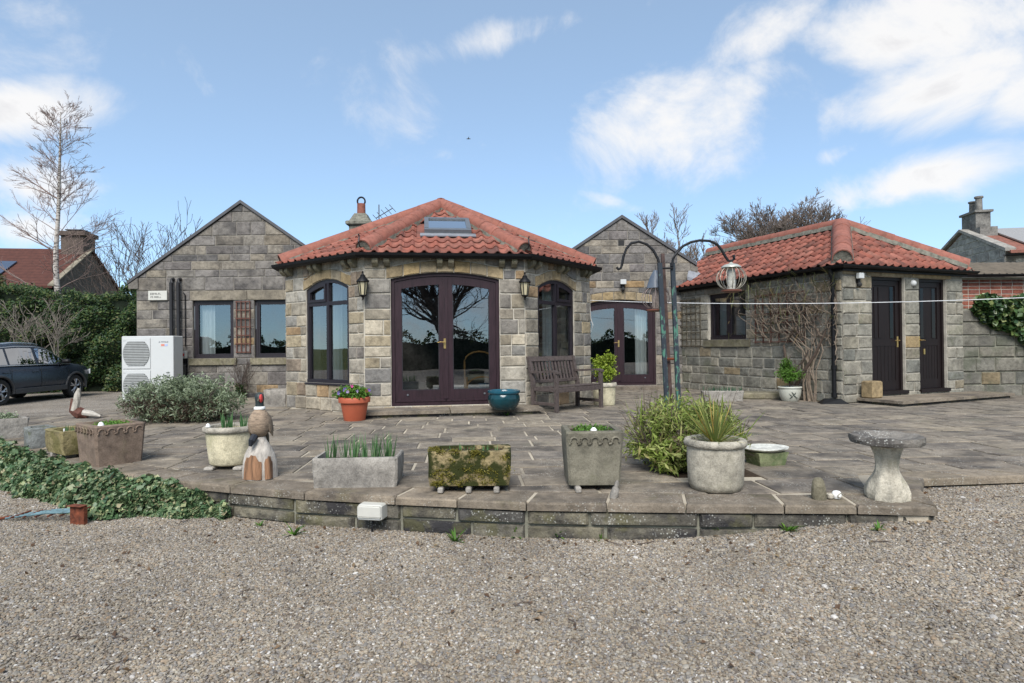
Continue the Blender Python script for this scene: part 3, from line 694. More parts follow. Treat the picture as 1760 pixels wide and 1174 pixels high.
# retaining wall of the terrace
rw = thing('retaining_wall', 'low lichened sandstone retaining wall along the front edge of the terrace', 'wall', (0.1, 4.15, -0.3)); rb = rw.location.copy()
core = MB()
for line, sd_ in ((EDGE, 5), (EDGE_R, 77)):
    li = inset_line(line, 0.045)
    for i, (a, b) in enumerate(zip(li[:-1], li[1:])):
        core.hexa([(*a.xy, -.5), (*b.xy, -.5), (*(b+Vector((-.1, .1, 0))).xy, -.5), (*(a+Vector((-.1, .1, 0))).xy, -.5), (*a.xy, -.05), (*b.xy, -.05), (*(b+Vector((-.1, .1, 0))).xy, -.05), (*(a+Vector((-.1, .1, 0))).xy, -.05)])
rcore = core.build('wall_core', M_MORTAR_R, rw, off=rb)
for line, sd_ in ((EDGE, 5), (EDGE_R, 77)):
    li = inset_line(line, 0.045)
    for i, (a, b) in enumerate(zip(li[:-1], li[1:])):
        stone_courses(Plane(a, b-a), 0, (b-a).length, -0.345, -0.056, lambda u: -0.05, [], [], M_ST_RET, rcore, rb, ch=0.097, wr=(0.28, 0.62), joint=0.018, proud=0.026, seed=sd_+i)
    # coping slabs, cut to the edge
    ac = 0; tot = sum((b-a).length for a, b in zip(line[:-1], line[1:])); ip = inset_line(line, 0.29)
    def along(pts, s):
        for a, b in zip(pts[:-1], pts[1:]):
            L = (b-a).length
            if s <= L+1e-6: return a+(b-a)*(s/L)
            s -= L
        return pts[-1]
    li_tot = sum((b-a).length for a, b in zip(ip[:-1], ip[1:])); s = 0
    while s < tot-0.05:
        l = rr.uniform(0.42, 0.72)
        if tot-s-l < 0.25: l = tot-s
        a, b = along(line, s+.005), along(line, s+l-.005); c_, d_ = along(ip, (s+l-.005)/tot*li_tot), along(ip, (s+.005)/tot*li_tot)
        if line is EDGE_R and s == 0: d_ = a+Vector((-0.12, 0.34, 0))
        mm = MB(); zt = rr.uniform(-.004, .004); pts = [a, b, c_, d_]; cen = sum(pts, Vector())/4
        ring = [(0.0, -0.056), (0.0, -0.014), (0.012, zt+0.002)]
        v = []
        for ins_, z in ring: v += [tuple(p+(cen-p).normalized()*ins_+Z*z) for p in pts]
        mm.add(v, [(3, 2, 1, 0), (8, 9, 10, 11)]+[(k*4+i, k*4+(i+1) % 4, k*4+4+(i+1) % 4, k*4+4+i) for k in range(2) for i in range(4)])
        mm.build('coping_slab', M_COPING, rw, off=rb); s += l
kind(MB().box(1.02, 1.98, 4.82, 5.48, -0.03, 0.0).build('planting_bed', M_SOIL), 'structure')

# ================================================================== WINDOW AND DOOR BUILDERS
def grow(o, d): return Op(o.u0+d, o.u1-d, o.z0+d, o.z1, max(0, o.rise)) if False else o
def arch_frame(pl, o, fr, n0, n1, m, bottom=True):
    us = linsp(o.u0, o.u1, 13 if o.rise else 2)
    pl.box(m, o.u0+.002, o.u0+fr, o.z0+fr*(1 if bottom else 0), o.z1-.002, n0, n1); pl.box(m, o.u1-fr, o.u1-.002, o.z0+fr*(1 if bottom else 0), o.z1-.002, n0, n1)
    pl.band(m, us, lambda u: o.head(u)-fr-.0, lambda u: o.head(u)-.002, n0, n1-.001)
    if bottom: pl.box(m, o.u0+.002, o.u1-.002, o.z0, o.z0+fr-.001, n0, n1+.01)
    return m
def pane(pl, u0, u1, z0, top, n, parent, base, mat=None, name='pane'):
    us = linsp(u0, u1, 9); m = MB()
    if not callable(top): tv = top; top = lambda u: tv; us = [u0, u1]
    for a, b in zip(us[:-1], us[1:]):
        m.add([pl.p(a, z0, n), pl.p(b, z0, n), pl.p(b, top(b), n), pl.p(a, top(a), n)], [(0, 1, 2, 3)])
    bm_ = m.build(name, mat or M_GLASS, parent, off=base, fix=False)
    return bm_
def lever(pl, u, z, n, parent, base, flip=1, mat=None, plate=0.1):
    m = MB(); pl.box(m, u-.018, u+.018, z-plate, z+plate*.6, n, n+.008)
    m.tube([pl.p(u, z, n), pl.p(u, z, n+.05)], .009, 6); m.tube([pl.p(u, z, n+.045), pl.p(u+flip*.06, z+.004, n+.05), pl.p(u+flip*.115, z-.002, n+.045)], [.009, .008, .006], 6)
    return m.build('handle', mat or M_BRASS, parent, off=base)
def french_door(pl, o, bld, base, n=-0.07, handle_side=-1, name='french_door'):
    m = MB(); arch_frame(pl, o, 0.055, n-.05, n+.03, m, bottom=False)
    pl.box(m, o.u0+.002, o.u1-.002, o.z0, o.z0+.05, n-.06, n+.07)
    d = m.build(name, M_FRAME_D if False else M_FRAME, bld, off=base)
    mid = (o.u0+o.u1)/2; st = 0.105
    for k, (a, b) in enumerate(((o.u0+.058, mid-.003), (mid+.003, o.u1-.058))):
        lf = MB(); ztop = lambda u: o.head(u)-.06; us = linsp(a, b, 8)
        pl.box(lf, a, a+st, o.z0+.055, min(ztop(a), ztop(a+st))-.02, n-.03, n+.012); pl.box(lf, b-st, b, o.z0+.055, min(ztop(b), ztop(b-st))-.02, n-.03, n+.012)
        pl.band(lf, us, lambda u: ztop(u)-.13, ztop, n-.03, n+.0125)
        pl.box(lf, a+st, b-st, o.z0+.055, o.z0+.24, n-.03, n+.012)
        pl.box(lf, a+.01, b-.01, o.z0+.058, o.z0+.085, n+.013, n+.04)
        leaf = lf.build('leaf', M_FRAME, d, off=base)
        pane(pl, a+st-.004, b-st+.004, o.z0+.236, lambda u: ztop(u)-.125, n-.01, d, base)
        bd = MB(); pl.box(bd, a+st, a+st+.012, o.z0+.24, o.z0+1.75, n-.009, n+.005); pl.box(bd, b-st-.012, b-st, o.z0+.24, o.z0+1.75, n-.009, n+.005); pl.box(bd, a+st+.0125, b-st-.0125, o.z0+.24, o.z0+.252, n-.009, n+.005)
        bd.build('glazing_bead', M_FRAME_D, d, off=base)
    pl.box((q := MB()), mid-.045, mid+.03, o.z0+.1, o.head(mid)-.075, n+.013, n+.026); q.build('meeting_strip', M_FRAME, d, off=base)
    lever(pl, mid-.02, o.z0+1.0, n+.026, d, base, handle_side)
    for k in (o.u0+.25, o.u1-.25):
        kb = MB(); kb.tube([pl.p(k, o.z0+.17, n+.012), pl.p(k, o.z0+.17, n+.03)], .016, 8); kb.build('bolt_knob', M_ALU, d, off=base)
    return d
def arched_window(pl, o, bld, base, n=-0.045, left_open=True, mat=None):
    mat = mat or M_FRAME_D
    m = MB(); arch_frame(pl, o, .06, n-.04, n+.03, m); mid = (o.u0+o.u1)/2; tz = o.z0+(o.z1-o.z0)*0.86-.03
    pl.box(m, mid-.032, mid+.032, o.z0+.06, o.head(mid)-.06, n-.04, n+.031)
    pl.box(m, o.u0+.06, mid-.032, tz-.03, tz+.03, n-.04, n+.029); pl.box(m, mid+.032, o.u1-.06, tz-.03, tz+.03, n-.04, n+.029)
    w = m.build('window', mat, bld, off=base)
    for (a, b) in ((o.u0+.06, mid-.032), (mid+.032, o.u1-.06)):
        pane(pl, a, b, tz+.03, lambda u: o.head(u)-.06, n-.01, w, base); pane(pl, a, b, o.z0+.06, tz-.03, n-.01, w, base)
    a, b = (o.u0+.062, mid-.034) if left_open else (mid+.034, o.u1-.062)
    s = MB(); zt = tz+.032; tp = lambda u: o.head(u)-.062
    us = linsp(a, b, 6); pl.box(s, a, b, zt, zt+.045, n, n+.045); pl.band(s, us, lambda u: tp(u)-.045, tp, n, n+.0455)
    pl.box(s, a, a+.045, zt+.045, tp(a)-.02, n, n+.046); pl.box(s, b-.045, b, zt+.045, tp(b)-.02, n, n+.046); s.build('fanlight_sash', mat, w, off=base)
    sl = MB(); pl.box(sl, o.u0-.02, o.u1+.02, o.z0-.03, o.z0-.002, n-.02, .035); sl.build('sill', mat, w, off=base)
    return w
def plain_window(pl, o, bld, base, n=-0.08, mull=(), mat=None, vent=False, fr=.065):
    mat = mat or M_FRAME_D; m = MB(); arch_frame(pl, o, fr, n-.04, n+.03, m)
    for q in mull: pl.box(m, q-.04, q+.04, o.z0+fr, o.z1-fr, n-.04, n+.031)
    w = m.build('window', mat, bld, off=base); cuts = [o.u0+fr]+[x for q in mull for x in (q-.04, q+.04)]+[o.u1-fr]
    for a, b in zip(cuts[::2], cuts[1::2]):
        pane(pl, a, b, o.z0+fr, o.z1-fr, n-.01, w, base)
        s = MB()
        for (p, q, r_, t) in ((a, b, o.z0+fr, o.z0+fr+.03), (a, b, o.z1-fr-.03, o.z1-fr), (a, a+.03, o.z0+fr+.031, o.z1-fr-.031), (b-.03, b, o.z0+fr+.031, o.z1-fr-.031)): pl.box(s, p, q, r_, t, n-.005, n+.022)
        s.build('sash', mat, w, off=base)
    if vent:
        v = MB(); pl.box(v, o.u0+.012, o.u0+.03, o.z1-.62, o.z1-.12, n+.031, n+.04); v.build('vent_strip', M_ALU, w, off=base)
    return w
def curtain(pl, u0, u1, z0, z1, n, label, mat=None, waves=5, group=None):
    m = MB(); us = linsp(u0, u1, waves*6+1); V = []
    for z, k in ((z0, 1.0), (z1*.5+z0*.5, 0.8), (z1, 0.9)):
        for i, u in enumerate(us): V.append(pl.p(u, z, n+.03*k*math.sin(i/6*2*math.pi)))
    L = len(us); m.add(V, [(j*L+i, j*L+i+1, (j+1)*L+i+1, (j+1)*L+i) for j in range(2) for i in range(L-1)])
    c = pl.p((u0+u1)/2, z0, n)
    o = m.build('curtain', mat or M_CURT, smooth=80, off=c, fix=False); o.location = c; tag(o, label, 'curtain', group); return o

# ================================================================== GARDEN ROOM (the bay)
bb = Vector((-1.1, 11.3, 0)); bay = thing('garden_room', 'stone bay-fronted garden room with pantiled hipped roof and arched French doors', 'house', bb)
WT = 2.47
P_F, P_L, P_R = Plane(BL, BU), Plane(BLE, BL-BLE), Plane(BR, BRE-BR)
P_SL, P_SR = Plane(BLB, BLE-BLB), Plane(BRE, BRB-BRE)
o_door = Op(0.412, 2.135, 0.115, 2.12, 0.11, 0.19, 0.07); o_wl = Op(0.60, 1.74, 0.46, 2.03, 0.15, 0.17, 0.07); o_wr = Op(0.365, 1.52, 0.46, 2.03, 0.15, 0.17, 0.07)
tw = lambda u: WT
for pl, L, ops, sd_ in ((P_F, 2.55, [o_door], 31), (P_L, 2.11, [o_wl], 32), (P_R, 2.1, [o_wr], 33), (P_SL, 2.25, [], 34), (P_SR, 3.0, [], 35)):
    wo = wall_core(pl, 0, L, -0.05, tw, ops, 0.28, 'wall', M_MORTAR, bay, bb)
    stone_courses(pl, 0.0, L, 0, WT, tw, ops, [], M_ST_BAY, wo, bb, ch=0.20, wr=(0.15, 0.46), seed=sd_, proud=0.016, joint=0.016)
    for o in ops: voussoirs(pl, o, 7 if o is o_door else 5, M_SANDST, wo, bb)
# corbels in pairs under the gutter
for pl, us in ((P_F, (0.18, 0.36, 1.18, 1.36, 2.17, 2.37)), (P_L, (0.05, 0.2, 0.86, 1.02, 1.75, 1.93)), (P_R, (0.1, 0.28, 0.98, 1.15, 1.78, 1.94))):
    for u in us:
        m = MB(); prof = [(0.0, 2.31), (0.06, 2.31), (0.12, 2.36), (0.135, 2.385), (0.135, 2.455), (0.0, 2.455)]
        m.prism([pl.p(u-.045, z, n) for n, z in prof], pl.U*0.09); m.build('corbel', M_SILL, bay, off=bb)
french_door(P_F, o_door, bay, bb)
arched_window(P_L, o_wl, bay, bb, left_open=True); arched_window(P_R, o_wr, bay, bb, left_open=False)
# floor and back of the room
m = MB(); m.prism([(*p, 0.0) for p in [(q.x*.97-.033*1.1, q.y*.985+.17) for q in (BLE, BL, BR, BRE)]]+[(1.0, 14.3, 0), (-4.1, 12.9, 0)], (0, 0, 0.1)); m.build('room_floor', M_ROOMD, bay, off=bb)
# roof
OH = 0.11
def eave(pts, d):
    out = []
    for i, p in enumerate(pts):
        if i in (0, len(pts)-1):
            t = (pts[1]-pts[0] if i == 0 else pts[-1]-pts[-2]).normalized(); out.append(p+t.cross(Z)*d); continue
        t0, t1 = (p-pts[i-1]).normalized(), (pts[i+1]-p).normalized(); n0, n1 = t0.cross(Z), t1.cross(Z); b = (n0+n1).normalized(); out.append(p+b*(d/b.dot(n0)))
    return out
EZ = 2.515
E = [p+Z*EZ for p in eave([BLB, BLE, BL, BR, BRE, BRB], OH)]
APX = (BL+BR)/2+BV*2.4+Z*3.82; BKX = APX+BV*2.6
m = MB()
for poly in ((E[1], E[2], APX), (E[2], E[3], APX), (E[3], E[4], APX), (E[0], E[1], APX, BKX), (E[4], E[5], BKX, APX)):
    m.prism([Vector(p)-Z*.05 for p in poly], (0, 0, 0.045))
roof = m.build('roof', M_TILE, bay, off=bb)
fN = (E[3]-E[2]).cross(APX-E[2]).normalized(); fU = (E[3]-E[2]).normalized(); fV = fN.cross(fU)
def on_roof(px, py):
    a, b = ray(px, py); d = Vector((a, 1, -b)); o = Vector((0, 0, EYE)); t = (E[2]-o).dot(fN)/d.dot(fN); q = o+d*t-E[2]; return q.dot(fU), q.dot(fV)
s0, s1, s2, s3 = on_roof(727, 405), on_roof(808, 405), on_roof(735, 384), on_roof(803, 384)
hu0, hu1, hv0, hv1 = (s0[0]+s2[0])/2-.02, (s1[0]+s3[0])/2+.02, s0[1], s2[1]
tile_slope(roof, bb, [E[2], E[3], APX], M_TILE, holes=[(hu0-.06, hu1+.06, hv0-.03, hv1+.03)])
tile_slope(roof, bb, [E[1], E[2], APX], M_TILE); tile_slope(roof, bb, [E[3], E[4], APX], M_TILE)
for k in (1, 2, 3, 4):
    ridge_run(roof, bb, E[k]+(APX-E[k]).normalized()*(.06 if k in (1, 4) else .12), APX-(APX-E[k]).normalized()*.05, M_RIDGE, r=.14, lift=0.03)
ridge_run(roof, bb, APX, BKX, M_RIDGE, r=.14, lift=0.03)
for k in (2, 3):    # hip irons
    d = (APX-E[k]).normalized(); f = Vector((-d.x, -d.y, 0)).normalized(); p = E[k]+d*.1+Z*.02
    mh = MB(); mh.tube([p+f*.02+Z*.02, p+f*.09+Z*.03, p+f*.12+Z*.10, p+f*.10+Z*.18, p+f*.12+Z*.22], .011, 6); mh.build('hip_iron', M_IRON, roof, off=bb)
gutter(bay, bb, [p+(p-Vector((bb.x, bb.y, p.z))).normalized()*.045-Z*.01 for p in E[0:6]], r=.08, drop=0.0)
# skylight
S = lambda u, v, n: E[2]+fU*u+fV*v+fN*n
def sbox(mb, u0, u1, v0, v1, n0, n1): return mb.hexa([S(u0, v0, n0), S(u1, v0, n0), S(u1, v1, n0), S(u0, v1, n0), S(u0, v0, n1), S(u1, v0, n1), S(u1, v1, n1), S(u0, v1, n1)])
m = MB(); fr = .075
sbox(m, hu0, hu1, hv0, hv0+fr*1.3, 0, .115); sbox(m, hu0, hu1, hv1-fr, hv1, 0, .12); sbox(m, hu0, hu0+fr, hv0+fr*1.3, hv1-fr, 0, .12); sbox(m, hu1-fr, hu1, hv0+fr*1.3, hv1-fr, 0, .12)
sky_l = m.build('skylight', M_ALU, bay, off=bb)
m = MB(); sbox(m, hu0+fr, hu1-fr, hv0+fr*1.3, hv1-fr, .0, .01); m.build('dark_backing', M_GAP, sky_l, off=bb)  # dark sheet, the room's shade put into its colour; roof deck is closed
m = MB(); m.add([S(hu0+fr, hv0+fr*1.3, .095), S(hu1-fr, hv0+fr*1.3, .095), S(hu1-fr, hv1-fr, .095), S(hu0+fr, hv1-fr, .095)], [(0, 1, 2, 3)])
m.build('pane', glass_mat('skylight_glass', (0.4, 0.45, 0.5), 0.35), sky_l, off=bb, fix=False)
m = MB(); sbox(m, hu0-.07, hu1+.07, hv0-.14, hv0, .03, .05); m.build('apron_flashing', M_LEAD, sky_l, off=bb)

# door step
m = MB(); a = P_F
m.prism([a.p(-.15, .05, 0.02), a.p(-.15, .05, .64), a.p(1.3, .05, .64), a.p(1.3, .05, .02)], (0, 0, .045)); m2 = MB(); m2.prism([a.p(1.312, .05, .02), a.p(1.312, .05, .64), a.p(2.72, .05, .64), a.p(2.72, .05, .02)], (0, 0, .043)); m3 = MB(); m3.prism([a.p(-.1, -.02, 0.02), a.p(-.1, -.02, .6), a.p(2.66, -.02, .6), a.p(2.66, -.02, .02)], (0, 0, .069))
st = thing('door_step', 'low stone slab step below the big French doors', 'step', a.p(1.3, 0, .3)); so_ = a.p(1.3, 0, .3)
for q in (m, m2): q.build('slab', M_COPING, st, off=so_)
m3.build('riser', M_ST_RET, st, off=so_)  # recessed base; its dark stone paints in the shadow gap under the slabs

# ================================================================== LEFT GABLED WING
GY = 13.0; lb = Vector((-5.74, 14.0, 0)); lw = thing('gabled_house_wing', 'grey stone gabled wing left of the garden room, two windows under a long lintel', 'house', lb)
P_G = Plane((0, GY), (1, 0)); AX, AZ, SL = -5.74, 4.13, 0.705
gl, gr = -7.98, -3.5
gtop = lambda u: AZ-SL*abs(u-AX)
ow1 = Op(-6.79, -5.92, 0.845, 2.08, 0, .21, .05, .14, .07); ow2 = Op(-5.48, -4.61, 0.845, 2.08, 0, .21, .05, .14, .07)
wo = wall_core(P_G, gl, gr, -0.45, gtop, [ow1, ow2], 0.3, 'wall', M_MORTAR_D, lw, lb, brk=(AX,))
stone_courses(P_G, gl, gr, -0.4, 4.12, gtop, [ow1, ow2], [(-6.84, -4.4, 2.08, 2.29)], M_ST_LEFT, wo, lb, clips=((SL, 1, AZ-.012+SL*AX), (-SL, 1, AZ-.012-SL*AX)), ch=0.205, wr=(0.2, 0.72), seed=8, proud=0.013, jit=.38, joint=.013)
for (a, b) in ((-6.835, -5.63), (-5.617, -4.4)):
    m = MB(); P_G.box(m, a, b, 2.085, 2.285, -.05, .02); m.build('lintel', M_LINTEL, wo, off=lb)
for o in (ow1, ow2):
    w_ = plain_window(P_G, o, lw, lb, vent=True)
    m = MB(); P_G.box(m, o.u0-.07, o.u1+.07, o.z0-.14, o.z0-.003, -.1, .06); m.build('sill', M_SILL, w_, off=lb)
WD, WS = 3.0, -0.45       # the wing runs back 3 m, parallel to the garden room
def wbox(mb, x0, x1, y0, y1, z0, z1): k0, k1 = (y0-GY)/WD*WS, (y1-GY)/WD*WS; return mb.hexa([(x0+k0, y0, z0), (x1+k0, y0, z0), (x1+k1, y1, z0), (x0+k1, y1, z0), (x0+k0, y0, z1), (x1+k0, y0, z1), (x1+k1, y1, z1), (x0+k1, y1, z1)])
m = MB(); wbox(m, gl, gl+.28, GY+.3, GY+WD, -.45, 2.5); wbox(m, gr-.28, gr, GY+.3, GY+WD, -.45, 2.5); m.build('side_wall', M_ST_LEFT, lw, off=lb)
P_GB = Plane((0, GY+WD+.02), (1, 0)); wall_core(P_GB, gl+WS, gr+WS, -.45, lambda u: AZ-.02-SL*abs(u-AX-WS), [], .2, 'back_wall', M_ST_LEFT, lw, lb, brk=(AX+WS,))
m = MB()
for s_ in (-1, 1):
    e = AX+s_*2.42; y0_, y1_ = GY-.05, GY+WD+.1; m.hexa([(AX, y0_, AZ+.01), (e, y0_, AZ+.01-SL*2.42), (e+WS, y1_, AZ+.01-SL*2.42), (AX+WS, y1_, AZ+.01), (AX, y0_, AZ+.08), (e, y0_, AZ+.08-SL*2.42), (e+WS, y1_, AZ+.08-SL*2.42), (AX+WS, y1_, AZ+.08)])
m.build('roof', M_SLATE, lw, off=lb)
for s_ in (-1, 1):     # kneeler stones at the foot of the verge
    x = AX+s_*2.29; m = MB(); m.prism([(x-.1, GY-.045, 2.34), (x+.1, GY-.045, 2.34), (x+.1, GY-.045, 2.50-.07*s_), (x-.1, GY-.045, 2.50+.07*s_)], (0, .1, 0)); m.build('kneeler', M_ST_LEFT, lw, off=lb)
m = MB(); m.box(gl+.3, gr-.8, GY+.31, GY+2.7, -.02, .03); m.build('room_floor', M_ROOMD, lw, off=lb)
curtain(P_G, -6.70, -6.42, 0.9, 2.04, -.22, 'cream curtain hanging inside the window beside the black pipes', waves=3)

# ================================================================== RIGHT SMALL GABLE
SY = 14.4; sb = Vector((2.62, 16.2, 0)); sw = thing('gabled_house_wing', 'small grey stone gable between garden room and outbuilding, with French doors and a square vent', 'house', sb)
P_S = Plane((0, SY), (1, 0)); sx, sz, sl = 2.62, 4.02, 0.655
stop = lambda u: sz-sl*abs(u-sx)
o_fd = Op(1.69, 3.39, 0.09, 1.99, 0.11, 0.2, 0.08)
ovt = (2.52, 2.68, 3.37, 3.52)
wo = wall_core(P_S, 0.95, 4.4, -0.05, stop, [o_fd], .3, 'wall', M_MORTAR_D, sw, sb, brk=(sx,))
stone_courses(P_S, 0.95, 4.4, 0, 4.0, stop, [o_fd], [ovt], M_ST_RIGHT, wo, sb, clips=((sl, 1, sz-.012+sl*sx), (-sl, 1, sz-.012-sl*sx)), ch=0.21, wr=(0.2, 0.68), seed=19, proud=0.014, zkeys=(3.37, 3.52), jit=.35, joint=.014)
voussoirs(P_S, o_fd, 7, M_SANDST, wo, sb)
french_door(P_S, o_fd, sw, sb, handle_side=-1)
m = MB(); P_S.box(m, 2.53, 2.67, 3.38, 3.51, -.02, .006); vt = m.build('vent', M_GAP, sw, off=sb)
m = MB(); P_S.box(m, 1.5, 3.6, -.05, .075, .03, .42); m.build('door_step', M_COPING, sw, off=sb)
m = MB()
for s_ in (-1, 1):
    e = sx+s_*1.75; q = lambda x, k: (x, k)
    m.hexa([(sx, SY-.05, sz+.01), (e, SY-.05, sz+.01-sl*1.75), (e, 18.4, sz+.01-sl*1.75), (sx, 18.4, sz+.01), (sx, SY-.05, sz+.085), (e, SY-.05, sz+.085-sl*1.75), (e, 18.4, sz+.085-sl*1.75), (sx, 18.4, sz+.085)])
m.build('roof', M_SLATE, sw, off=sb)
m = MB(); m.box(.95, 1.25, SY+.3, 18.3, -.05, 2.9); m.box(4.1, 4.4, SY+.3, 18.3, -.05, 2.9); m.box(1.25, 4.1, 18, 18.3, -.05, 2.9); m.build('side_wall', M_ST_RIGHT, sw, off=sb)
m = MB(); m.box(1.25, 4.1, SY+.31, 18, -.02, .06); m.build('room_floor', M_ROOMD, sw, off=sb)
m = MB(); m.hexa([(4.12, SY-.1, 2.55), (4.5, SY-.35, 2.3), (4.62, SY-.1, 2.42), (4.25, SY+.1, 2.85), (4.12, SY-.1, 2.63), (4.5, SY-.35, 2.38), (4.62, SY-.1, 2.5), (4.25, SY+.1, 2.95)]); m.build('flashing', M_LEAD, sw, off=sb)
curtain(P_S, 2.95, 3.22, 0.33, 1.93, -.25, 'long pale curtain drawn aside inside the French doors of the small gable', waves=3)
# link range behind the bay
kb = Vector((-1.2, 15.5, 0)); lk = thing('link_building', 'low range behind the garden room roof, its stubby chimney with one clay pot showing', 'house', kb)
m = MB(); m.box(-3.5, .95, 17.4, 17.7, -.05, 2.45); m.box(-4.2, -3.9, 16.1, 17.7, -.05, 2.45); m.box(BRB.x-.3, .95, 14.4, 14.7, -.05, 2.45); m.build('wall', M_ST_LEFT, lk, off=kb)
m = MB()
m.hexa([(-3.5, 13.2, 2.46), (.95, 13.2, 2.46), (.95, 15.4, 3.5), (-3.5, 15.4, 3.5), (-3.5, 13.2, 2.54), (.95, 13.2, 2.54), (.95, 15.4, 3.58), (-3.5, 15.4, 3.58)]); m.hexa([(-3.5, 15.4, 3.5), (.95, 15.4, 3.5), (.95, 17.8, 2.4), (-3.5, 17.8, 2.4), (-3.5, 15.4, 3.58), (.95, 15.4, 3.58), (.95, 17.8, 2.48), (-3.5, 17.8, 2.48)])
m.build('roof', M_SLATE, lk, off=kb)
cx, cy = -3.72, 15.2
m = MB(); m.cbox(cx-.25, cx+.25, cy-.25, cy+.25, 3.3, 4.05, .015); m.cbox(cx-.32, cx+.32, cy-.32, cy+.32, 4.05, 4.15, .02); m.hexa([(cx-.25, cy-.25, 4.15), (cx+.25, cy-.25, 4.15), (cx+.25, cy+.25, 4.15), (cx-.25, cy+.25, 4.15), (cx-.14, cy-.14, 4.36), (cx+.14, cy-.14, 4.36), (cx+.14, cy+.14, 4.36), (cx-.14, cy+.14, 4.36)])
ch_ = m.build('chimney', M_CEMENT, lk, off=kb)
m = MB(); m.lathe([(.105, 4.33), (.1, 4.62)], 16, cx, cy); m.build('chimney_pot', M_RIDGE, ch_, off=kb, smooth=True)
m = MB(); m.tube([Vector((cx+.095*math.cos(g), cy, 4.68+.105*math.sin(g))) for g in linsp(-.5, math.pi+.5, 14)], .022, 6); m.build('pot_cowl', M_IRON, ch_, off=kb, smooth=True)
an = MB(); ax_, ay_ = -3.3, 15.3
an.tube([(ax_, ay_, 3.5), (ax_, ay_, 4.62)], .016, 5); an.tube([(ax_-.08, ay_, 4.28), (ax_+.32, ay_+.1, 4.55)], .012, 4)
for k in range(5): q = Vector((ax_-.08, ay_, 4.28)).lerp(Vector((ax_+.32, ay_+.1, 4.55)), k/4); an.tube([q+Vector((-.08, 0, .09)), q+Vector((.08, 0, -.09))], .008, 4)
tag(an.build('television_aerial', M_ALU), 'thin metal television aerial beside the clay chimney pot', 'aerial')

# ================================================================== OUTBUILDING
ob = OC+OU*1.5+OV*2; ob.z = 0; ou = thing('outbuilding', 'stone outbuilding with orange pantiled hipped roof and two dark brown doors', 'outbuilding', ob)
P_D = Plane(OC, OU); P_W = Plane(OC+OV*5.0, -OV)      # u = 5 - s on the long wall
OW = 2.33; to = lambda u: OW
d1 = Op(.70, 1.55, .15, 2.2); d2 = Op(1.92, 2.68, .15, 2.2)
wo = wall_core(P_D, 0, 3.14, -.05, to, [d1, d2], .3, 'wall', M_MORTAR, ou, ob)
stone_courses(P_D, 0, 3.14, 0, OW, to, [d1, d2], [(.58, 2.8, 2.2, 2.33)], M_ST_OUT, wo, ob, ch=0.215, wr=(0.2, 0.42), seed=41, proud=0.02, joint=0.02)
m = MB(); P_D.box(m, .59, 1.73, 2.205, 2.325, -.1, .022); m.build('lintel', M_SANDST, wo, off=ob); m = MB(); P_D.box(m, 1.742, 2.79, 2.205, 2.325, -.1, .022); m.build('lintel', M_SANDST, wo, off=ob)
o_w = Op(5-3.39, 5-2.25, 1.13, 2.13, 0, 0, 0, .15, .12)
wo2 = wall_core(P_W, 0, 5, -.05, to, [o_w], .3, 'wall', M_MORTAR, ou, ob)
stone_courses(P_W, .55, 5, 0, OW, to, [o_w], [(5-3.5, 5-2.1, 2.13, 2.33)], M_ST_OUT, wo2, ob, ch=0.215, wr=(0.24, 0.52), seed=43, proud=0.02, joint=0.022)
m = MB(); P_W.box(m, 5-3.5, 5-2.1, 2.135, 2.32, -.1, .02); m.build('lintel', M_LINTEL, wo2, off=ob)
w_ = plain_window(P_W, o_w, ou, ob, n=-.09, mull=(5-2.82,))
m = MB(); P_W.box(m, o_w.u0-.12, o_w.u1+.12, o_w.z0-.15, o_w.z0-.003, -.1, .05); m.build('sill', M_SILL, w_, off=ob)
m = MB(); P_D.box(m, 2.84, 3.14, -.05, OW, -5.0, -.3); P_D.box(m, .3, 2.84, -.05, OW, -5.0, -4.7); P_D.box(m, 1.5, 1.6, 0, OW, -4.7, -.3); m.build('side_wall', M_ST_OUT, ou, off=ob)
m = MB(); P_D.box(m, .31, 2.83, -.02, .1, -4.69, -.31); m.build('room_floor', M_ROOMD, ou, off=ob)
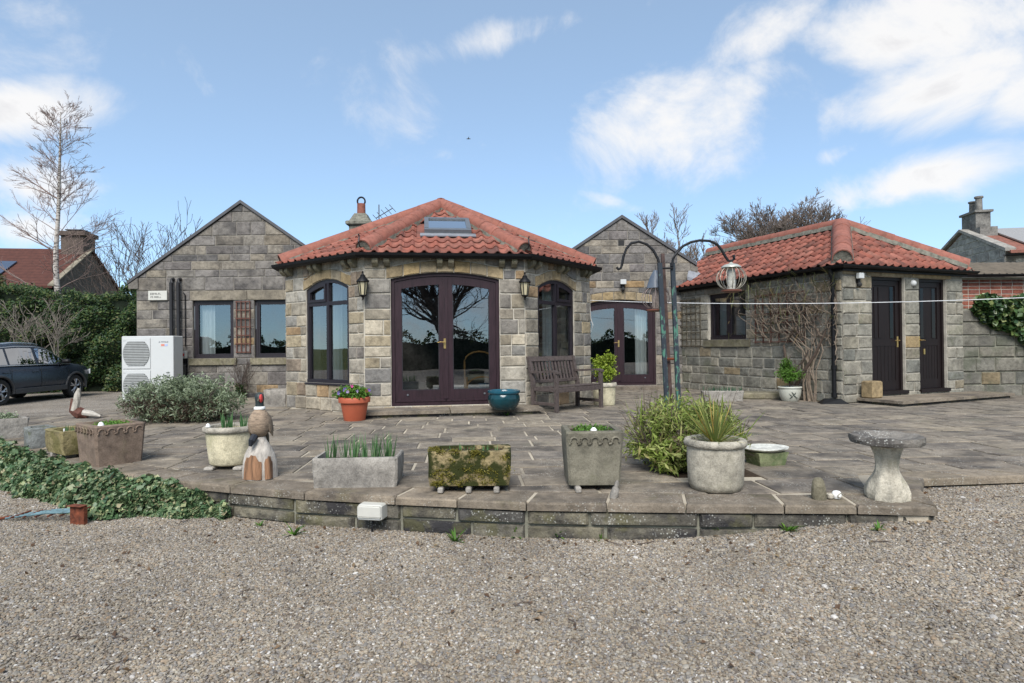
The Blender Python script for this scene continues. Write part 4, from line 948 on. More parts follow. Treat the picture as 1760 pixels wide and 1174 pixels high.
for k, o in enumerate((d1, d2)):
    m = MB(); arch_frame(P_D, o, .055, -.13, -.05, m, bottom=False); P_D.box(m, o.u0-.02, o.u1+.02, o.z0-.03, o.z0+.03, -.13, .05)
    dd = m.build('door', M_DOOR, ou, off=ob); a, b = o.u0+.057, o.u1-.057; n0, n1 = -.11, -.075
    lf = MB(); P_D.box(lf, a, b, o.z0+.03, o.z1-.057, n0, n1-.018); P_D.box(lf, a, a+.09, o.z0+.035, o.z1-.06, n0, n1); P_D.box(lf, b-.09, b, o.z0+.035, o.z1-.06, n0, n1)
    for (z0_, z1_) in ((o.z1-.15, o.z1-.06), (o.z0+.82, o.z0+.94), (o.z0+.035, o.z0+.2)): P_D.box(lf, a+.091, b-.091, z0_, z1_, n0, n1-.001)
    lf.build('leaf', M_DOOR, dd, off=ob); nb = 6; w_b = (b-a-.18)/nb
    for i in range(nb):
        m = MB(); P_D.box(m, a+.09+i*w_b+.004, a+.09+(i+1)*w_b-.004, o.z0+.2, o.z0+.82, n1-.018, n1-.008); m.build('board', M_DOOR, dd, off=ob)
    gl_ = ((b-.215, b-.13),) if k == 0 else ((a+.11, a+.19), (b-.22, b-.13))
    for (p, q) in gl_: pane(P_D, p, q, o.z0+.96, o.z1-.17, n1-.010, dd, ob, glass_mat('door_glass_%d' % R.randrange(9999), (0.05, .06, .06), 0.0, mult=.6), name='pane')
    pn = MB(); P_D.box(pn, a+.12, a+.2, o.z0+.97, o.z1-.18, n1-.018, n1-.006); P_D.box(pn, a+.23, a+.31, o.z0+.97, o.z1-.18, n1-.018, n1-.006)
    if k == 0: pn.build('panel', M_DOOR, dd, off=ob)
    lever(P_D, b-.045 if k == 0 else a+.045, o.z0+.92, n1, dd, ob, -1 if k == 0 else 1, plate=.12)
    if k == 1:
        kk = MB(); P_D.box(kk, a+.17, a+.21, o.z0+.66, o.z0+.76, n1-.008, n1+.004); kk.build('key_tag', M_BRASS, dd, off=ob)
# roof
ov = .10; r0 = OC-OU*ov-OV*ov; E0 = r0+Z*2.375; E1 = r0+OU*(3.14+2*ov)+Z*2.375; E2 = E1+OV*5.4; E3 = E0+OV*5.4
AP = OC+OU*1.57+OV*1.3+Z*3.33; AB = OC+OU*1.57+OV*5.2+Z*3.33
m = MB()
for poly in ((E0, E1, AP), (E3, E0, AP, AB), (E1, E2, AB, AP)): m.prism([Vector(p)-Z*.05 for p in poly], (0, 0, .045))
oroof = m.build('roof', M_TILE, ou, off=ob)
n_ = tile_slope(oroof, ob, [E3, E0, AP, AB], M_TILE); n_ += tile_slope(oroof, ob, [E0, E1, AP], M_TILE)
print('outbuilding tiles', n_)
ridge_run(oroof, ob, E0+(AP-E0).normalized()*.1, AP-(AP-E0).normalized()*.04, M_RIDGE, r=.16, lift=.055); ridge_run(oroof, ob, E1+(AP-E1).normalized()*.1, AP-(AP-E1).normalized()*.04, M_RIDGE, r=.14, lift=.06); ridge_run(oroof, ob, AP, AB, M_RIDGE, r=.14, lift=.06)
gutter(ou, ob, [p-Z*.02 for p in (E3-OU*.05, E0-OU*.05-OV*.05, E1+OU*.05-OV*.05, E2+OU*.05)], r=.055)
m = MB(); P_W.box(m, 0, 5.07, 2.26, 2.345, .05, .07); P_D.box(m, -.07, 3.2, 2.26, 2.345, .05, .07); m.build('fascia', M_BLACK, ou, off=ob)
# downpipe with shoe
pp = lambda s, z, n: P_W.p(5-s, z, n)
m = MB(); m.tube([pp(.12, 2.32, .13), pp(.12, 2.22, .12), pp(.12, 2.13, .075), pp(.12, 2.0, .07), pp(.12, .1, .07)], .036, 10)
for z in (2.05, .62, .14): m.tube([pp(.12, z-.035, .07), pp(.12, z+.035, .07)], .046, 10)
dp_ = m.build('downpipe', M_BLACK, ou, off=ob, smooth=True)
m = MB(); c = pp(.12, 0, .12); m.hexa([c+Vector((-.27, -.14, 0)), c+Vector((.2, -.2, 0)), c+Vector((.3, .1, 0)), c+Vector((-.2, .14, 0)), c+Vector((-.15, -.05, .08)), c+Vector((.1, -.1, .085)), c+Vector((.15, .05, .08)), c+Vector((-.1, .08, .085))]); m.build('gully_cover', M_BLACK, dp_, off=ob)
# blocks and steps by the doors
m = MB(); s0_ = [gp(1476, 690, 0), gp(1536, 704, 0), gp(1712, 695, 0), gp(1700, 682, 0)]
sp = [P_D.p(.28, 0, .03), P_D.p(.28, 0, .85), P_D.p(3.5, 0, .66), P_D.p(3.5, 0, .05)]
m = MB(); m.prism([p+Z*.05 for p in (sp[0], sp[1], P_D.p(1.9, 0, .755), P_D.p(1.9, 0, .03))], (0, 0, .045)); m2 = MB(); m2.prism([p+Z*.05 for p in (P_D.p(1.915, 0, .03), P_D.p(1.915, 0, .755), sp[2], sp[3])], (0, 0, .043)); m3 = MB(); m3.prism([p-Z*.02 for p in (P_D.p(.33, 0, .03), P_D.p(.33, 0, .8), P_D.p(3.45, 0, .61), P_D.p(3.45, 0, .03))], (0, 0, .069))
c = P_D.p(1.9, 0, .4); st2 = thing('door_step', 'wide low stone step in front of the two brown outbuilding doors', 'step', c)
for q in (m, m2): q.build('slab', M_COPING, st2, off=c)
m3.build('riser', M_ST_RET, st2, off=c)  # inset base, coloured dark to draw the shadow gap below the slab edge
c = P_D.p(.44, .096, .19); m = MB(); m.cbox(-.125, .125, -.11, .11, 0, .29, .02); q = m.build('stone_block', M_SANDST); q.location = c; q.rotation_euler = (0, 0, OT); tag(q, 'squared buff stone block standing left of the brown doors on the step', 'stone block')
# fittings on the outbuilding
def flood(loc, facing, label, s=1.0):
    t = thing('security_light', label, 'light', loc, facing)
    m = MB(); m.cbox(-.06*s, .06*s, -.10*s, -.03*s, .03*s, .13*s, .01); m.build('lamp_head', M_WHITE, t)
    m = MB(); m.cbox(-.025*s, .025*s, -.05*s, 0, -.04*s, .05*s, .006); m.build('bracket', M_BLACK, t)
    m = MB(); m.lathe([(.01*s, -.11*s), (.036*s, -.09*s), (.04*s, -.06*s), (.02*s, -.03*s)], 12, 0, -.05*s); m.build('sensor', M_GAP, t, smooth=True); return t
flood(P_D.p(.32, 2.1, .03), OT, 'black and white security light on the outbuilding corner beside the brown doors')
flood(P_S.p(2.62, 2.42, .02), 0, 'small white security light on the small gable above the French doors', 1.15)
m = MB(); m.lathe([(.06, 0), (.058, .02), (.045, .045), (.015, .06)], 16); q = m.build('bulkhead_light', M_WHITE, smooth=True); q.matrix_basis = basis(P_D.p(1.74, 2.1, .02), P_D.U, Z) ; tag(q, 'small round white bulkhead light between the two brown doors', 'light')

# ================================================================== GARDEN WALL, BRICK SHED, FAR HOUSES
wb = Vector((10, 11.7, 0)); gw = thing('garden_wall', 'mossy stone garden wall right of the outbuilding with ivy hanging over', 'wall', wb)
P_GW = Plane((8.50, 11.6), (1, 0.02)); wo = wall_core(P_GW, 0, 4.2, -.1, lambda u: 1.66, [], .35, 'wall_core', M_MORTAR_R, gw, wb)
stone_courses(P_GW, 0, 4.2, -.02, 1.64, lambda u: 1.7, [], [], M_ST_GARDEN, wo, wb, ch=.225, wr=(.28, .75), seed=61, proud=.025, joint=.022)
bk = Vector((10.4, 13, 0)); bs = thing('brick_shed', 'red brick shed with brown corrugated roof behind the mossy garden wall', 'shed', bk)
P_B = Plane((8.72, 12.25), (1, .02)); brick_m = stone_mat('red_brick', [(0.0, (.22, .075, .05)), (.5, (.27, .10, .065)), (1.0, (.19, .07, .055))], bump=.3, dark=.15)
wo = wall_core(P_B, 0, 4.5, 0, lambda u: 2.32, [], .23, 'wall', M_MORTAR, bs, bk)
stone_courses(P_B, 0, 4.5, 1.60, 2.28, lambda u: 2.4, [], [], brick_m, wo, bk, ch=.075, wr=(.222, .228), seed=62, proud=.008, joint=.012, name='brick')
m = MB(); P_B.box(m, 0, .23, 0, 2.3, -3.2, -.23); P_B.box(m, 4.27, 4.5, 0, 2.3, -3.2, -.23); m.build('side_wall', brick_m, bs, off=bk)
m = MB(); V = []; nw = 4.7/.076; us = linsp(-.1, 4.6, 248)
for (n_, z_) in ((.17, 2.36), (-2.9, 2.98)):
    for i, u in enumerate(us): V.append(P_B.p(u, z_+.022*math.sin(u/.152*2*math.pi), n_))
L = len(us); m.add(V, [(i, i+1, L+i+1, L+i) for i in range(L-1)]); m.build('roof', plain('corrugated_sheet', (.13, .105, .075), .85, var=.4, scale=5), bs, off=bk, smooth=80, fix=False)
gutter(bs, bk, [P_B.p(-.15, 2.36, .2), P_B.p(4.7, 2.36, .2)], r=.055)
# stone house far right with solar panels
F = Vector((16.2, 20, 0)); Bk = Vector((17.1, 25, 0)); gd = (Bk-F).normalized(); rd = Vector((gd.y, -gd.x, 0)); hb = (F+Bk)/2
fh = thing('stone_cottage', 'pale stone cottage with twin-pot chimney and solar panels far right', 'house', hb)
P_C = Plane(Bk, F-Bk); gwid = (F-Bk).length; ctop = lambda u: 5.0-1.02*abs(u-gwid/2)/(gwid/2)
wo = wall_core(P_C, 0, gwid, 0, ctop, [], .3, 'wall', M_MORTAR, fh, hb, brk=(gwid/2,))
stone_courses(P_C, 0, gwid, 2.4, 4.98, ctop, [], [], M_FARST, wo, hb, clips=((.408, 1, 4.99+.408*gwid/2), (-.408, 1, 4.99-.408*gwid/2)), ch=.26, wr=(.35, .9), seed=71, proud=.02, joint=.03)
P_CF = Plane(F, rd); m = MB(); P_CF.box(m, .01, 9, 0, 3.95, -.3, 0); fwl = m.build('wall', M_FARST, fh, off=hb)
up_ = lambda t_, w_, dz=0: F+rd*t_+gd*w_+Z*(3.98+1.02*min(w_, gwid-w_)/(gwid/2)+dz)
m = MB()
for (a, b) in ((-.25, gwid/2), (gwid+.25, gwid/2)):
    q = [up_(.02, a), up_(9, a), up_(9, b), up_(.02, b)]; m.prism(q, (0, 0, .09))
rf = m.build('roof', tile_mat('far_tile', [(0, (.22, .09, .065)), (1, (.25, .10, .07))]), fh, off=hb)
for k in range(3):
    m = MB(); a = .75+k*1.9; m.prism([up_(a, .2, .13), up_(a+1.86, .2, .13), up_(a+1.86, gwid/2-.15, .13), up_(a, gwid/2-.15, .13)], (0, 0, .05)); m.build('solar_panel', plain('solar_glass_%d' % k, (.30, .27, .23), .25, var=.05, spec=.8), rf, off=hb)
m = MB(); m.prism([up_(-.12, -.2, .06), up_(.2, -.2, .06), up_(.2, gwid/2, .06), up_(-.12, gwid/2, .06)], (0, 0, .1)); m.prism([up_(-.12, gwid+.2, .06), up_(.2, gwid+.2, .06), up_(.2, gwid/2, .06), up_(-.12, gwid/2, .06)], (0, 0, .1)); m.build('verge_coping', M_FARST, fh, off=hb)
gutter(fh, hb, [up_(-.2, -.3, -.02), up_(9, -.3, -.02)], r=.07)
cc = hb+rd*.45; m = MB(); M_CHIM = stone_mat('chimney_stone', [(0, (.17, .16, .145)), (1, (.2, .19, .17))], dark=.5)
def rbox(mb, c, a, b, z0, z1): return mb.hexa([c-rd*a-gd*b+Z*z0, c+rd*a-gd*b+Z*z0, c+rd*a+gd*b+Z*z0, c-rd*a+gd*b+Z*z0, c-rd*a-gd*b+Z*z1, c+rd*a-gd*b+Z*z1, c+rd*a+gd*b+Z*z1, c-rd*a+gd*b+Z*z1])
rbox(m, cc, .28, .8, 4.6, 5.1); rbox(m, cc, .24, .46, 5.1, 5.68); rbox(m, cc, .3, .53, 5.68, 5.76); chm = m.build('chimney', M_CHIM, fh, off=hb)
for k, (dd_, h_) in enumerate(((-.2, .5), (.2, .4))):
    m = MB(); p = cc+gd*dd_; m.lathe([(.115, 5.75), (.105, 5.8+h_*.85), (.14, 5.8+h_*.87), (.14, 5.8+h_)], 12, p.x, p.y); m.build('chimney_pot', M_CHIM, chm, off=hb, smooth=True)
# red-roofed house far left
F = Vector((-18.45, 24.6, 0)); Bk = Vector((-19.3, 30.2, 0)); gd = (Bk-F).normalized(); rd = Vector((-gd.y, gd.x, 0)); hb = (F+Bk)/2; gwid = (Bk-F).length
fl = thing('red_roofed_house', 'brown stone house with red tiled roof and chimney beyond the hedge', 'house', hb)
ltop = lambda u: 5.45-1.75*abs(u-gwid/2)/(gwid/2)
P_LH = Plane(F, Bk-F); wall_core(P_LH, 0, gwid, -.5, ltop, [], .3, 'wall', M_FARDARK, fl, hb, brk=(gwid/2,))
m = MB(); Plane(F+rd*9, -rd).box(m, 0, 9, -.5, 3.7, -.3, 0); m.build('wall', M_FARDARK, fl, off=hb)
up_ = lambda t_, w_, dz=0: F+rd*t_+gd*w_+Z*(3.72+1.75*min(w_, gwid-w_)/(gwid/2)+dz)
m = MB()
for (a, b) in ((-.3, gwid/2), (gwid+.3, gwid/2)): m.prism([up_(-.1, a), up_(9, a), up_(9, b), up_(-.1, b)], (0, 0, .1))
def rowtile():
    t = NT('red_plain_tile'); p = t.pos(); s = t.n('ShaderNodeSeparateXYZ'); t.link(p, s.inputs[0])
    w_ = t.n('ShaderNodeMath', operation='FRACT'); t.link(t.math('MULTIPLY', s.outputs[2], 7.0), w_.inputs[0])
    c = t.mix(1.0, t.ramp(t.noise(p, 6, 6, .7), [(.3, (.06, .028, .023)), (.6, (.10, .042, .032)), (.8, (.085, .04, .032))]), t.ramp(w_.outputs[0], [(0, .55), (.2, 1.0)]), 'MULTIPLY')
    return t.done(c, .85, spec=.15)
rf = m.build('roof', rowtile(), fl, off=hb)
m = MB(); m.prism([up_(2.2, .2, .14), up_(6.5, .2, .14), up_(6.5, 1.5, .14), up_(2.2, 1.5, .14)], (0, 0, .05)); m.build('solar_panel', plain('blue_solar_glass', (.05, .07, .11), .3, spec=.6), rf, off=hb)
m = MB(); m.prism([up_(-.16, -.3, .08), up_(.06, -.3, .08), up_(.06, gwid/2, .08), up_(-.16, gwid/2, .08)], (0, 0, .06)); m.build('verge_mortar', M_LINTEL, fl, off=hb)
cc = hb+rd*.5; m = MB(); rbox(m, cc, .45, .5, 4.8, 6.25); rbox(m, cc, .55, .6, 6.1, 6.28)
chm = m.build('chimney', M_FARDARK, fl, off=hb)
m = MB(); rbox(m, cc, .2, .2, 6.28, 6.36); rbox(m, cc, .36, .36, 6.36, 6.4); m.build('chimney_cap', M_SLATE, chm, off=hb)

# ================================================================== POTS, TROUGHS AND ORNAMENTS ON THE TERRACE
G_BUSH = leaf_mat('silver_leaf', [(0, (.11, .145, .075)), (.5, (.20, .25, .145)), (1, (.34, .39, .27))])
G_SAGE = leaf_mat('sage_leaf', [(0, (.13, .19, .03)), (.5, (.22, .28, .06)), (.8, (.33, .37, .12)), (1, (.24, .20, .08))])
G_IVY = leaf_mat('ivy_leaf', [(0, (.04, .085, .035)), (.3, (.075, .135, .06)), (.6, (.12, .18, .085)), (.8, (.20, .25, .13)), (.93, (.32, .34, .17)), (1, (.28, .21, .14))], .4, .15)
G_IVY2 = leaf_mat('wall_ivy_leaf', [(0, (.015, .04, .012)), (.5, (.04, .085, .025)), (.85, (.09, .14, .04)), (1, (.25, .27, .10))], .35, .12)
G_HEDGE = leaf_mat('conifer_leaf', [(0, (.010, .030, .010)), (.45, (.028, .065, .018)), (.8, (.07, .115, .028)), (1, (.14, .14, .05))])
G_SHOOT = leaf_mat('bulb_shoot', [(0, (.05, .13, .045)), (.6, (.09, .19, .07)), (1, (.15, .25, .10))])
G_BRIGHT = leaf_mat('bright_shrub_leaf', [(0, (.10, .16, .01)), (.6, (.22, .30, .025)), (1, (.36, .42, .07))])
G_MID = leaf_mat('pot_tree_leaf', [(0, (.05, .12, .015)), (1, (.11, .22, .03))])
G_YUC = leaf_mat('yucca_blade', [(0, (.16, .22, .05)), (.6, (.28, .33, .10)), (.85, (.50, .44, .12)), (1, (.46, .28, .07))])
G_WEED = leaf_mat('weed_leaf', [(0, (.06, .16, .02)), (1, (.14, .26, .04))])
M_TROUGH_GREY = stone_mat('grey_trough_stone', [(0, (.27, .25, .22)), (1, (.31, .285, .25))], dark=.35, bump=.6)
M_TROUGH_MOSS = stone_mat('mossy_trough_stone', [(0, (.24, .19, .10)), (1, (.27, .21, .11))], moss=.78, mosscol=(.028, .032, .008), mfine=7, bump=.9)
M_TROUGH_OLIVE = stone_mat('olive_trough_stone', [(0, (.24, .20, .10)), (1, (.26, .215, .11))], moss=.45, mosscol=(.12, .11, .035), mfine=6, bump=.8)
M_TROUGH_BLUE = stone_mat('blue_grey_stone', [(0, (.16, .17, .165)), (1, (.19, .195, .185))], moss=.3, bump=.8)
M_BROWNPOT = stone_mat('brown_planter', [(0, (.165, .12, .092)), (1, (.185, .138, .105))], moss=.25, mosscol=(.17, .15, .085), mfine=3, bump=.3)
M_GREYPOT = stone_mat('grey_green_planter', [(0, (.15, .138, .105)), (1, (.165, .15, .115))], moss=.25, mosscol=(.15, .15, .09), mfine=3, bump=.3)
M_CREAM = stone_mat('cream_pot_stone', [(0, (.50, .45, .31)), (1, (.53, .48, .34))], moss=.3, mosscol=(.36, .34, .2), mfine=4, bump=.35)
M_RIMGREY = stone_mat('weathered_rim_stone', [(0, (.33, .30, .25)), (1, (.36, .33, .27))], bump=.8)
M_LIGHTPOT = stone_mat('pale_round_pot_stone', [(0, (.42, .385, .31)), (1, (.45, .41, .33))], moss=.2, mosscol=(.33, .31, .23), mfine=5, bump=.45, dark=.12)
M_TERRA = plain('orange_terracotta', (.36, .085, .04), .6, var=.12, scale=6, bump=.1)
M_TEAL = plain('teal_glaze', (.003, .035, .045), .15, var=.35, scale=5, spec=.5)
M_TEALR = plain('teal_glaze_rim', (.008, .07, .105), .18, var=.2, scale=5, spec=.5)
M_WHITEST = plain('white_pebble', (.75, .75, .72), .6, var=.05)
M_MOSSG = plain('green_moss', (.10, .13, .02), .95, var=.5, scale=25, bump=1.0, spec=.1)

def trough(label, loc, rotz, W, D, H, mat, wall=.045, taper=.02, feet=(), footmat=None, soil=.06, name='stone_trough', cat='planter', group=None, moss=None, jit=0.006):
    t = thing(name, label, cat, loc, rotz, group); zf = .045 if feet else 0.0
    m = MB(); x, y = W/2, D/2; k = 6; V = []; rng = random.Random(hash(label) % 999)
    def ring(hx, hy, z, c=.018, jt=0):
        pts = []
        for (sx_, sy_) in ((-1, -1), (1, -1), (1, 1), (-1, 1)):
            a = [(sx_*(hx-c), sy_*hy), (sx_*hx, sy_*(hy-c))]
            if sx_*sy_ < 0: a.reverse()
            a = a if (sx_, sy_) in ((1, -1), (-1, 1)) else a
            pts += a
        pts = sorted(pts, key=lambda p: math.atan2(p[1], p[0])); return [(p[0]+rng.uniform(-jt, jt), p[1]+rng.uniform(-jt, jt), z+rng.uniform(-jt, jt)*.5) for p in pts]
    prof = [(x-taper, y-taper, zf), (x-taper*.75, y-taper*.75, zf+H*.25), (x-taper*.35, y-taper*.35, zf+H*.65), (x, y, zf+H-.012), (x-.008, y-.008, zf+H), (x-wall, y-wall, zf+H), (x-wall-.005, y-wall-.005, zf+H-soil-.03)]
    rings = [ring(a, b, z, jt=jit) for a, b, z in prof]
    n = 8; V = [p for r_ in rings for p in r_]
    f = [tuple(range(n-1, -1, -1))]+[(i*n+j, i*n+(j+1) % n, (i+1)*n+(j+1) % n, (i+1)*n+j) for i in range(len(rings)-1) for j in range(n)]
    m.add(V, f); m.build('body', mat, t, smooth=30)
    m = MB(); g = 6; xs_ = linsp(-x+wall, x-wall, g); ys_ = linsp(-y+wall, y-wall, g)
    m.add([(a, b, zf+H-soil+rng.uniform(-.01, .015)) for b in ys_ for a in xs_], [(j*g+i, j*g+i+1, (j+1)*g+i+1, (j+1)*g+i) for j in range(g-1) for i in range(g-1)]); m.build('soil', moss or M_SOIL, t, smooth=60)
    for (fx, fy) in feet:
        m = MB(); m.cbox(fx-.02, fx+.02, fy-.035, fy+.1, 0, zf-.002, .008); m.build('foot', footmat or M_TROUGH_GREY, t)
    return t, zf+H-soil
def shoots(t, z, pts, L, mat=None, per=9, w=.012, spread=.25, name='bulb_shoots', droop=.05):
    sp = []
    for (x, y) in pts:
        for _ in range(per):
            a = R.uniform(0, 6.28); q = R.random()*.022
            sp.append(((x+q*math.cos(a), y+q*math.sin(a), z-.01), (math.cos(a)*spread*R.random(), math.sin(a)*spread*R.random(), 1), L*R.uniform(.55, 1.1), w, droop*R.random()))
    return blades(name, sp, mat or G_SHOOT, t)
def scroll_frieze(t, W, y, z, n, mat, rot=0):
    for i in range(n):
        u = -W/2+W*(i+.5)/n; m = MB(); r_ = W/n*.36
        pts = [(u+r_*math.cos(g), y, z+r_*math.sin(g)) for g in linsp(-.5, 3.6, 10)]+[(u-r_*1.25, y, z-r_*.75), (u-r_*1.9 if i else u-r_*1.4, y, z-r_*.8)]
        c, s_ = math.cos(rot), math.sin(rot); pts = [(a*c-b*s_, a*s_+b*c, q) for a, b, q in pts]
        m.tube(pts, .0085, 5); m.build('frieze_scroll', mat, t, smooth=True)

# far-left troughs
p = gp(10, 753); t, z = trough('long grey stone trough with low green plants at the left edge', p+Vector((-.18, .18, 0)), rad(-38), .75, .36, .24, M_TROUGH_GREY)
leaf_cloud('plants', clumps((.05, 0, z+.05), (.22, .12, .05), 60, 14, .018), .03, G_BUSH, t)
p = gp(52, 771); t, z = trough('small blue-grey stone block trough behind the olive mossy trough', p+Vector((.02, .12, 0)), rad(-42), .34, .24, .22, M_TROUGH_BLUE, taper=.01, jit=.012, moss=M_MOSSG)
p = gp(98, 790); t, z = trough('olive mossy stone trough on small feet beside the brown planter', p+Vector((0.0, .2, 0)), rad(-36), .46, .32, .225, M_TROUGH_OLIVE, jit=.012, feet=((-.12, -.1), (.12, -.1)))
shoots(t, z, [(-.05, -.02), (.08, .03), (.12, -.03)], .11); MB().box(.1, .115, -.1, -.09, z, z+.08).build('plant_label', M_WHITEST, t)
# brown planter with scroll frieze
t, z = trough('brown square-sided planter with scroll frieze and mossy soil', (-3.77, 5.73, 0), rad(52), .42, .50, .37, M_BROWNPOT, name='scroll_planter', taper=.025, jit=.002, moss=M_MOSSG, soil=.03)
scroll_frieze(t, .38, -.248, .315, 5, M_BROWNPOT); scroll_frieze(t, .46, -.21, .315, 6, M_BROWNPOT, rot=rad(-90))
leaf_cloud('moss_tufts', clumps((0, 0, z+.01), (.17, .2, .01), 80, 12, .012), .02, G_WEED, t)
m = MB(); m.lathe([(.005, z-.01), (.026, z), (.028, z+.03), (.016, z+.055), (.004, z+.062)], 10, -.14, -.19); m.build('white_stone', M_WHITEST, t, smooth=True)
# cream round pot with bulbs
def round_pot(name, label, loc, prof, mat, rim=None, soil_r=None, soil_z=None, segs=32, cat='planter', group=None, sx=1, sy=1, jit=0.0):
    t = thing(name, label, cat, loc, 0, group); m = MB(); m.lathe(prof, segs, sx=sx, sy=sy, jit=jit); m.build('body', mat, t, smooth=50)
    if rim: m = MB(); m.lathe(rim[0], segs, sx=sx, sy=sy, cap=False); m.build('rim', rim[1], t, smooth=60)
    if soil_r: m = MB(); m.lathe([(.001, soil_z+.012), (soil_r*.6, soil_z+.008), (soil_r, soil_z)], 16, sx=sx, sy=sy, jit=.03, cap=False); m.build('soil', M_SOIL, t, smooth=True)
    return t
p = gp(379, 811); H = .345
t = round_pot('round_stone_pot', 'cream tapered stone pot with daffodil shoots beside the pheasant carving', p+Vector((0, .2, 0)), [(.155, .035), (.175, .05), (.185, .12), (.205, .30), (.207, .345), (.18, .347), (.175, .26)], M_CREAM,
    ([(.202, .318), (.226, .325), (.232, .345), (.226, .366), (.205, .374), (.182, .368), (.178, .345)], M_RIMGREY), .178, .30, sx=1.0, sy=.92)
shoots(t, .3, [(-.05, .0), (-.02, .05), (-.08, .04), (.1, .04)], .19, per=12, w=.016); m = MB(); m.lathe([(.01, .37), (.02, .38), (.015, .4), (.003, .41)], 8, -.12, -.16); m.build('white_stone', M_WHITEST, t, smooth=True)
for k in (-.12, .13): m = MB(); m.cbox(k-.04, k+.04, -.17, -.05, 0, .034, .01); m.build('foot', M_TROUGH_GREY, t)
# light grey trough with daffodils
a, b = gp(530, 838), gp(672, 843); c = (a+b)/2; ang = math.atan2(b.y-a.y, b.x-a.x)
t, z = trough('pale grey rectangular stone trough full of daffodil shoots', c+Vector((.03, .2, 0)), rad(2), .64, .36, .225, M_TROUGH_GREY, wall=.03, taper=.012, jit=.004)
shoots(t, z, [(-.22, -.06), (-.2, .04), (-.1, -.03), (-.03, -.07), (-.04, .05), (.05, -.05), (.12, -.03), (.12, .06), (.2, -.07), (.21, .0), (.24, -.02)], .235, per=13, w=.0095, spread=.34)
m = MB(); m.box(.2, .215, -.152, -.148, z, z+.035); m.build('plant_label', M_WHITEST, t)
# very mossy trough
c = gp(806, 848); t, z = trough('dark moss-covered stone trough on three stone feet', c+Vector((0, .19, 0)), rad(-1), .60, .33, .245, M_TROUGH_MOSS, wall=.05, taper=.012, jit=.010, feet=((-.2, -.16), (0, -.16), (.2, -.16)), soil=.025)
shoots(t, z, [(-.14, -.02), (-.07, 0), (.02, .02), (.1, -.02), (.13, .02), (.2, 0), (-.02, -.05)], .075, per=4, w=.008)
leaf_cloud('moss_cushion', np.vstack([clumps((x_, y_, .288), (.04, .025, .008), 40, 8, .008) for x_, y_ in ((-.25, -.12), (-.27, 0), (-.1, -.145), (.05, -.145), (-.2, -.14))]+[np.array([[R.uniform(-.29, .29), -.166, R.uniform(.06, .27)]])+NP.normal(size=(26, 3))*[.016, .0025, .012] for _ in range(42)]), .014, leaf_mat('moss_leaf', [(0, (.10, .09, .01)), (1, (.22, .19, .03))]), t)
# square scroll planter
c = gp(1023, 846); t, z = trough('tall grey-green square planter with scroll frieze near the sage bush', c+Vector((0, .21, 0)), rad(1), .415, .40, .385, M_GREYPOT, name='scroll_planter', taper=.022, jit=.002, feet=((-.125, -.2),), soil=.03, footmat=M_WHITEST if False else M_TROUGH_GREY)
scroll_frieze(t, .37, -.203, .365, 5, M_GREYPOT); leaf_cloud('seedlings', clumps((0, .02, z+.015), (.16, .14, .012), 50, 10, .014), .024, G_WEED, t)
shoots(t, z, [(-.02, 0), (.12, .03), (.1, -.05)], .06, per=5, w=.007)
m = MB(); m.lathe([(.005, z), (.024, z+.01), (.024, z+.035), (.01, z+.052)], 10, .0, -.14); m.build('white_stone', M_WHITEST, t, smooth=True)
c = gp(1054, 856); m = MB(); m.lathe([(.026, 0), (.03, .03), (.024, .07), (.014, .085), (.017, .105), (.006, .125)], 10, jit=.08); q = m.build('stone_figure', M_TROUGH_GREY, smooth=50); q.location = c; q.rotation_euler = (0, rad(14), 0); tag(q, 'small leaning stone figure propped against the tall square planter', 'ornament')
# pale round pot with yucca
c = gp(1246, 851); t = round_pot('round_stone_pot', 'pale round stone pot with thick rim holding a yellow-green yucca', c+Vector((0, .2, 0)), [(.15, 0), (.175, .008), (.193, .05), (.198, .2), (.200, .335), (.17, .337), (.165, .27)], M_LIGHTPOT, ([(.196, .31), (.214, .315), (.222, .335), (.214, .358), (.195, .366), (.17, .36), (.166, .33)], M_RIMGREY), .168, .31)
sp = []
for i in range(120):
    a = R.uniform(0, 6.28); e = R.uniform(.12, 1.35); sp.append(((.02*math.cos(a), .02*math.sin(a), .32+R.random()*.03), (math.cos(a)*math.cos(e), math.sin(a)*math.cos(e), math.sin(e)), R.uniform(.22, .36), R.uniform(.009, .014), R.uniform(.0, .12)))
blades('yucca_blades', sp, G_YUC, t)
# low moulded basin
c = gp(1327, 803); t = thing('stone_basin', 'low square basin with pale scalloped top on a green base behind the yucca pot', 'ornament', c+Vector((0, .14, 0)), rad(12))
m = MB(); m.hexa([(-.115, -.1, 0), (.115, -.1, 0), (.115, .1, 0), (-.115, .1, 0), (-.13, -.11, .05), (.13, -.11, .05), (.13, .11, .05), (-.13, .11, .05)]); m.hexa([(-.125, -.105, .0505), (.125, -.105, .0505), (.125, .105, .0505), (-.125, .105, .0505), (-.145, -.12, .115), (.145, -.12, .115), (.145, .12, .115), (-.145, .12, .115)]); m.build('base', stone_mat('green_stained_stone', [(0, (.22, .24, .13)), (1, (.25, .26, .15))], moss=.5, mosscol=(.1, .14, .06)), t)
m = MB(); m.lathe([(.13, .116), (.19, .135), (.205, .145), (.20, .152), (.15, .146), (.06, .14), (.01, .142)], 20, jit=.035, sx=1.0, sy=.8); m.build('top', stone_mat('white_stained_stone', [(0, (.50, .50, .45)), (1, (.54, .53, .48))], bump=.4, moss=.2, mosscol=(.3, .32, .25)), t)
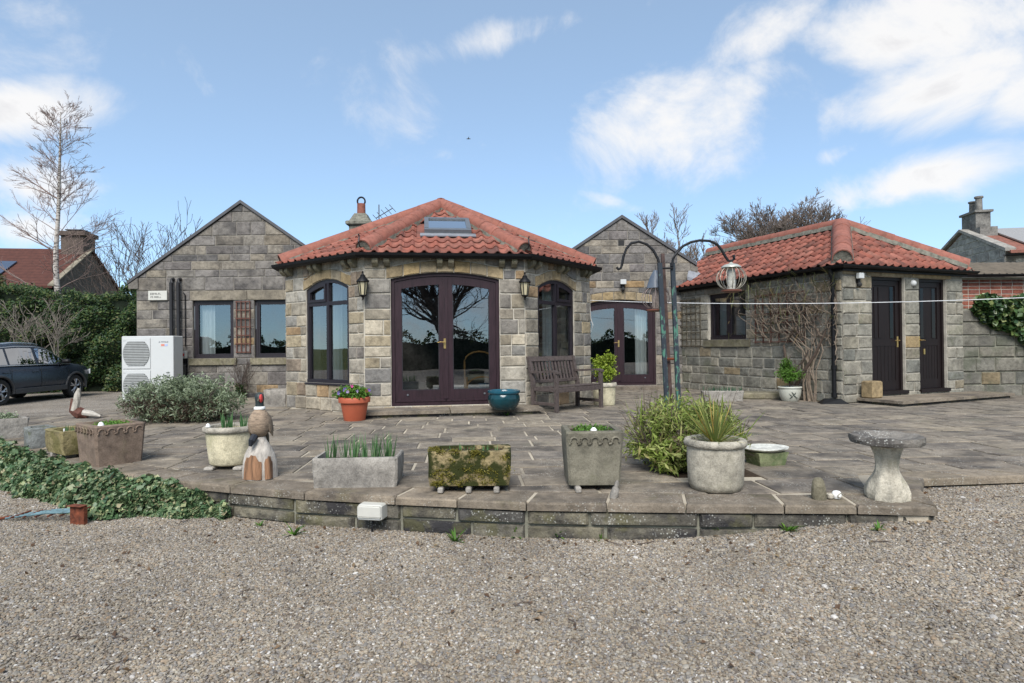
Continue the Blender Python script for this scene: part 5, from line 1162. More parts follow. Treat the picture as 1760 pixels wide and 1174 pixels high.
# standing stone and white ornament
c = gp(1407, 857); m = MB(); m.lathe([(.045, 0), (.049, .02), (.043, .08), (.034, .125), (.02, .142), (.004, .146)], 12, jit=.06); q = m.build('standing_stone', M_SILL, smooth=50); q.location = c; q.rotation_euler = (0, rad(-3), .3); tag(q, 'small upright rounded sandstone beside the white shell ornament', 'stone')
c = gp(1437, 857); t = thing('shell_ornament', 'little white spiral ornament on the coping near the bird bath', 'ornament', c, .5)
m = MB(); m.lathe([(.006, 0), (.022, .004), (.031, .022), (.03, .04), (.02, .052), (.005, .056)], 14); m.build('body', M_WHITEST, t, smooth=True); m = MB(); m.lathe([(.012, 0), (.021, .012), (.02, .03), (.008, .04)], 12, -.045, .015); m.build('head', M_RIMGREY, t, smooth=True); m = MB(); m.tube([(0.026*math.cos(g), -.03+g*.001, .028+.014*math.sin(g)) for g in linsp(0, 6.2, 12)], .004, 4); m.build('spiral', M_RIMGREY, t)
# bird bath
c = gp(1540, 862); t = thing('bird_bath', 'stone bird bath on a tree-trunk pedestal at the terrace corner', 'bird bath', c+Vector((0, .1, 0)))
m = MB(); rng = random.Random(4); V = []; segs = 26; prof = [(.125, 0), (.128, .05), (.115, .10), (.088, .145), (.07, .19), (.066, .23), (.074, .29), (.092, .345), (.094, .36)]
for i, (r_, z_) in enumerate(prof):
    for k in range(segs):
        g = 2*math.pi*k/segs; q = r_*(1+.07*math.sin(k*3.9+z_*6)+rng.uniform(-.03, .03)); V.append((q*math.cos(g), q*math.sin(g), z_))
m.add(V, [(i*segs+k, i*segs+(k+1) % segs, (i+1)*segs+(k+1) % segs, (i+1)*segs+k) for i in range(len(prof)-1) for k in range(segs)]); m.build('pedestal', stone_mat('pedestal_stone', [(0, (.46, .42, .34)), (1, (.5, .46, .37))], moss=.35, mosscol=(.2, .19, .13), mfine=6, dark=.2, bump=.8), t, smooth=50)
m = MB(); V = []; prof = [(.08, .355), (.16, .36), (.215, .372), (.222, .395), (.215, .422), (.19, .425), (.12, .40), (.01, .395)]; segs = 40
for i, (r_, z_) in enumerate(prof):
    for k in range(segs):
        g = 2*math.pi*k/segs; j = (rng.uniform(-.035, .035) if 1 < i < 6 else 0); V.append((r_*(1+j)*math.cos(g), r_*(1+j)*math.sin(g), z_+j*.12))
m.add(V, [(i*segs+k, i*segs+(k+1) % segs, (i+1)*segs+(k+1) % segs, (i+1)*segs+k) for i in range(len(prof)-1) for k in range(segs)]); m.build('basin', stone_mat('basin_stone', [(0, (.19, .175, .15)), (1, (.21, .19, .165))], dark=.6, lichen=.8, bump=1.0), t, smooth=40)
# pheasant carving
c = gp(437, 827); t = thing('pheasant_carving', 'carved and painted wooden pheasant standing on a pale tree stump', 'sculpture', c+Vector((0, .12, 0)))
m = MB(); V = []; prof = [(.125, 0), (.126, .06), (.119, .14), (.108, .2), (.078, .265), (.052, .31), (.044, .335)]; segs = 22
for i, (r_, z_) in enumerate(prof):
    for k in range(segs): g = 2*math.pi*k/segs; q = r_*(1+.05*math.sin(k*2.3)+.05*math.sin(k*1.1+z_*9)); V.append((q*math.cos(g), q*math.sin(g)*.9, z_))
m.add(V, [(i*segs+k, i*segs+(k+1) % segs, (i+1)*segs+(k+1) % segs, (i+1)*segs+k) for i in range(len(prof)-1) for k in range(segs)]+[tuple(range(len(V)-segs, len(V)))])
m.build('stump', plain('silvered_stump_wood', (.44, .40, .35), .85, var=.35, scale=9, stretch=(3, 3, .8), bump=.7), t, smooth=45)
cw = MB()       # freshly carved orange heartwood on the stump's front
for (g0, g1, ztop) in ((-2.35, -1.12, .205), (-.95, -.3, .19)):
    n = 8; V = []
    for j, z_ in enumerate((.008, .07, .13, 1)):
        for k in range(n):
            g = g0+(g1-g0)*k/(n-1); zz = z_ if j < 3 else ztop*(.72+.28*math.sin(math.pi*k/(n-1))+(.0, .06, -.05, .09, -.02, .04, -.08, .0)[k])
            zz = min(zz, ztop); rr_ = .131 if zz < .1 else .131-(zz-.1)*.13; rr_ *= (1+.05*math.sin((g % 6.283)/6.283*22*2.3)+.05*math.sin((g % 6.283)/6.283*22*1.1+zz*9))+.015
            V.append((rr_*math.cos(g), rr_*math.sin(g)*.9, zz))
    cw.add(V, [(j*n+k, j*n+k+1, (j+1)*n+k+1, (j+1)*n+k) for j in range(3) for k in range(n-1)])
cw.build('bare_heartwood', plain('orange_heartwood', (.225, .12, .065), .85, var=.75, scale=10, stretch=(4, 4, .5), bump=.6), t, smooth=60)
def blob(prof, cx=0, cy=0, sx=1, sy=1, segs=16): return MB().lathe(prof, segs, cx, cy, sx=sx, sy=sy)
blob([(.008, .325), (.042, .34), (.074, .375), (.088, .43), (.084, .48), (.064, .525), (.04, .552), (.031, .568)], sx=1.0, sy=1.05).build('body', plain('carved_feather_wood', (.27, .20, .14), .8, var=.5, scale=16, stretch=(1, 1, 3), bump=.9), t, smooth=50)
for s_ in (-1, 1):
    w_ = MB(); w_.lathe([(.005, -.11), (.032, -.06), (.042, 0), (.036, .05), (.008, .09)], 12, sx=.45, sy=1.2); q = w_.build('wing', plain('wing_wood_%d' % (s_+1), (.20, .15, .105), .8, var=.5, scale=20, bump=.8), t, smooth=50); q.location = (s_*.074, .015, .44); q.rotation_euler = (rad(14), rad(-8*s_), 0)
blob([(.036, .552), (.044, .558), (.044, .572), (.034, .58)]).build('collar', M_WHITEST, t, smooth=True)
blob([(.034, .578), (.031, .60), (.033, .625), (.036, .65), (.03, .675), (.012, .69)]).build('head', plain('dark_green_head_paint', (.02, .03, .03), .5, var=.3), t, smooth=True)
fc = blob([(.004, -.034), (.02, -.02), (.024, .004), (.016, .028), (.004, .034)], sx=.6); q = fc.build('wattle', plain('red_wattle_paint', (.50, .05, .045), .5), t, smooth=True); q.location = (.022, -.024, .645)
fc = MB(); fc.tube([(.012, -.034, .644), (.014, -.055, .638), (.015, -.068, .626)], [.011, .008, .003], 8); fc.build('beak', M_LATH, t, smooth=True)
tl = MB(); tl.tube([(-.01, -.07, .35), (-.02, -.105, .315), (-.03, -.115, .275)], [.03, .028, .012], 8); tl.build('foot', plain('black_foot_paint', (.012, .014, .02), .5), t, smooth=True)
tl = MB(); tl.tube([(.0, .06, .42), (.0, .12, .32), (.0, .15, .2), (.0, .17, .1)], [.03, .026, .018, .006], 7); tl.build('tail', M_LATH, t, smooth=True)
# driftwood carving by the drive
c = gp(140, 719); t = thing('driftwood_carving', 'weathered driftwood carving with brown foot by the drive edge', 'sculpture', c)
m = MB(); m.tube([(.1, 0, .02), (.02, 0, .06), (-.06, .02, .09), (-.13, .03, .12), (-.17, .04, .3)], [.03, .09, .09, .07, .015], 8); m.build('foot', plain('red_brown_wood', (.085, .03, .018), .7, var=.5, scale=20, bump=.5), t, smooth=True)
m = MB(); m.tube([(-.1, .0, .12), (-.07, 0, .25), (-.05, 0, .37), (-.04, .02, .46)], [.055, .05, .045, .02], 8); m.build('upright', plain('silver_driftwood', (.36, .33, .28), .85, var=.4, scale=15, bump=.6), t, smooth=True)
m = MB(); m.tube([(.05, -.02, .09), (.17, -.01, .07), (.3, .0, .03)], [.05, .045, .015], 8); m.build('limb', plain('bleached_wood', (.42, .39, .34), .85, var=.35, scale=15, bump=.5), t, smooth=True)
# terracotta pot with pansies
c = gp(604, 725); t = round_pot('flower_pot', 'orange terracotta pot of pansies left of the garden room doors', c+Vector((0, .18, 0)), [(.145, 0), (.15, .01), (.185, .2), (.195, .26), (.17, .262), (.165, .2)], M_TERRA, ([(.19, .255), (.222, .262), (.225, .315), (.215, .335), (.185, .337), (.178, .3)], M_TERRA), .18, .31)
leaf_cloud('leaves', clumps((-.01, 0, .39), (.27, .22, .085), 190, 16, .026, .2), .045, G_MID, t)
for nm, col in (('yellow', (.75, .55, .02)), ('pink', (.55, .05, .28)), ('purple', (.13, .08, .35)), ('mauve', (.38, .3, .5)), ('red', (.3, .03, .04)), ('purple_pale', (.2, .14, .4))):
    for _ in range(3 if nm != 'yellow' else 1):
        a = R.uniform(0, 6.28); r_ = R.uniform(.03, .2); fl_ = MB(); r_ *= 1.25; pc = Vector((r_*math.cos(a), -abs(r_*math.sin(a)), .46+R.uniform(-.06, .04)))
        for k in range(5):
            g = k*1.2566; fl_.add([pc, pc+Vector((.02*math.cos(g-.5), -.012, .02*math.sin(g-.5))), pc+Vector((.026*math.cos(g), -.006, .026*math.sin(g))), pc+Vector((.02*math.cos(g+.5), -.012, .02*math.sin(g+.5)))], [(0, 1, 2, 3)])
        fl_.build('flower', MATS.get('petal_'+nm) or plain('petal_'+nm, col, .7, var=.15), t, fix=False)
# teal glazed pot
c = gp(866, 706, .096); t = round_pot('glazed_pot', 'shiny teal glazed pot on the step right of the French doors', c+Vector((0, .18, 0)), [(.14, 0), (.165, .008), (.215, .07), (.242, .14), (.238, .2), (.22, .235), (.2, .235), (.19, .2)], M_TEAL, ([(.218, .232), (.232, .24), (.245, .262), (.24, .288), (.222, .292), (.205, .28), (.2, .24)], M_TEALR), .205, .24)
bt = MB()
for k in range(4): bt.tube([(.02*k-.03, .02, .24), (.02*k-.04+R.uniform(-.03, .03), 0, .24+R.uniform(.06, .11))], .003, 4)
bt.build('dead_stems', M_TWIGP, t)
# pot with bright shrub by the bench
c = gp(1042, 698); t = round_pot('round_stone_pot', 'cream stone pot with bright green shrub beside the bench', c+Vector((0.0, .22, 0)), [(.17, 0), (.185, .01), (.195, .33), (.18, .34), (.17, .3)], M_CREAM, ([(.19, .325), (.215, .33), (.222, .36), (.21, .39), (.18, .39), (.172, .35)], M_LIGHTPOT), .175, .35, cat='planter')
m = MB(); branches(m, (0, 0, .34), (0, 0, 1), .22, .014, 3, random.Random(3), spread=.6, n=(2, 3)); m.build('stems', M_TWIGP, t)
leaf_cloud('leaves', np.vstack([clumps((0, 0, .58), (.19, .17, .17), 130, 18, .03, .2), clumps((.06, 0, .78), (.12, .1, .12), 55, 16, .03, .2), clumps((-.1, 0, .74), (.08, .08, .1), 30, 16, .025, .2)]), .052, G_BRIGHT, t, aspect=.42)
# pot with small tree by the vine
c = gp(1365, 691); t = round_pot('glazed_pot', 'pale glazed pot with dark brushed leaf motif and small green tree by the vine', c+Vector((0, .17, 0)), [(.13, 0), (.14, .01), (.175, .1), (.19, .2), (.185, .235), (.165, .24), (.16, .2)], plain('pale_glaze', (.42, .42, .36), .35, var=.1), ([(.184, .23), (.2, .238), (.205, .252), (.195, .265), (.17, .262), (.165, .24)], plain('pale_glaze_rim', (.46, .46, .40), .35, var=.1)), .17, .235)
mo = MB()
for k, (u0_, z0_, u1_, z1_) in enumerate(((-.07, .06, -.02, .12), (-.02, .12, -.05, .18), (-.02, .12, .03, .08), (-.05, .1, -.09, .15), (-.01, .13, .02, .17), (.03, .08, .06, .06))):
    f_ = lambda u, z_: (u, -math.sqrt(max(.001, (.137+.36*z_ if z_ < .1 else (.173+.17*(z_-.1) if z_ < .2 else .19))**2-u*u))-.004, z_); mo.tube([f_(u0_, z0_), f_((u0_+u1_)/2+.008, (z0_+z1_)/2), f_(u1_, z1_)], [.006, .011, .003], 5)
mo.build('leaf_motif', plain('dark_glaze_brushwork', (.05, .06, .05), .4), t)
m = MB(); branches(m, (0, 0, .23), (0, 0, 1), .26, .014, 3, random.Random(7), spread=.7, n=(2, 3)); m.build('stems', M_TWIG, t)
leaf_cloud('leaves', np.vstack([clumps((0, 0, .48), (.23, .2, .13), 120, 15, .03, .2), clumps((-.05, 0, .66), (.1, .1, .09), 35, 14, .03, .2)]), .05, G_MID, t, aspect=.35)
# trough and slabs against the outbuilding wall
c = gp(1240, 690); t, z = trough('grey stone trough with dark green shoots against the outbuilding wall', c+Vector((.05, .12, 0)), rad(-8), .72, .26, .19, M_TROUGH_GREY, jit=.006)
shoots(t, z, [(-.32+.04*k, R.uniform(-.06, .06)) for k in range(17)], .15, per=8, w=.012, mat=leaf_mat('dark_shoot', [(0, (.03, .09, .045)), (1, (.06, .15, .08))]))
c = gp(1316, 687); m = MB(); m.cbox(-.35, .38, -.16, .2, 0, .125, .02); q = m.build('stone_slab', M_SILL); q.location = c+Vector((0, .2, 0)); q.rotation_euler = (0, 0, rad(-14)); tag(q, 'flat mossy stone slab lying between the trough and the glazed pot', 'stone slab')
c = gp(472, 700); t, z = trough('plain weathered stone trough at the foot of the left gable wall', c+Vector((-.02, .22, 0)), rad(4), .42, .36, .31, M_TROUGH_GREY, jit=.006)
# junction box on the retaining wall
c = at(641, 877, 4.30); t = thing('junction_box', 'white weatherproof electric socket box on the retaining wall', 'electric box', c+Vector((0, -.01, -.055)), rad(-11))
m = MB(); m.cbox(-.09, .09, -.05, .09, 0, .108, .01); m.build('box', M_OFFW, t); m = MB(); m.cbox(-.087, .087, -.062, -.051, .022, .104, .008); m.build('lid', M_OFFW, t); m = MB(); m.box(-.08, .08, -.056, -.0515, .008, .014); m.build('seam', M_GREYP, t)
m = MB(); m.tube([(0, .02, .0), (-.002, -.005, -.06), (.004, -.01, -.15)], .007, 6); m.build('cable', M_BLACK, t)
# rusty iron and garden fork by the ivy
c = gp(132, 903, -.25); t = thing('rusty_edging_plate', 'rust-red iron plate standing on the gravel by the ivy', 'scrap iron', c+Vector((0, .03, 0)), rad(-14))
m = MB(); m.cbox(-.065, .065, -.018, .018, -.02, .14, .006); m.build('plate', plain('rust', (.13, .035, .015), .9, var=.8, scale=22, bump=.9), t)
m = MB(); m.cbox(-.067, .067, -.045, .02, .141, .147, .002); m.build('flange', MATS['rust'], t)
c = gp(85, 897, -.25); t = thing('iron_grate', 'worn blue-painted iron grate lying on the gravel beside the ivy', 'grate', c+Vector((0, .02, .03)), rad(-6))
for k in range(4): m = MB(); m.tube([(-.33, -.045+.035*k, .0), (.0, -.05+.035*k, .045), (.26, -.05+.035*k, .06)], .007, 5); m.build('bar', MATS.get('blue_paint') or plain('blue_paint', (.10, .17, .19), .7, var=.5, scale=25), t)
for k in range(6): x_ = -.26+.1*k; m = MB(); m.tube([(x_, -.07, .01+.05*(x_+.33)), (x_+.02, .08, .02+.08*(x_+.33))], .007, 5); m.build('cross_bar', MATS['rust'], t)
m = MB(); m.tube([(-.33, 0, .0), (-.45, -.04, -.015), (-.56, -.09, -.025)], [.012, .009, .006], 6); m.build('handle', MATS['rust'], t)

# ================================================================== BENCH
A_, B_ = gp(957, 710), gp(1030, 701.5); ang = math.atan2(B_.y-A_.y, B_.x-A_.x); bl = (B_-A_).length
bn = thing('garden_bench', 'weathered dark slatted timber garden bench under the right bay window', 'bench', A_, ang); bl = max(bl, 1.05); bd = .52
sh_ = .40
for x_ in (0.0, bl):
    m = MB(); m.cbox(x_-.028, x_+.028, -.03, .03, 0, .60, .006); m.build('front_leg', M_TEAK, bn)
    m = MB(); m.hexa([(x_-.026, bd-.03, 0), (x_+.026, bd-.03, 0), (x_+.026, bd+.03, 0), (x_-.026, bd+.03, 0), (x_-.026, bd-.03, .42), (x_+.026, bd-.03, .42), (x_+.026, bd+.03, .42), (x_-.026, bd+.03, .42)])
    m.hexa([(x_-.0262, bd-.03, .42), (x_+.0262, bd-.03, .42), (x_+.0262, bd+.03, .42), (x_-.0262, bd+.03, .42), (x_-.026, bd+.085, .87), (x_+.026, bd+.085, .87), (x_+.026, bd+.135, .87), (x_-.026, bd+.135, .87)]); m.build('back_leg', M_TEAK, bn)
    m = MB(); q = [(-.05, .60), (.05, .625), (.2, .618), (.35, .606), (bd+.03, .60)]
    for a_, b_ in zip(q[:-1], q[1:]): m.hexa([(x_-.034, a_[0], a_[1]-.0), (x_+.034, a_[0], a_[1]), (x_+.034, b_[0], b_[1]), (x_-.034, b_[0], b_[1]), (x_-.034, a_[0], a_[1]+.032), (x_+.034, a_[0], a_[1]+.032), (x_+.034, b_[0], b_[1]+.032), (x_-.034, b_[0], b_[1]+.032)])
    m.build('armrest', M_TEAK, bn)
    m = MB(); m.cbox(x_-.02, x_+.02, .031, bd-.031, .1, .15, .004); m.build('stretcher', M_TEAK, bn); m = MB(); m.cbox(x_-.02, x_+.02, .031, bd-.031, .32, .385, .004); m.build('side_rail', M_TEAK, bn)
m = MB(); m.cbox(.029, bl-.029, -.02, .012, .31, .383, .004); m.build('front_rail', M_TEAK, bn)
for k in range(5): m = MB(); m.cbox(-.02 if k else .03, bl+.02 if k else bl-.03, .0+k*.098, .085+k*.098, .388-.006*k, .41-.006*k, .004); m.build('seat_slat', M_TEAK, bn)
yb = lambda z_: bd+(z_-.42)/.45*.115
m = MB(); m.hexa([(.027, yb(.79)-.015, .79), (bl-.027, yb(.79)-.015, .79), (bl-.027, yb(.79)+.03, .79), (.027, yb(.79)+.03, .79), (.027, yb(.86)-.015, .865), (bl-.027, yb(.86)-.015, .865), (bl-.027, yb(.86)+.03, .865), (.027, yb(.86)+.03, .865)]); m.build('top_rail', M_TEAK, bn)
m = MB(); m.cbox(.027, bl-.027, yb(.45)-.012, yb(.45)+.025, .44, .49, .004); m.build('bottom_rail', M_TEAK, bn)
for k in range(13):
    x_ = .06+(bl-.12)*k/12; m = MB(); m.hexa([(x_-.019, yb(.49), .488), (x_+.019, yb(.49), .488), (x_+.019, yb(.49)+.014, .488), (x_-.019, yb(.49)+.014, .488), (x_-.019, yb(.79), .792), (x_+.019, yb(.79), .792), (x_+.019, yb(.79)+.014, .792), (x_-.019, yb(.79)+.014, .792)]); m.build('back_slat', M_TEAK, bn)

# ================================================================== HEAT PUMP, PIPES, SIGN, TRELLISES
hx0, hx1, hy = at(209, 600, 12.35).x, at(298, 600, 12.35).x, 12.35; W = hx1-hx0
hp = thing('heat_pump', 'white twin-fan heat pump unit against the left gable wall', 'heat pump', ((hx0+hx1)/2, hy, -.05)); x0 = -W/2; Hh = 1.37
m = MB(); m.cbox(-W/2, W/2, 0, .36, .06, Hh, .012); body = m.build('casing', M_WHITE, hp)
for x_ in (-.38, .38): m = MB(); m.cbox(x_-.06, x_+.06, .0, .36, 0, .061, .005); m.build('foot', M_GREYP, hp)
for zc in (.37, 1.02):
    m = MB(); m.cbox(x0+.03, x0+.585, -.014, -.002, zc-.31, zc+.31, .004); pn = m.build('fan_panel', M_WHITE, hp)
    cx_ = x0+.305; pts = [(cx_+.268*math.cos(g), min(.245, max(-.245, .30*math.sin(g)))) for g in linsp(0, 2*math.pi, 33)[:-1]]
    m = MB(); m.prism([(a, -.018, zc+b) for a, b in pts], (0, .003, 0)); m.build('grille_back', M_GAP, pn)
    for k in range(15):
        z_ = zc-.23+k*.0329; hw = .268*math.sqrt(max(.02, 1-min(1, ((z_-zc)/.30)**2)))
        m = MB(); m.box(cx_-hw, cx_+hw, -.030, -.0185, z_-.011, z_+.011); m.build('grille_bar', M_GREYP, pn)
    m = MB(); m.box(x0+.04, x0+.1, -.018, -.0145, zc+.255, zc+.262); m.build('slot', M_GREYP, pn)
for z_ in (.63, .55): m = MB(); m.cbox(x0+.9, x0+.97, -.02, -.002, z_, z_+.012, .002); m.build('service_handle', M_GREYP, hp)
M_INK = plain('dark_lettering', (.03, .03, .035), .6)
def worn_print(parent, x, y, z, w, h, mat, n, rng):   # lettering too small to read: a row of worn strokes
    st = w/n
    for k in range(n):
        m = MB(); a_ = x+k*st; kind_ = rng.randrange(4); t_ = st*.2
        m.box(a_, a_+t_, y-.002, y, z, z+h)
        if kind_ != 1: m.box(a_+t_, a_+st*.72, y-.002, y, z+h-t_, z+h)
        if kind_ in (0, 2): m.box(a_+t_, a_+st*.66, y-.002, y, z+h*.42, z+h*.42+t_)
        if kind_ in (1, 2): m.box(a_+t_, a_+st*.7, y-.002, y, z, z+t_)
        if kind_ == 3: m.box(a_+st*.5, a_+st*.5+t_, y-.002, y, z, z+h-t_)
        m.build('letter', mat, parent)
worn_print(hp, x0+.80, -.002, 1.235, .15, .026, plain('grey_print', (.22, .23, .25), .6), 6, random.Random(2))
m = MB(); m.prism([(x0+.75, -.0015, 1.235), (x0+.785, -.0015, 1.235), (x0+.7675, -.0015, 1.268)], (0, -.002, 0)); m.build('emblem', MATS['grey_print'], hp)
m = MB(); m.box(x0+.80, x0+.87, -.004, -.0015, 1.165, 1.205); m.build('red_mark', plain('red_print', (.6, .22, .16), .5), hp); m = MB(); m.box(x0+.875, x0+.93, -.004, -.0015, 1.165, 1.205); m.build('blue_mark', plain('blue_print', (.35, .42, .66), .5), hp)
# black insulated pipes on the gable wall
for k, (px, lab) in enumerate(((295, 'left of the two thick black insulated pipes above the heat pump'), (307, 'right of the two thick black insulated pipes above the heat pump'))):
    a = at(px, 482, 12.93); m = MB(); m.tube([a+Vector((0, .06, .03)), a+Vector((0, 0, .015)), a+Vector((0, -.03, -.05)), (a.x, a.y-.03, 1.2), (a.x, a.y-.06, .9), (a.x, a.y-.12, .7)], .038, 10)
    q = m.build('insulated_pipe', plain('pipe_lagging_%d' % k, (.012, .012, .014), .6), smooth=True, off=(a.x, a.y, .7)); q.location = (a.x, a.y, .7); tag(q, lab, 'pipe')
a = at(318, 500, 12.97); m = MB(); m.tube([(a.x-.04, a.y, 2.25), (a.x, a.y-.01, 2.2), (a.x, a.y-.01, 1.1)], .012, 6); m.tube([(a.x+.03, a.y-.01, .75), (a.x+.02, a.y-.01, .1)], .014, 6); tag(m.build('electric_cable', M_BLACK), 'thin black cable running down to the red rotary switch', 'cable')
c = at(317, 610, 12.95); t = thing('isolator_switch', 'grey switch box with red rotary knob beside the heat pump', 'switch', c); m = MB(); m.cbox(-.055, .055, -.06, .03, -.075, .085, .008); m.build('box', M_OFFW, t); m = MB(); m.tube([(0, -.06, .005), (0, -.085, .005)], .032, 12); m.build('knob', plain('red_plastic', (.5, .03, .02), .4), t); m = MB(); m.cbox(-.045, .045, -.05, .03, -.17, -.076, .008); m.build('gland_box', M_BLACK, t)
c = at(271.5, 508, 12.96); t = thing('house_sign', 'cream two-line house name sign on the left gable wall', 'sign', c); m = MB(); m.cbox(-.20, .20, -.025, .022, -.10, .10, .006); m.build('board', M_OFFW, t)
worn_print(t, -.15, -.0255, .012, .23, .042, M_INK, 7, random.Random(5)); worn_print(t, -.145, -.0255, -.052, .06, .036, M_INK, 2, random.Random(6)); worn_print(t, -.065, -.0255, -.052, .15, .036, M_INK, 5, random.Random(9))
def trellis(label, pl, u0, u1, z0, z1, n, nu, nz, mat, name='trellis'):
    c = pl.p((u0+u1)/2, z0, n); t = thing(name, label, 'trellis', c)
    for k in range(nu): m = MB(); u = u0+(u1-u0)*k/(nu-1); pl.box(m, u-.011, u+.011, z0, z1, n, n+.01); m.build('upright_lath', mat, t, off=c)
    for k in range(nz): m = MB(); z_ = z0+.02+(z1-z0-.04)*k/(nz-1); pl.box(m, u0-.02, u1+.02, z_-.011, z_+.011, n+.0105, n+.02); m.build('cross_lath', mat, t, off=c)
trellis('narrow red-brown trellis between the two left gable windows', P_G, -5.84, -5.56, .95, 2.06, .03, 4, 7, M_LATHR)
trellis('weathered square trellis beside the outbuilding window', P_W, 5-4.42, 5-3.62, .98, 2.08, .035, 6, 8, M_LATH)
trellis('brown trellis behind the bare vine on the outbuilding wall', P_W, 5-1.95, 5-.75, 1.05, 2.0, .035, 7, 6, M_LATHR)

# ================================================================== LANTERNS
def lantern(pl, u, z_, label):
    c = pl.p(u, z_, .03); t = thing('wall_lantern', label, 'lantern', c, math.atan2(pl.U.y, pl.U.x), 'black wall lanterns')
    m = MB(); m.cbox(-.035, .035, -.012, 0, -.12, .08, .004); m.build('back_plate', M_BLACK, t)
    m = MB(); m.tube([(0, -.01, -.14), (0, -.06, -.17), (0, -.105, -.155)], .012, 6); m.build('arm', M_BLACK, t)
    def hexring(r_, z): return [(r_*math.cos(math.pi/3*k), -.11+r_*math.sin(math.pi/3*k), z) for k in range(6)]
    m = MB(); m.add(hexring(.045, -.13)+hexring(.075, .075), [(5, 4, 3, 2, 1, 0)]+[(i, (i+1) % 6, 6+(i+1) % 6, 6+i) for i in range(6)]); m.build('glass_panes', plain('frosted_lantern_glass_%d' % R.randrange(999), (.42, .37, .24), .3, var=.1), t)
    m = MB()
    for k in range(6): a_, b_ = hexring(.047, -.13)[k], hexring(.078, .078)[k]; m.tube([a_, b_], .0075, 5)
    for z, r_ in ((-.132, .05), (.078, .083)):
        q = hexring(r_, z); m.tube(q+[q[0]], .009, 5)
    m.build('cage', M_BLACK, t)
    m = MB(); m.lathe([(.10, .08), (.095, .095), (.06, .135), (.04, .16), (.042, .17), (.018, .195), (.012, .215), (.02, .225), (.004, .245)], 12, 0, -.11); m.build('roof', M_BLACK, t, smooth=40)
    m = MB(); m.lathe([(.004, -.205), (.016, -.19), (.012, -.17), (.03, -.15), (.05, -.135)], 10, 0, -.11); m.build('finial', M_BLACK, t, smooth=40)
lantern(P_F, -.02+.02, 1.98, 'black wall lantern left of the French doors'); lantern(P_F, 2.53, 1.98, 'black wall lantern right of the French doors')

# ================================================================== BIRD FEEDER STAND
FY = 5.55; fs = at(1152, 700, FY); fs.z = -.02; fd = thing('bird_feeder_stand', 'tall flaking green and black iron hook stand rising from the sage bush', 'bird feeder stand', fs)
M_FEED = None
def flaky():
    t = NT('flaking_green_paint'); p = t.pos(); s = t.n('ShaderNodeSeparateXYZ'); t.link(p, s.inputs[0])
    f = t.math('ADD', t.noise(t.vscale(p, (1, 1, .4)), 22, 5, .7), t.math('MULTIPLY', s.outputs[2], -.12))
    c = t.ramp(f, [(.38, (.022, .03, .04)), (.42, (.045, .05, .06)), (.44, (.06, .16, .115))]); return t.done(c, .6, t.bump(t.noise(p, 60, 4), .3, .004))
M_FEED = flaky(); W_ = lambda px, py, dy=0: at(px, py, FY+dy)-fs
def post(p0, p1, w_, nm, mat):
    m = MB(); a, b = Vector(p0), Vector(p1); s_ = Vector((w_, 0, 0)); d_ = Vector((0, w_, 0)); m.hexa([a-s_-d_, a+s_-d_, a+s_+d_, a-s_+d_, b-s_-d_, b+s_-d_, b+s_+d_, b-s_+d_]); return m.build(nm, mat, fd)
post(W_(1147, 720), W_(1134, 452), .019, 'post', M_FEED); post(W_(1154, 718, .1), W_(1139, 436, .1), .015, 'post', plain('rusty_black_iron', (.06, .035, .03), .7, var=.5, scale=20)); post(W_(1167, 716, .03), W_(1156, 452, .03), .019, 'post', M_FEED)
def arc(px, nm): m = MB(); m.tube([W_(a, b) for a, b in px], .0125, 8); return m.build(nm, M_IRON, fd, smooth=True)
arc([(1134, 458), (1131, 445), (1123, 430), (1112, 420), (1098, 415), (1085, 418), (1077, 427), (1072, 440), (1069, 455), (1067, 461), (1063, 463), (1060, 459)], 'hook')
arc([(1155, 458), (1157, 445), (1163, 434), (1174, 423), (1188, 416), (1203, 413), (1220, 414), (1233, 420), (1241, 430), (1247, 441), (1252, 448), (1258, 449), (1262, 444), (1261, 438)], 'hook')
m = MB(); m.tube([W_(1134, 461), W_(1157, 461)], .009, 6); m.build('cross_bar', M_IRON, fd); m = MB(); m.tube([W_(1140, 617, .05), W_(1160, 617, .05)], .012, 6); m.build('cross_bar', MATS['rust'], fd)
def feeder(c, label, globe=.13, dark=False):
    t = thing('bird_feeder', label, 'bird feeder', c); mt = plain('feeder_wire_%d' % R.randrange(999), (.30, .28, .23) if not dark else (.19, .15, .14), .5, metal=.4)
    m = MB(); m.lathe([(.036, -.10), (.036, .08)], 12); m.build('seed_tube', plain('seed_tube_%d' % R.randrange(999), (.40, .39, .34) if not dark else (.25, .2, .17), .4, var=.4, scale=40), t, smooth=True)
    for k in range(14):
        g = k*math.pi*2/14; m = MB(); m.tube([(globe*math.sin(a)*math.cos(g), globe*math.sin(a)*math.sin(g), globe*.84*math.cos(a)) for a in linsp(.35, math.pi-.5, 9)], .0035, 4); m.build('cage_wire', mt, t)
    if not dark: m = MB(); m.lathe([(.088, .095), (.086, .104), (.06, .122), (.02, .132), (.006, .15)], 16); m.build('lid', plain('pale_lid', (.42, .43, .38), .4, metal=.3), t, smooth=50)
    else: m = MB(); m.lathe([(.085, .09), (.075, .13), (.05, .2), (.015, .26)], 16); m.build('cone_lid', plain('blue_grey_lid', (.09, .11, .14), .4), t, smooth=50)
    m = MB(); m.lathe([(.09, -.108), (.09, -.12), (.05, -.13)], 16); m.build('tray', plain('brown_tray_%d' % R.randrange(999), (.14, .05, .03), .6), t, smooth=50)
    m = MB(); m.tube([(0, 0, .13), (0, 0, .2 if not dark else .3)], .003, 4); m.build('hanger', M_IRON, t); return t
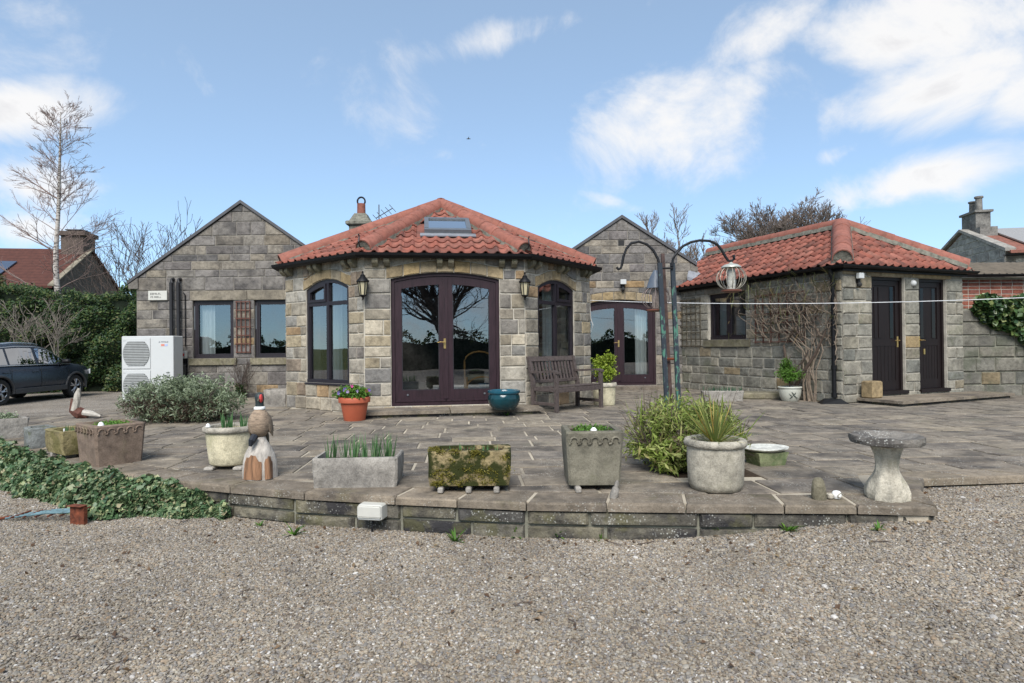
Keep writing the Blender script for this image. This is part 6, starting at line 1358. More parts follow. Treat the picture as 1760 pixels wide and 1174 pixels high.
feeder(at(1257, 478, FY), 'pale caged globe bird feeder hanging from the right hook'); feeder(at(1127, 512, FY+.18), 'dark cone-topped caged bird feeder behind the left post', dark=True)

# ================================================================== WASHING LINE
a, b = P_SR.p(.1, 1.90, .03), Vector((8.7, 9.0, 1.72)); m = MB(); m.tube([a.lerp(b, k/16)-Z*(.10*4*(k/16)*(1-k/16)) for k in range(17)], .0052, 5)
tag(m.build('washing_line', plain('white_cord', (.7, .7, .7), .7)), 'white washing line stretched across in front of the outbuilding', 'washing line')
t = thing('washing_line_post', 'timber washing line post at the right end of the terrace', 'post', (8.75, 9.0, 0)); m = MB(); m.cbox(-.045, .045, -.045, .045, -.01, 1.85, .008); m.build('shaft', M_LATH, t); m = MB(); m.tube([(-.05, 0, 1.72), (-.02, 0, 1.72)], .015, 6); m.build('hook', M_IRON, t)
m = MB(); q = P_SR.p(.1, 1.85, .03); m.tube([q+Vector((0, -.02, 0)), q+Vector((.01, -.04, -.3)), q+Vector((.05, -.05, -.42)), q+Vector((.02, -.04, -.55)), q+Vector((-.04, -.04, -.45)), q+Vector((0, -.04, -.32))], .008, 5); q2 = m.build('coiled_cord', plain('grey_cord', (.45, .43, .4), .8)); tag(q2, 'slack coil of spare cord hanging at the right edge of the garden room', 'cord')

# ================================================================== CAR ON THE DRIVE
def car():
    gzc = gz(-13.7, 16.5); t = thing('parked_car', 'dark blue grey estate car parked on the drive at the left edge', 'car', (-13.72, 16.62, gzc))
    paint = plain('dark_blue_metallic', (.035, .045, .062), .28, metal=.4, var=.08, scale=2, spec=.6); clad = plain('grey_plastic_cladding', (.045, .045, .046), .6); chrome = plain('bright_trim', (.6, .62, .63), .22, metal=.9)
    st = [(-2.17, .72, .40, .74), (-2.1, 1.0, .34, .84), (-1.75, 1.04, .28, .905), (-1.0, 1.02, .25, .92), (0, 1.0, .25, .925), (.9, .99, .25, .92), (1.15, 1.0, .26, .915), (1.6, .965, .28, .90), (1.95, .90, .30, .84), (2.14, .80, .34, .70), (2.22, .62, .42, .55)]
    m = MB(); V = []; n = 0
    for (y, zt, zb, w_) in st:
        half = [(0, zb), (w_*.86, zb), (w_*.97, zb+.1), (w_, zb+.3), (w_*.985, zt-.2), (w_*.95, zt-.07), (w_*.86, zt), (0, zt+.03)]
        ring = half+[(-a, b) for a, b in half[-2:0:-1]]; n = len(ring); V += [(a, y, b) for a, b in ring]
    m.add(V, [(i*n+k, i*n+(k+1) % n, (i+1)*n+(k+1) % n, (i+1)*n+k) for i in range(len(st)-1) for k in range(n)]+[tuple(range(n)), tuple((len(st)-1)*n+k for k in range(n))])
    body = m.build('body', paint, t, smooth=40)
    AXL = (-1.32, 1.32); bpy.context.view_layer.update()
    cut = MB()
    for y in AXL: cut.tube([(-1.2, y, .33), (1.2, y, .33)], .385, 24)
    co = cut.build('cutter', M_GAP, t); bo = body.modifiers.new('b', 'BOOLEAN'); bo.object = co; bo.operation = 'DIFFERENCE'; bo.solver = 'EXACT'
    bpy.context.view_layer.update(); me = bpy.data.meshes.new_from_object(body.evaluated_get(bpy.context.evaluated_depsgraph_get())); body.modifiers.clear(); body.data = me; bpy.data.objects.remove(co); smooth_mesh(me, 40)
    gs = [(-2.08, 1.03, .8), (-1.8, 1.40, .74), (-1.4, 1.52, .70), (-.6, 1.575, .68), (.1, 1.56, .67), (.5, 1.47, .67), (.9, 1.22, .74), (1.22, 1.0, .82)]
    m = MB(); V = []
    for (y, zt, wt_) in gs:
        half = [(0, .97), (.87, .985), (wt_+.015, max(1.0, zt-.07)), (wt_*.86, zt-.012), (0, zt+.012)]; ring = half+[(-a, b) for a, b in half[-2:0:-1]]; n = len(ring); V += [(a, y, b) for a, b in ring]
    m.add(V, [(i*n+k, i*n+(k+1) % n, (i+1)*n+(k+1) % n, (i+1)*n+k) for i in range(len(gs)-1) for k in range(n)]+[tuple(range(n)), tuple((len(gs)-1)*n+k for k in range(n))]); m.build('cabin', paint, t, smooth=35)
    def topz(y):
        for (a, za, wa), (b, zb, wb_) in zip(gs[:-1], gs[1:]):
            if a <= y <= b: k = (y-a)/(b-a); return max(1.0, za+(zb-za)*k-.07), wa+(wb_-wa)*k+.015
    cg = glass_mat('car_glass', (.25, .3, .3), .22)
    def side(y, f, s_):
        zt, wt_ = topz(y); z_ = .985+(zt-.985)*f; return (s_*(.87+(wt_-.87)*f+.006), y, z_)
    for s_ in (-1, 1):
        for (y0_, y1_) in ((-1.78, -1.05), (-.98, -.12), (-.02, .98)):
            m = MB(); ys_ = linsp(y0_, y1_, 7); lo = [side(y, .07, s_) for y in ys_]; hi = [side(y, .9, s_) for y in ys_]; V = lo+hi; m.add(V, [(i, i+1, 8+i, 7+i) for i in range(6)]); m.build('side_window', cg, t, fix=False)
            m = MB(); V = [(a*.992, b, c) for a, b, c in V]; m.add(V, [(i, i+1, 8+i, 7+i) for i in range(6)]); m.build('window_backing', M_GAP, t, fix=False)  # dark sheet set just behind the side glass
        m = MB(); m.tube([side(y, .02, s_) for y in linsp(-1.85, 1.1, 12)], .012, 5); m.build('waist_trim', chrome, t)
        m = MB(); m.tube([side(y, .98, s_) for y in linsp(-1.75, 1.1, 14)], .010, 5); m.build('window_trim', chrome, t)
        m = MB(); m.tube([(s_*.60, y, topz(y)[0]+.085) for y in linsp(-1.5, .25, 9)], .018, 6); m.build('roof_rail', chrome, t)
        for y in (.0, -.98, 1.02):
            m = MB(); m.tube([(s_*.925, y, .36), (s_*.93, y, .6), (s_*.915, y, .93)], .005, 4); m.build('door_gap', M_GAP, t)
        for y in (-.2, -1.12): m = MB(); m.cbox(s_*.915-.02, s_*.915+.02, y-.11, y+.09, .80, .835, .008); m.build('door_handle', paint, t)
        m = MB(); m.cbox(s_*.935-.018, s_*.935+.012, -.9, .93, .26, .40, .01); m.build('sill_cladding', clad, t)
        m = MB(); m.cbox(s_*.98-.1, s_*.98+.1, .78, .92, 1.0, 1.13, .03); m.build('mirror', M_BLACK, t, smooth=50)
        for y in AXL:
            m = MB(); m.tube([(s_*.915, y+.40*math.cos(g), .33+.40*math.sin(g)) for g in linsp(-.15, math.pi+.15, 18)], .032, 6); m.build('arch_cladding', clad, t, smooth=True)
            wh = thing_part('wheel', t, (s_*.80, y, .33))
            m = MB(); prof = [(.215, -.1), (.30, -.11), (.33, -.085), (.335, 0), (.33, .085), (.30, .11), (.215, .1)]
            V = []; sg = 28
            for r_, x_ in prof:
                for k in range(sg): g = 2*math.pi*k/sg; V.append((x_, r_*math.cos(g), r_*math.sin(g)))
            m.add(V, [(i*sg+k, i*sg+(k+1) % sg, (i+1)*sg+(k+1) % sg, (i+1)*sg+k) for i in range(6) for k in range(sg)]); m.build('tyre', plain('tyre_%d%d' % (s_+1, int(y*10)), (.022, .022, .021), .8), wh, smooth=40)
            m = MB(); m.tube([(-.05, 0, 0), (.06*s_ if False else .04, 0, 0)], .225, 24); m.build('brake_dark', M_GAP, wh)
            m = MB(); m.tube([(s_*.085, .217*math.cos(g), .217*math.sin(g)) for g in linsp(0, 2*math.pi, 29)], .012, 5); m.build('rim', chrome, wh)
            for k in range(5):
                g = k*2*math.pi/5+.3; m = MB(); c1 = Vector((s_*.09, .03*math.cos(g), .03*math.sin(g)))
                for dg in (-.2, .2): m.tube([c1, (s_*.1, .12*math.cos(g+dg*.6), .12*math.sin(g+dg*.6)), (s_*.085, .212*math.cos(g+dg), .212*math.sin(g+dg))], [.026, .02, .022], 5)
                m.build('spoke', plain('alloy_%d' % R.randrange(99999), (.42, .42, .43), .35, metal=.7), wh)
        m = MB(); m.hexa([(s_*.84, 1.98, .66), (s_*.50, 2.2, .62), (s_*.50, 2.205, .73), (s_*.83, 2.02, .80), (s_*.87, 1.98, .67), (s_*.52, 2.24, .63), (s_*.52, 2.23, .74), (s_*.86, 2.0, .82)]); m.build('headlight', plain('lamp_lens_%d' % (s_+1), (.5, .52, .54), .15), t)
    return t
def thing_part(name, parent, loc):
    m = MB(); m.tube([(-.09, 0, 0), (.09, 0, 0)], .035, 10); o = m.build(name, M_ALU, parent); o.location = loc; return o
car()

# ================================================================== HEDGES AND TREES
def hedge(label, A, B, hA, hB, thick, n, size, mat, base_z, seed=0, name='hedge'):
    A, B = Vector(A), Vector(B); d = (B-A); L = d.length; d.normalize(); nrm = Vector((d.y, -d.x, 0)); c = (A+B)/2; c.z = base_z
    t = thing(name, label, 'hedge', c); rng = np.random.default_rng(seed)
    s = rng.uniform(0, L, n); f = rng.uniform(0, 1, n); hh = hA+(hB-hA)*s/L+.22*np.sin(s*1.7+seed)+.22*np.sin(s*4.1)+.15*np.sin(s*6.7)+.08*np.sin(s*9.3)
    top = rng.uniform(0, 1, n) < .25
    z = np.where(top, hh+rng.normal(0, .07, n), f*hh); bul = .22*np.sin(s*2.3+z*1.6)+.16*np.sin(s*5.1-z*3.7)+.1*np.sin(z*6.0+s*.8)
    w = np.where(top, rng.uniform(-thick/2, thick/2, n), thick/2+bul+rng.normal(0, .07, n)-np.maximum(0, (z/hh-.75))*thick*.8)
    P = np.array(A)[None]*0+np.stack([A.x+d.x*s+nrm.x*w, A.y+d.y*s+nrm.y*w, base_z+z], 1)
    out = np.array([[nrm.x*.9, nrm.y*.9, .7]]); leaf_cloud('foliage', P, size, mat, t, off=c, out=out, aspect=.5)
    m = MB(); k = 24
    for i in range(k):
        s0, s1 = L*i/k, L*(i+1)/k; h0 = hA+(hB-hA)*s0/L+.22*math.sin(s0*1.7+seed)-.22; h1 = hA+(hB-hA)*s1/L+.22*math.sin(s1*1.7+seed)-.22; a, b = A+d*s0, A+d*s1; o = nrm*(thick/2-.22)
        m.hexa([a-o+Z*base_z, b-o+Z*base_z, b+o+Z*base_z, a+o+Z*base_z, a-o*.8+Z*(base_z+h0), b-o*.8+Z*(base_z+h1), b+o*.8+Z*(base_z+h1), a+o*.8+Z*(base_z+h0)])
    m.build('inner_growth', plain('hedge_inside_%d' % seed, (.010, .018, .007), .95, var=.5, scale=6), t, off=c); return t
hedge('tall dark evergreen hedge behind the parked car', (-27, 18.9, 0), (-9.6, 21.6, 0), 4.1, 2.75, 1.7, 80000, .10, G_HEDGE, -.33, seed=3)
hedge('dark field hedge across the drive behind the viewer, mirrored in the glass', (-24, -15.5, 0), (24, -16.5, 0), 1.85, 2.1, 1.2, 16000, .2, G_HEDGE, -.4, seed=4)
def tree(name, label, base, d, L, r, depth, seed, mat, cat='tree', twig=None, trunk_h=None, group=None, **k):
    rng = random.Random(seed); t = thing(name, label, cat, base, 0, group); th = trunk_h or L; m = MB(); pts = [Vector((0, 0, -.2))]; q = Vector(d).normalized()
    for i in range(5): pts.append(pts[-1]+(q+Vector((rng.gauss(0, .06), rng.gauss(0, .06), 0)))*(th/5))
    m.tube(pts, [r*(1.15-.09*i) for i in range(6)], 9); m.build('trunk', mat, t, smooth=60)
    c = MB()
    for i in range(k.pop('limbs', 4)):
        a = rng.uniform(0, 6.28); e = rng.uniform(.3, 1.0); branches(c, pts[-1-(i % 2)], (math.cos(a)*e, math.sin(a)*e, 1), L, r*.6, depth, rng, **k)
    c.build('crown', twig or mat, t, fix=False); return t
tree('bare_tree', 'big bare spreading tree behind the viewer, mirrored in the French doors', (3.0, -13.5, -.4), (0, 0, 1), 2.7, .3, 5, 12, M_TWIG, trunk_h=1.9, spread=.6, up=.12, n=(2, 3), shrink=.76, limbs=6)
tree('bare_tree', 'small bare tree behind the small stone gable', (10.6, 40, -.4), (0, 0, 1), 2.0, .16, 5, 5, M_TWIGP, trunk_h=5.2, spread=.5, up=.25, limbs=3, minr=.012)
tree('bare_tree', 'broad bare tree behind the outbuilding ridge, left of the cloud edge', (19.0, 44, -.4), (0, 0, 1), 2.1, .24, 6, 8, M_TWIGP, trunk_h=6.9, spread=.6, up=.1, limbs=4, minr=.014, shrink=.72)
tree('bare_tree', 'bare tree behind the hip of the outbuilding roof', (21.8, 43, -.4), (0, 0, 1), 2.0, .22, 5, 31, M_TWIGP, trunk_h=6.5, spread=.65, up=.08, limbs=4, minr=.014, shrink=.72)
# birch
t = thing('birch_tree', 'tall slim bare silver birch rising above the hedge', 'tree', (-16.0, 21.6, -.4)); rng = random.Random(14)
H = 9.9; pts = [Vector((.12*math.sin(k*.55), .08*math.sin(k*.8), H*k/16)) for k in range(17)]; m = MB(); m.tube(pts, [.115*(1-k/16)**.8+.012 for k in range(17)], 9); m.build('trunk', M_BIRCH, t, smooth=60)
m = MB()
for k in range(70):
    f = .36+.64*(k/70)**.75; i = min(15, int(f*16)); b = pts[i].lerp(pts[i+1], f*16-i); a = rng.uniform(0, 6.28); low = f < .62
    L_ = (1.25 if low else .85)*(1.15-f*.55)*rng.uniform(.6, 1.1); e = rng.uniform(.5, .95)
    if low and k % 2: continue
    branches(m, b, (math.cos(a), math.sin(a)*.8, e), L_, .020*(1.3-f), 3 if low else 3, rng, spread=.42, n=(2, 3), shrink=.62, up=.05, wob=.14, minr=.0045)
for (a, z_, L_) in ((3.3, 3.5, 1.7), (2.9, 5.0, 1.1), (.1, 4.6, 1.1), (3.0, 7.2, .9)):
    i = int(z_/H*16); branches(m, pts[i], (math.cos(a), .1*math.sin(a*5), .6), L_, .03, 3, rng, spread=.35, n=(2, 3), shrink=.6, up=.03, wob=.1, minr=.0045)
m.build('crown', plain('birch_twig', (.21, .15, .13), .9), t, fix=False)
# bare shrub beyond the gable and stems in front of the hedge
t = thing('bare_shrub', 'twiggy bare shrub between the hedge and the left gable', 'shrub', (-13.3, 22.6, -.4)); rng = random.Random(2); m = MB()
for k in range(13): a = rng.uniform(0, 6.28); branches(m, (rng.uniform(-1.1, 1.1), rng.uniform(-.3, .3), 1.0), (math.cos(a)*.45, math.sin(a)*.3, 1), 2.1, .03, 4, rng, spread=.4, n=(2, 2), shrink=.68, up=.14, minr=.007)
m.build('stems', M_TWIG, t, fix=False); leaf_cloud('last_leaves', clumps((.6, 0, 3.0), (1.4, .5, 1.1), 130, 16, .13, .1), .10, G_HEDGE, t)
t = thing('bare_shrub', 'grey leafless stems sprawling over the front of the hedge', 'shrub', (-15.2, 19.0, -.35)); rng = random.Random(6); m = MB()
for k in range(12): a = rng.uniform(-.5, .5)+(0 if k % 2 else 3.14); branches(m, (rng.uniform(-1.3, 1.3), -.1, .7), (math.cos(a)*.4, -.15, 1), 1.1, .016, 3, rng, spread=.4, n=(1, 3), shrink=.65, up=.08, minr=.006)
m.build('stems', plain('grey_stem', (.17, .145, .12), .9), t, fix=False)

# ================================================================== SHRUBS, IVY, VINE, WEEDS
def mound(name, label, loc, rx, ry, h, n_cl, per, spread, size, mat, stem, aspect=.3, up=.6, cat='shrub', dry=None):
    t = thing(name, label, cat, loc); P = clumps((0, 0, h*.42), (rx, ry, h*.56), n_cl, per, spread, .45, .005); leaf_cloud('leaves', P, size, mat, t, aspect=aspect, up=up)
    rng = random.Random(len(label)); m = MB()
    for k in range(26): a = rng.uniform(0, 6.28); branches(m, (rx*.3*math.cos(a), ry*.3*math.sin(a), 0), (math.cos(a)*rx/h*.9, math.sin(a)*ry/h*.9, 1), h*.45, .008, 2, rng, spread=.4, n=(2, 3), minr=.0025)
    m.build('stems', stem, t, fix=False)
    if dry: leaf_cloud('dry_leaves', clumps((0, -ry*.3, h*.3), (rx*.85, ry*.8, h*.32), n_cl//3, per, spread, .5, .005), size*.8, dry, t, aspect=aspect)
    return t
G_DRY = leaf_mat('withered_leaf', [(0, (.05, .032, .022)), (1, (.12, .085, .055))])
p = gp(288, 730); mound('silver_shrub', 'mounded silver-grey shrub in front of the heat pump', p+Vector((-.05, .5, 0)), .88, .55, .68, 520, 26, .04, .06, G_BUSH, M_TWIG, .26, dry=G_DRY)
t = mound('sage_bush', 'bushy yellow-green sage plant round the foot of the feeder stand', (1.45, 5.22, 0), .50, .36, .60, 260, 22, .038, .058, G_SAGE, M_TWIG, .2, up=-.1, dry=G_DRY)
leaf_cloud('low_leaves', clumps((-.05, -.28, .14), (.42, .14, .13), 130, 14, .03, .2, .005), .075, G_SAGE, t, aspect=.3)
sp = [((R.uniform(-.35, .4), R.uniform(-.2, .2), .35), (R.gauss(0, .25), R.gauss(0, .2), 1), R.uniform(.2, .42), .006, .05) for _ in range(60)]; blades('flower_stalks', sp, G_DRY, t)
sp = [((R.uniform(-.42, .45), R.uniform(-.25, .25), R.uniform(.05, .35)), (R.gauss(0, .35), R.gauss(0, .3), 1), R.uniform(.18, .36), .014, .12) for _ in range(220)]; blades('upright_shoots', sp, G_SAGE, t)
# ivy along the front edge
t = thing('ivy', 'thick variegated ground ivy spilling over the terrace edge onto the gravel at left', 'ivy', (-4.2, 5.3, -.28)); n = 30000
cum = [0]
for a, b in zip(EDGE[:-1], EDGE[1:]): cum.append(cum[-1]+(b-a).length)
send = cum[5]+.62; s = NP.uniform(cum[1], send, n)**1.0; s = np.where(NP.uniform(0, 1, n) < .5, NP.uniform(cum[2], send, n), s)
ex = np.interp(s, cum, [p.x for p in EDGE]); ey = np.interp(s, cum, [p.y for p in EDGE])
tx = np.interp(s+.05, cum, [p.x for p in EDGE])-np.interp(s-.05, cum, [p.x for p in EDGE]); ty = np.interp(s+.05, cum, [p.y for p in EDGE])-np.interp(s-.05, cum, [p.y for p in EDGE]); l_ = np.hypot(tx, ty); nx_, ny_ = ty/l_, -tx/l_
wid = .40*np.clip((send-s)/.9, .12, 1)+.05*np.sin(s*5)+.04*np.sin(s*13); f = NP.uniform(0, 1, n)**.8; dd = -.03*np.clip((send-s-.4)/2, 0, 1)+f*wid
zz = np.where(f < .5, .03+.03*np.sin(s*7+f*5), 0)*1.0; hz_ = (1-np.clip((f-.25)/.75, 0, 1)**2.2)*.235*np.clip((send-s)/.5, .35, 1)-.28+.035*np.sin(s*11+f*9)+.02*np.sin(s*23); P = np.stack([ex+nx_*dd, ey+ny_*dd, np.maximum(hz_+NP.normal(0, .018, n), -.27)], 1)
out = np.stack([nx_*f*1.2, ny_*f*1.2, 1.0-.4*f], 1); leaf_cloud('leaves', P, .044*NP.uniform(.55, 1.35, n), G_IVY, t, off=t.location, out=out, aspect=.85, fold=.18)
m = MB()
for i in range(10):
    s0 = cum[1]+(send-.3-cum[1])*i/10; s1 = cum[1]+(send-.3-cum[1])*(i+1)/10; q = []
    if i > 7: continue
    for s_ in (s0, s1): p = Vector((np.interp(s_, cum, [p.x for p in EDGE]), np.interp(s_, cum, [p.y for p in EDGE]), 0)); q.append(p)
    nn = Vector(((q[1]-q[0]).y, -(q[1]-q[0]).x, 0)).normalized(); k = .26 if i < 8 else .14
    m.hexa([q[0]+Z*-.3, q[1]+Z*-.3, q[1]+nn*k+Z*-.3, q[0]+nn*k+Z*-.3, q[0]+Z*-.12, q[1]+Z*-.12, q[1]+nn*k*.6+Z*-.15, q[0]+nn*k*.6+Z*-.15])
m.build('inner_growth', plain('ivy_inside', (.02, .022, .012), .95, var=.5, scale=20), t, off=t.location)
# ivy on the garden wall
t = thing('ivy', 'dark glossy ivy tumbling over the mossy garden wall at right', 'ivy', (10.4, 11.6, 0)); n = 6500; u = NP.uniform(0, 3, n)**1.0; x = 8.72+u; low = 1.60-np.minimum(.85, u*.68)-.08*np.sin(u*6); z = low+(1.86+.05*np.sin(u*9)-low)*NP.uniform(0, 1, n)**.9
P = np.stack([x, 11.55-.16*np.clip((z-low)*3, 0, 1)+NP.normal(0, .04, n), z], 1); P2 = np.stack([9.3+NP.uniform(0, 2.7, 1200), 11.45+NP.uniform(0, .45, 1200), 1.76+NP.normal(0, .04, 1200)], 1)
leaf_cloud('leaves', np.vstack([P, P2]), .10, G_IVY2, t, off=t.location, aspect=.8, out=np.array([[0, -1.0, .3]]))
# vine on the outbuilding
t = thing('bare_vine', 'tangled leafless vine climbing the outbuilding wall beside the downpipe', 'vine', P_W.p(4.45, 0, .1)); vb = t.location.copy(); rng = random.Random(33)
wp = lambda s_, z_, n_=.08: P_W.p(5-s_, z_, n_)
m = MB(); m.tube([wp(.98, 0, .1), wp(.9, .25, .12), wp(.72, .5, .13), wp(.45, .85, .12), wp(.25, 1.25, .1)], [.045, .04, .033, .025, .015], 8); m.tube([wp(.98, .0, .1), wp(1.0, .3, .11), wp(1.1, .6, .1), wp(1.2, 1.0, .08)], [.042, .036, .03, .02], 8); m.tube([wp(.6, .92, .12), wp(.72, .7, .13), wp(.92, .56, .14), wp(1.08, .64, .1), wp(1.2, .82, .09)], [.009, .012, .013, .011, .007], 6); m.build('main_stems', M_VINED, t, smooth=True, off=vb)
m = MB()
for k in range(9):
    a = rng.uniform(.45, .72); m.tube([wp(a, 0, .09+rng.random()*.06), wp(a+rng.uniform(-.06, .06), .3, .13), wp(a+rng.uniform(-.1, .1), .55, .12), wp(a+rng.uniform(-.2, .3), .9, .1), wp(a+rng.uniform(-.3, .6), 1.3, .08)], [.014, .013, .012, .010, .006], 5)
m.build('pale_stems', M_VINE, t, smooth=True, off=vb)
m = MB(); m2 = MB()
for k in range(115):
    s_, z_ = rng.uniform(.15, 1.75), rng.uniform(.95, 1.7); a = rng.uniform(.1, 3.04); pts = [wp(s_, z_)]; nn = rng.randint(5, 10)
    for _ in range(nn):
        s_ += math.cos(a)*.11+.012; z_ += math.sin(a)*.11; a += rng.gauss(0, .42); s_ = min(2.35, max(.05, s_)); z_ = min(2.24, max(.7 if s_ > 1.0 else .6, z_)); pts.append(wp(s_, z_, .05+.08*rng.random()))
    (m if k % 4 else m2).tube(pts, [.006*(1-.7*i/len(pts))+.002 for i in range(len(pts))], 4, cap=False)
m.build('tendrils', M_VINE, t, off=vb, fix=False); m2.build('dark_tendrils', M_VINED, t, off=vb, fix=False)
sp = []
for k in range(240):
    s_ = rng.uniform(-.05, 2.6); z_ = rng.uniform(1.9, 2.3) if rng.random() < .75 else rng.uniform(1.2, 2.0); sp.append((wp(s_, z_, .1+rng.random()*.1)-vb, (rng.gauss(0, .5), rng.gauss(0, .4), rng.gauss(-.1, .7)), rng.uniform(.12, .34), .012, .25))
blades('green_shoots', sp, leaf_mat('vine_shoot', [(0, (.07, .08, .03)), (.6, (.13, .14, .05)), (1, (.17, .12, .06))]), t)
# climber on the left gable
t = thing('bare_climber', 'bare dark climber at the foot of the red-brown trellis', 'climber', (-5.75, 12.9, 0)); rng = random.Random(9); m = MB()
for k in range(8): branches(m, (rng.uniform(-.12, .12), 0, 0), (rng.uniform(-.5, .6), -.02, 1), .38, .012, 3, rng, spread=.4, n=(1, 2), minr=.003)
m.build('stems', M_TWIG, t, fix=False); leaf_cloud('leaves', clumps((0, -.04, .2), (.22, .08, .22), 35, 9, .03, .1, .0), .05, G_HEDGE, t)
# weeds at the foot of the retaining wall
for (px, py, s_, lab) in ((512, 914, 1.1, 'green weed tuft below the pheasant carving'), (455, 900, .7, 'tiny weed below the cream pot'), (784, 925, 1.1, 'leafy weed below the moss-covered trough, left of centre'), (888, 917, 1.0, 'weed tuft below the right end of the moss-covered trough'), (955, 917, 1.1, 'pointed weed tuft left below the tall square planter'), (1030, 921, .8, 'small weed tuft directly below the tall square planter'), (1126, 914, .7, 'little weed below the sage bush'), (1232, 912, .9, 'weed tuft below the yucca pot'), (1345, 907, 1.1, 'leafy weed left below the upright rounded sandstone'), (1497, 905, .8, 'weed tuft on the gravel near the bird bath'), (872, 714, .8, 'weed growing at the door step under the teal pot')):
    p = gp(px, py, 0); z0_ = 0.0
    for _ in range(6): z0_ = gz(p.x, p.y) if py > 800 else 0.0; p = gp(px, py, z0_)
    if py > 800: p.y -= .07
    t = thing('weed', lab, 'weed', p, 0, 'weeds along the terrace wall'); sp = []
    for k in range(16): a = R.uniform(0, 6.28); e = R.uniform(.3, 1.3); sp.append(((0, 0, -.005), (math.cos(a)*math.cos(e), math.sin(a)*math.cos(e), math.sin(e)), R.uniform(.06, .12)*s_, .018*s_, .3))
    blades('leaves', sp, G_WEED, t)

# ================================================================== ROOM CONTENTS SEEN THROUGH THE GLASS
curtain(P_L, o_wl.u0+.1, o_wl.u0+.5, .5, 2.1, -.36, 'white curtain inside the left bay window', waves=4)
curtain(P_R, o_wr.u0+.30, o_wr.u0+.46, .5, 2.1, -.36, 'narrow white curtain in the middle of the right bay window', waves=2); curtain(P_R, o_wr.u0+.66, o_wr.u0+1.04, .5, 2.1, -.36, 'wide white curtain inside the right bay window', waves=4)
curtain(P_W, o_w.u0+.1, o_w.u0+.36, 1.16, 2.1, -.25, 'white curtain inside the outbuilding window', waves=3)
m = MB(); P_W.box(m, o_w.u0+.62, o_w.u0+.95, 1.13, 1.62, -.32, -.22); tag(m.build('white_box', M_WHITE), 'white box standing inside the outbuilding window', 'box')
def wicker(loc, rz, label):
    t = thing('cane_chair', label, 'chair', loc, rz); cane = plain('cane_%d' % R.randrange(999), (.40, .21, .07), .5, var=.2)
    for x_ in (-.26, .26):
        for y_ in (-.25, .25): m = MB(); m.tube([(x_, y_, 0), (x_*1.03, y_, .42)], .018, 7); m.build('leg', cane, t)
    for y_, h in ((-.25, .42), (.25, .85)): m = MB(); m.tube([(-.27, y_, .1)]+[(-.27*math.cos(g), y_+(h-.42)*.2, h-.18+.18*math.sin(g)) for g in linsp(0, math.pi, 9)]+[(.27, y_, .1)], .017, 7); m.build('hoop', cane, t, smooth=True)
    m = MB(); m.cbox(-.25, .25, -.26, .26, .34, .45, .03); m.build('cushion', plain('cushion_%d' % R.randrange(999), (.30, .27, .2), .9), t); return t
wicker((-.55, 10.75, .1), rad(8), 'honey-coloured cane chair low behind the right French door pane'); wicker((-2.6, 10.9, .1), rad(35), 'cane chair seen through the left bay window')
m = MB(); m.lathe([(.3, .1), (.36, .2), (.36, .36), (.3, .42)], 20); q = m.build('footstool', plain('grey_upholstery', (.16, .15, .13), .95), smooth=50); q.location = (-1.75, 10.7, 0); tag(q, 'round grey footstool behind the left French door pane', 'footstool')

# ================================================================== GRAVEL
def pebbles():
    t = NT('pebble'); r = t.n('ShaderNodeObjectInfo').outputs['Random']
    c = t.ramp(r, [(0.0, (.12, .10, .085)), (.12, (.20, .16, .115)), (.25, (.28, .235, .17)), (.38, (.165, .157, .15)), (.5, (.34, .285, .21)), (.62, (.235, .218, .192)), (.75, (.28, .205, .135)), (.85, (.40, .365, .30)), (.93, (.17, .15, .14)), (1.0, (.60, .57, .52))])
    c = t.mix(1.0, c, t.ramp(t.noise(t.pos(), 120, 3), [(.3, .8), (.7, 1.15)]), 'MULTIPLY'); c = t.mix(1.0, c, t.ramp(t.noise(t.pos(), 1.4, 4), [(.3, .72), (.5, .88), (.68, 1.0)]), 'MULTIPLY')
    return t.done(c, .75, spec=.3)
mp_ = pebbles()
m = MB(); xs = linsp(-7.6, 5.4, 40); ys = linsp(1.6, 6.2, 20)
keep = []; L = len(xs); V = [(x, y, gz(x, y)+.003) for y in ys for x in xs]
om = [(p.x, p.y) for p in outer]
for j in range(len(ys)-1):
    for i in range(L-1):
        x, y = (xs[i]+xs[i+1])/2, (ys[j]+ys[j+1])/2
        ins = all(inside(om, a, b) for a, b in ((xs[i], ys[j]), (xs[i+1], ys[j]), (xs[i], ys[j+1]), (xs[i+1], ys[j+1])))
        if abs(x) < .87*y+.35 and not ins: keep.append((j*L+i, j*L+i+1, (j+1)*L+i+1, (j+1)*L+i))
m.add(V, keep); go = kind(m.build('gravel', M_GRAV, fix=False), 'stuff')
ng = bpy.data.node_groups.new('gravel_scatter', 'GeometryNodeTree'); ng.interface.new_socket('Geometry', in_out='INPUT', socket_type='NodeSocketGeometry'); ng.interface.new_socket('Geometry', in_out='OUTPUT', socket_type='NodeSocketGeometry')
N = lambda ty: ng.nodes.new(ty)
gi, go_ = N('NodeGroupInput'), N('NodeGroupOutput'); ds = N('GeometryNodeDistributePointsOnFaces'); ds.inputs['Density'].default_value = 9600; ds.inputs['Seed'].default_value = 3
ico = N('GeometryNodeMeshIcoSphere'); ico.inputs['Radius'].default_value = 1.0; ico.inputs['Subdivisions'].default_value = 2
sm = N('GeometryNodeSetMaterial'); sm.inputs['Material'].default_value = mp_; ip = N('GeometryNodeInstanceOnPoints')
rs = N('FunctionNodeRandomValue'); rs.data_type = 'FLOAT_VECTOR'; rs.inputs[0].default_value = (.0036, .003, .0022); rs.inputs[1].default_value = (.0118, .0088, .0062)
rt = N('FunctionNodeRandomValue'); rt.data_type = 'FLOAT_VECTOR'; rt.inputs[0].default_value = (-.5, -.5, 0); rt.inputs[1].default_value = (.5, .5, 6.28)
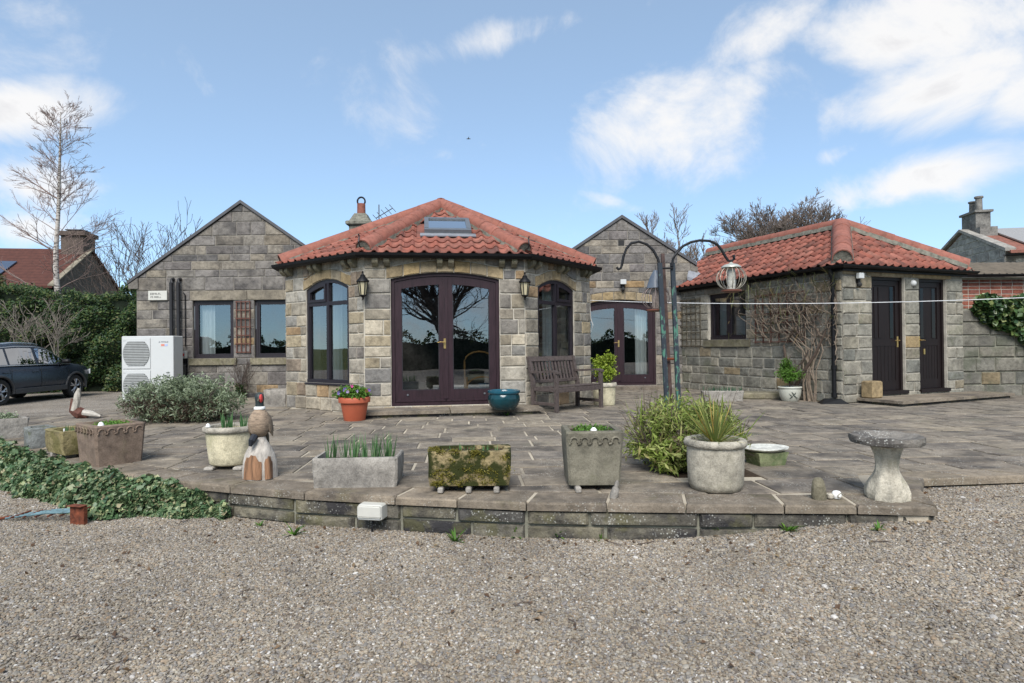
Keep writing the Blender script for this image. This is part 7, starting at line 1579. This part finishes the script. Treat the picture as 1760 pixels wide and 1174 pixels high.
lk_ = ng.links.new; lk_(gi.outputs[0], ds.inputs['Mesh']); lk_(ico.outputs['Mesh'], sm.inputs['Geometry']); lk_(sm.outputs[0], ip.inputs['Instance']); lk_(ds.outputs['Points'], ip.inputs['Points']); lk_(rs.outputs[0], ip.inputs['Scale']); lk_(rt.outputs[0], ip.inputs['Rotation'])
ds2 = N('GeometryNodeDistributePointsOnFaces'); ds2.inputs['Density'].default_value = 60; ds2.inputs['Seed'].default_value = 9; ip2 = N('GeometryNodeInstanceOnPoints'); rs2 = N('FunctionNodeRandomValue'); rs2.data_type = 'FLOAT_VECTOR'; rs2.inputs[0].default_value = (.010, .008, .006); rs2.inputs[1].default_value = (.024, .018, .012)
jg = N('GeometryNodeJoinGeometry'); lk_(gi.outputs[0], ds2.inputs['Mesh']); lk_(sm.outputs[0], ip2.inputs['Instance']); lk_(ds2.outputs['Points'], ip2.inputs['Points']); lk_(rs2.outputs[0], ip2.inputs['Scale']); lk_(rt.outputs[0], ip2.inputs['Rotation']); lk_(ip.outputs[0], jg.inputs[0]); lk_(ip2.outputs[0], jg.inputs[0]); lk_(jg.outputs[0], go_.inputs[0]); md = go.modifiers.new('scatter', 'NODES'); md.node_group = ng
# dead leaves and twigs blown over the gravel
def litter():
    pts = []
    while len(pts) < 260:
        x, y = R.uniform(-6, 4.5), R.uniform(2.2, 5.6)
        if abs(x) < .86*y and not inside(om, x, y): pts.append((x, y, gz(x, y)+.014))
    for _ in range(170):
        k = R.randrange(len(EDGE)-1); p = EDGE[k].lerp(EDGE[k+1], R.random()); q = R.random()**2*.3; pts.append((p.x-.1*q, p.y-.03-q, gz(p.x, p.y-q)+.014))
    o = leaf_cloud('leaf_litter', pts, .032, leaf_mat('dead_leaf', [(0, (.07, .04, .022)), (.5, (.15, .09, .05)), (1, (.24, .18, .10))]), None, up=2.5, aspect=.6); kind(o, 'stuff')
    m = MB()
    for _ in range(26):
        x, y, z_ = R.choice(pts); a = R.uniform(0, 6.28); l = R.uniform(.04, .12); m.tube([(x, y, z_), (x+l*.5*math.cos(a), y+l*.5*math.sin(a), z_+.006), (x+l*math.cos(a+.3), y+l*math.sin(a+.3), z_)], .0028, 4)
    kind(m.build('twig_litter', M_TWIG), 'stuff')
litter()
# a gull far off in the sky
c = at(805, 238, 60); m = MB(); m.tube([(-.2, 0, 0), (0, 0, .02), (.22, 0, 0)], [.02, .06, .02], 6); m.add([(0, .05, .03), (.12, .0, .03), (.05, .55, .2), (-.05, -.05, .03), (.1, -.55, .1), (.05, -.1, .03)], [(0, 1, 2), (3, 4, 5)]); q = m.build('bird', plain('dark_bird', (.06, .06, .06), .8)); q.location = c; tag(q, 'tiny dark bird flying in the blue sky above the skylight', 'bird')
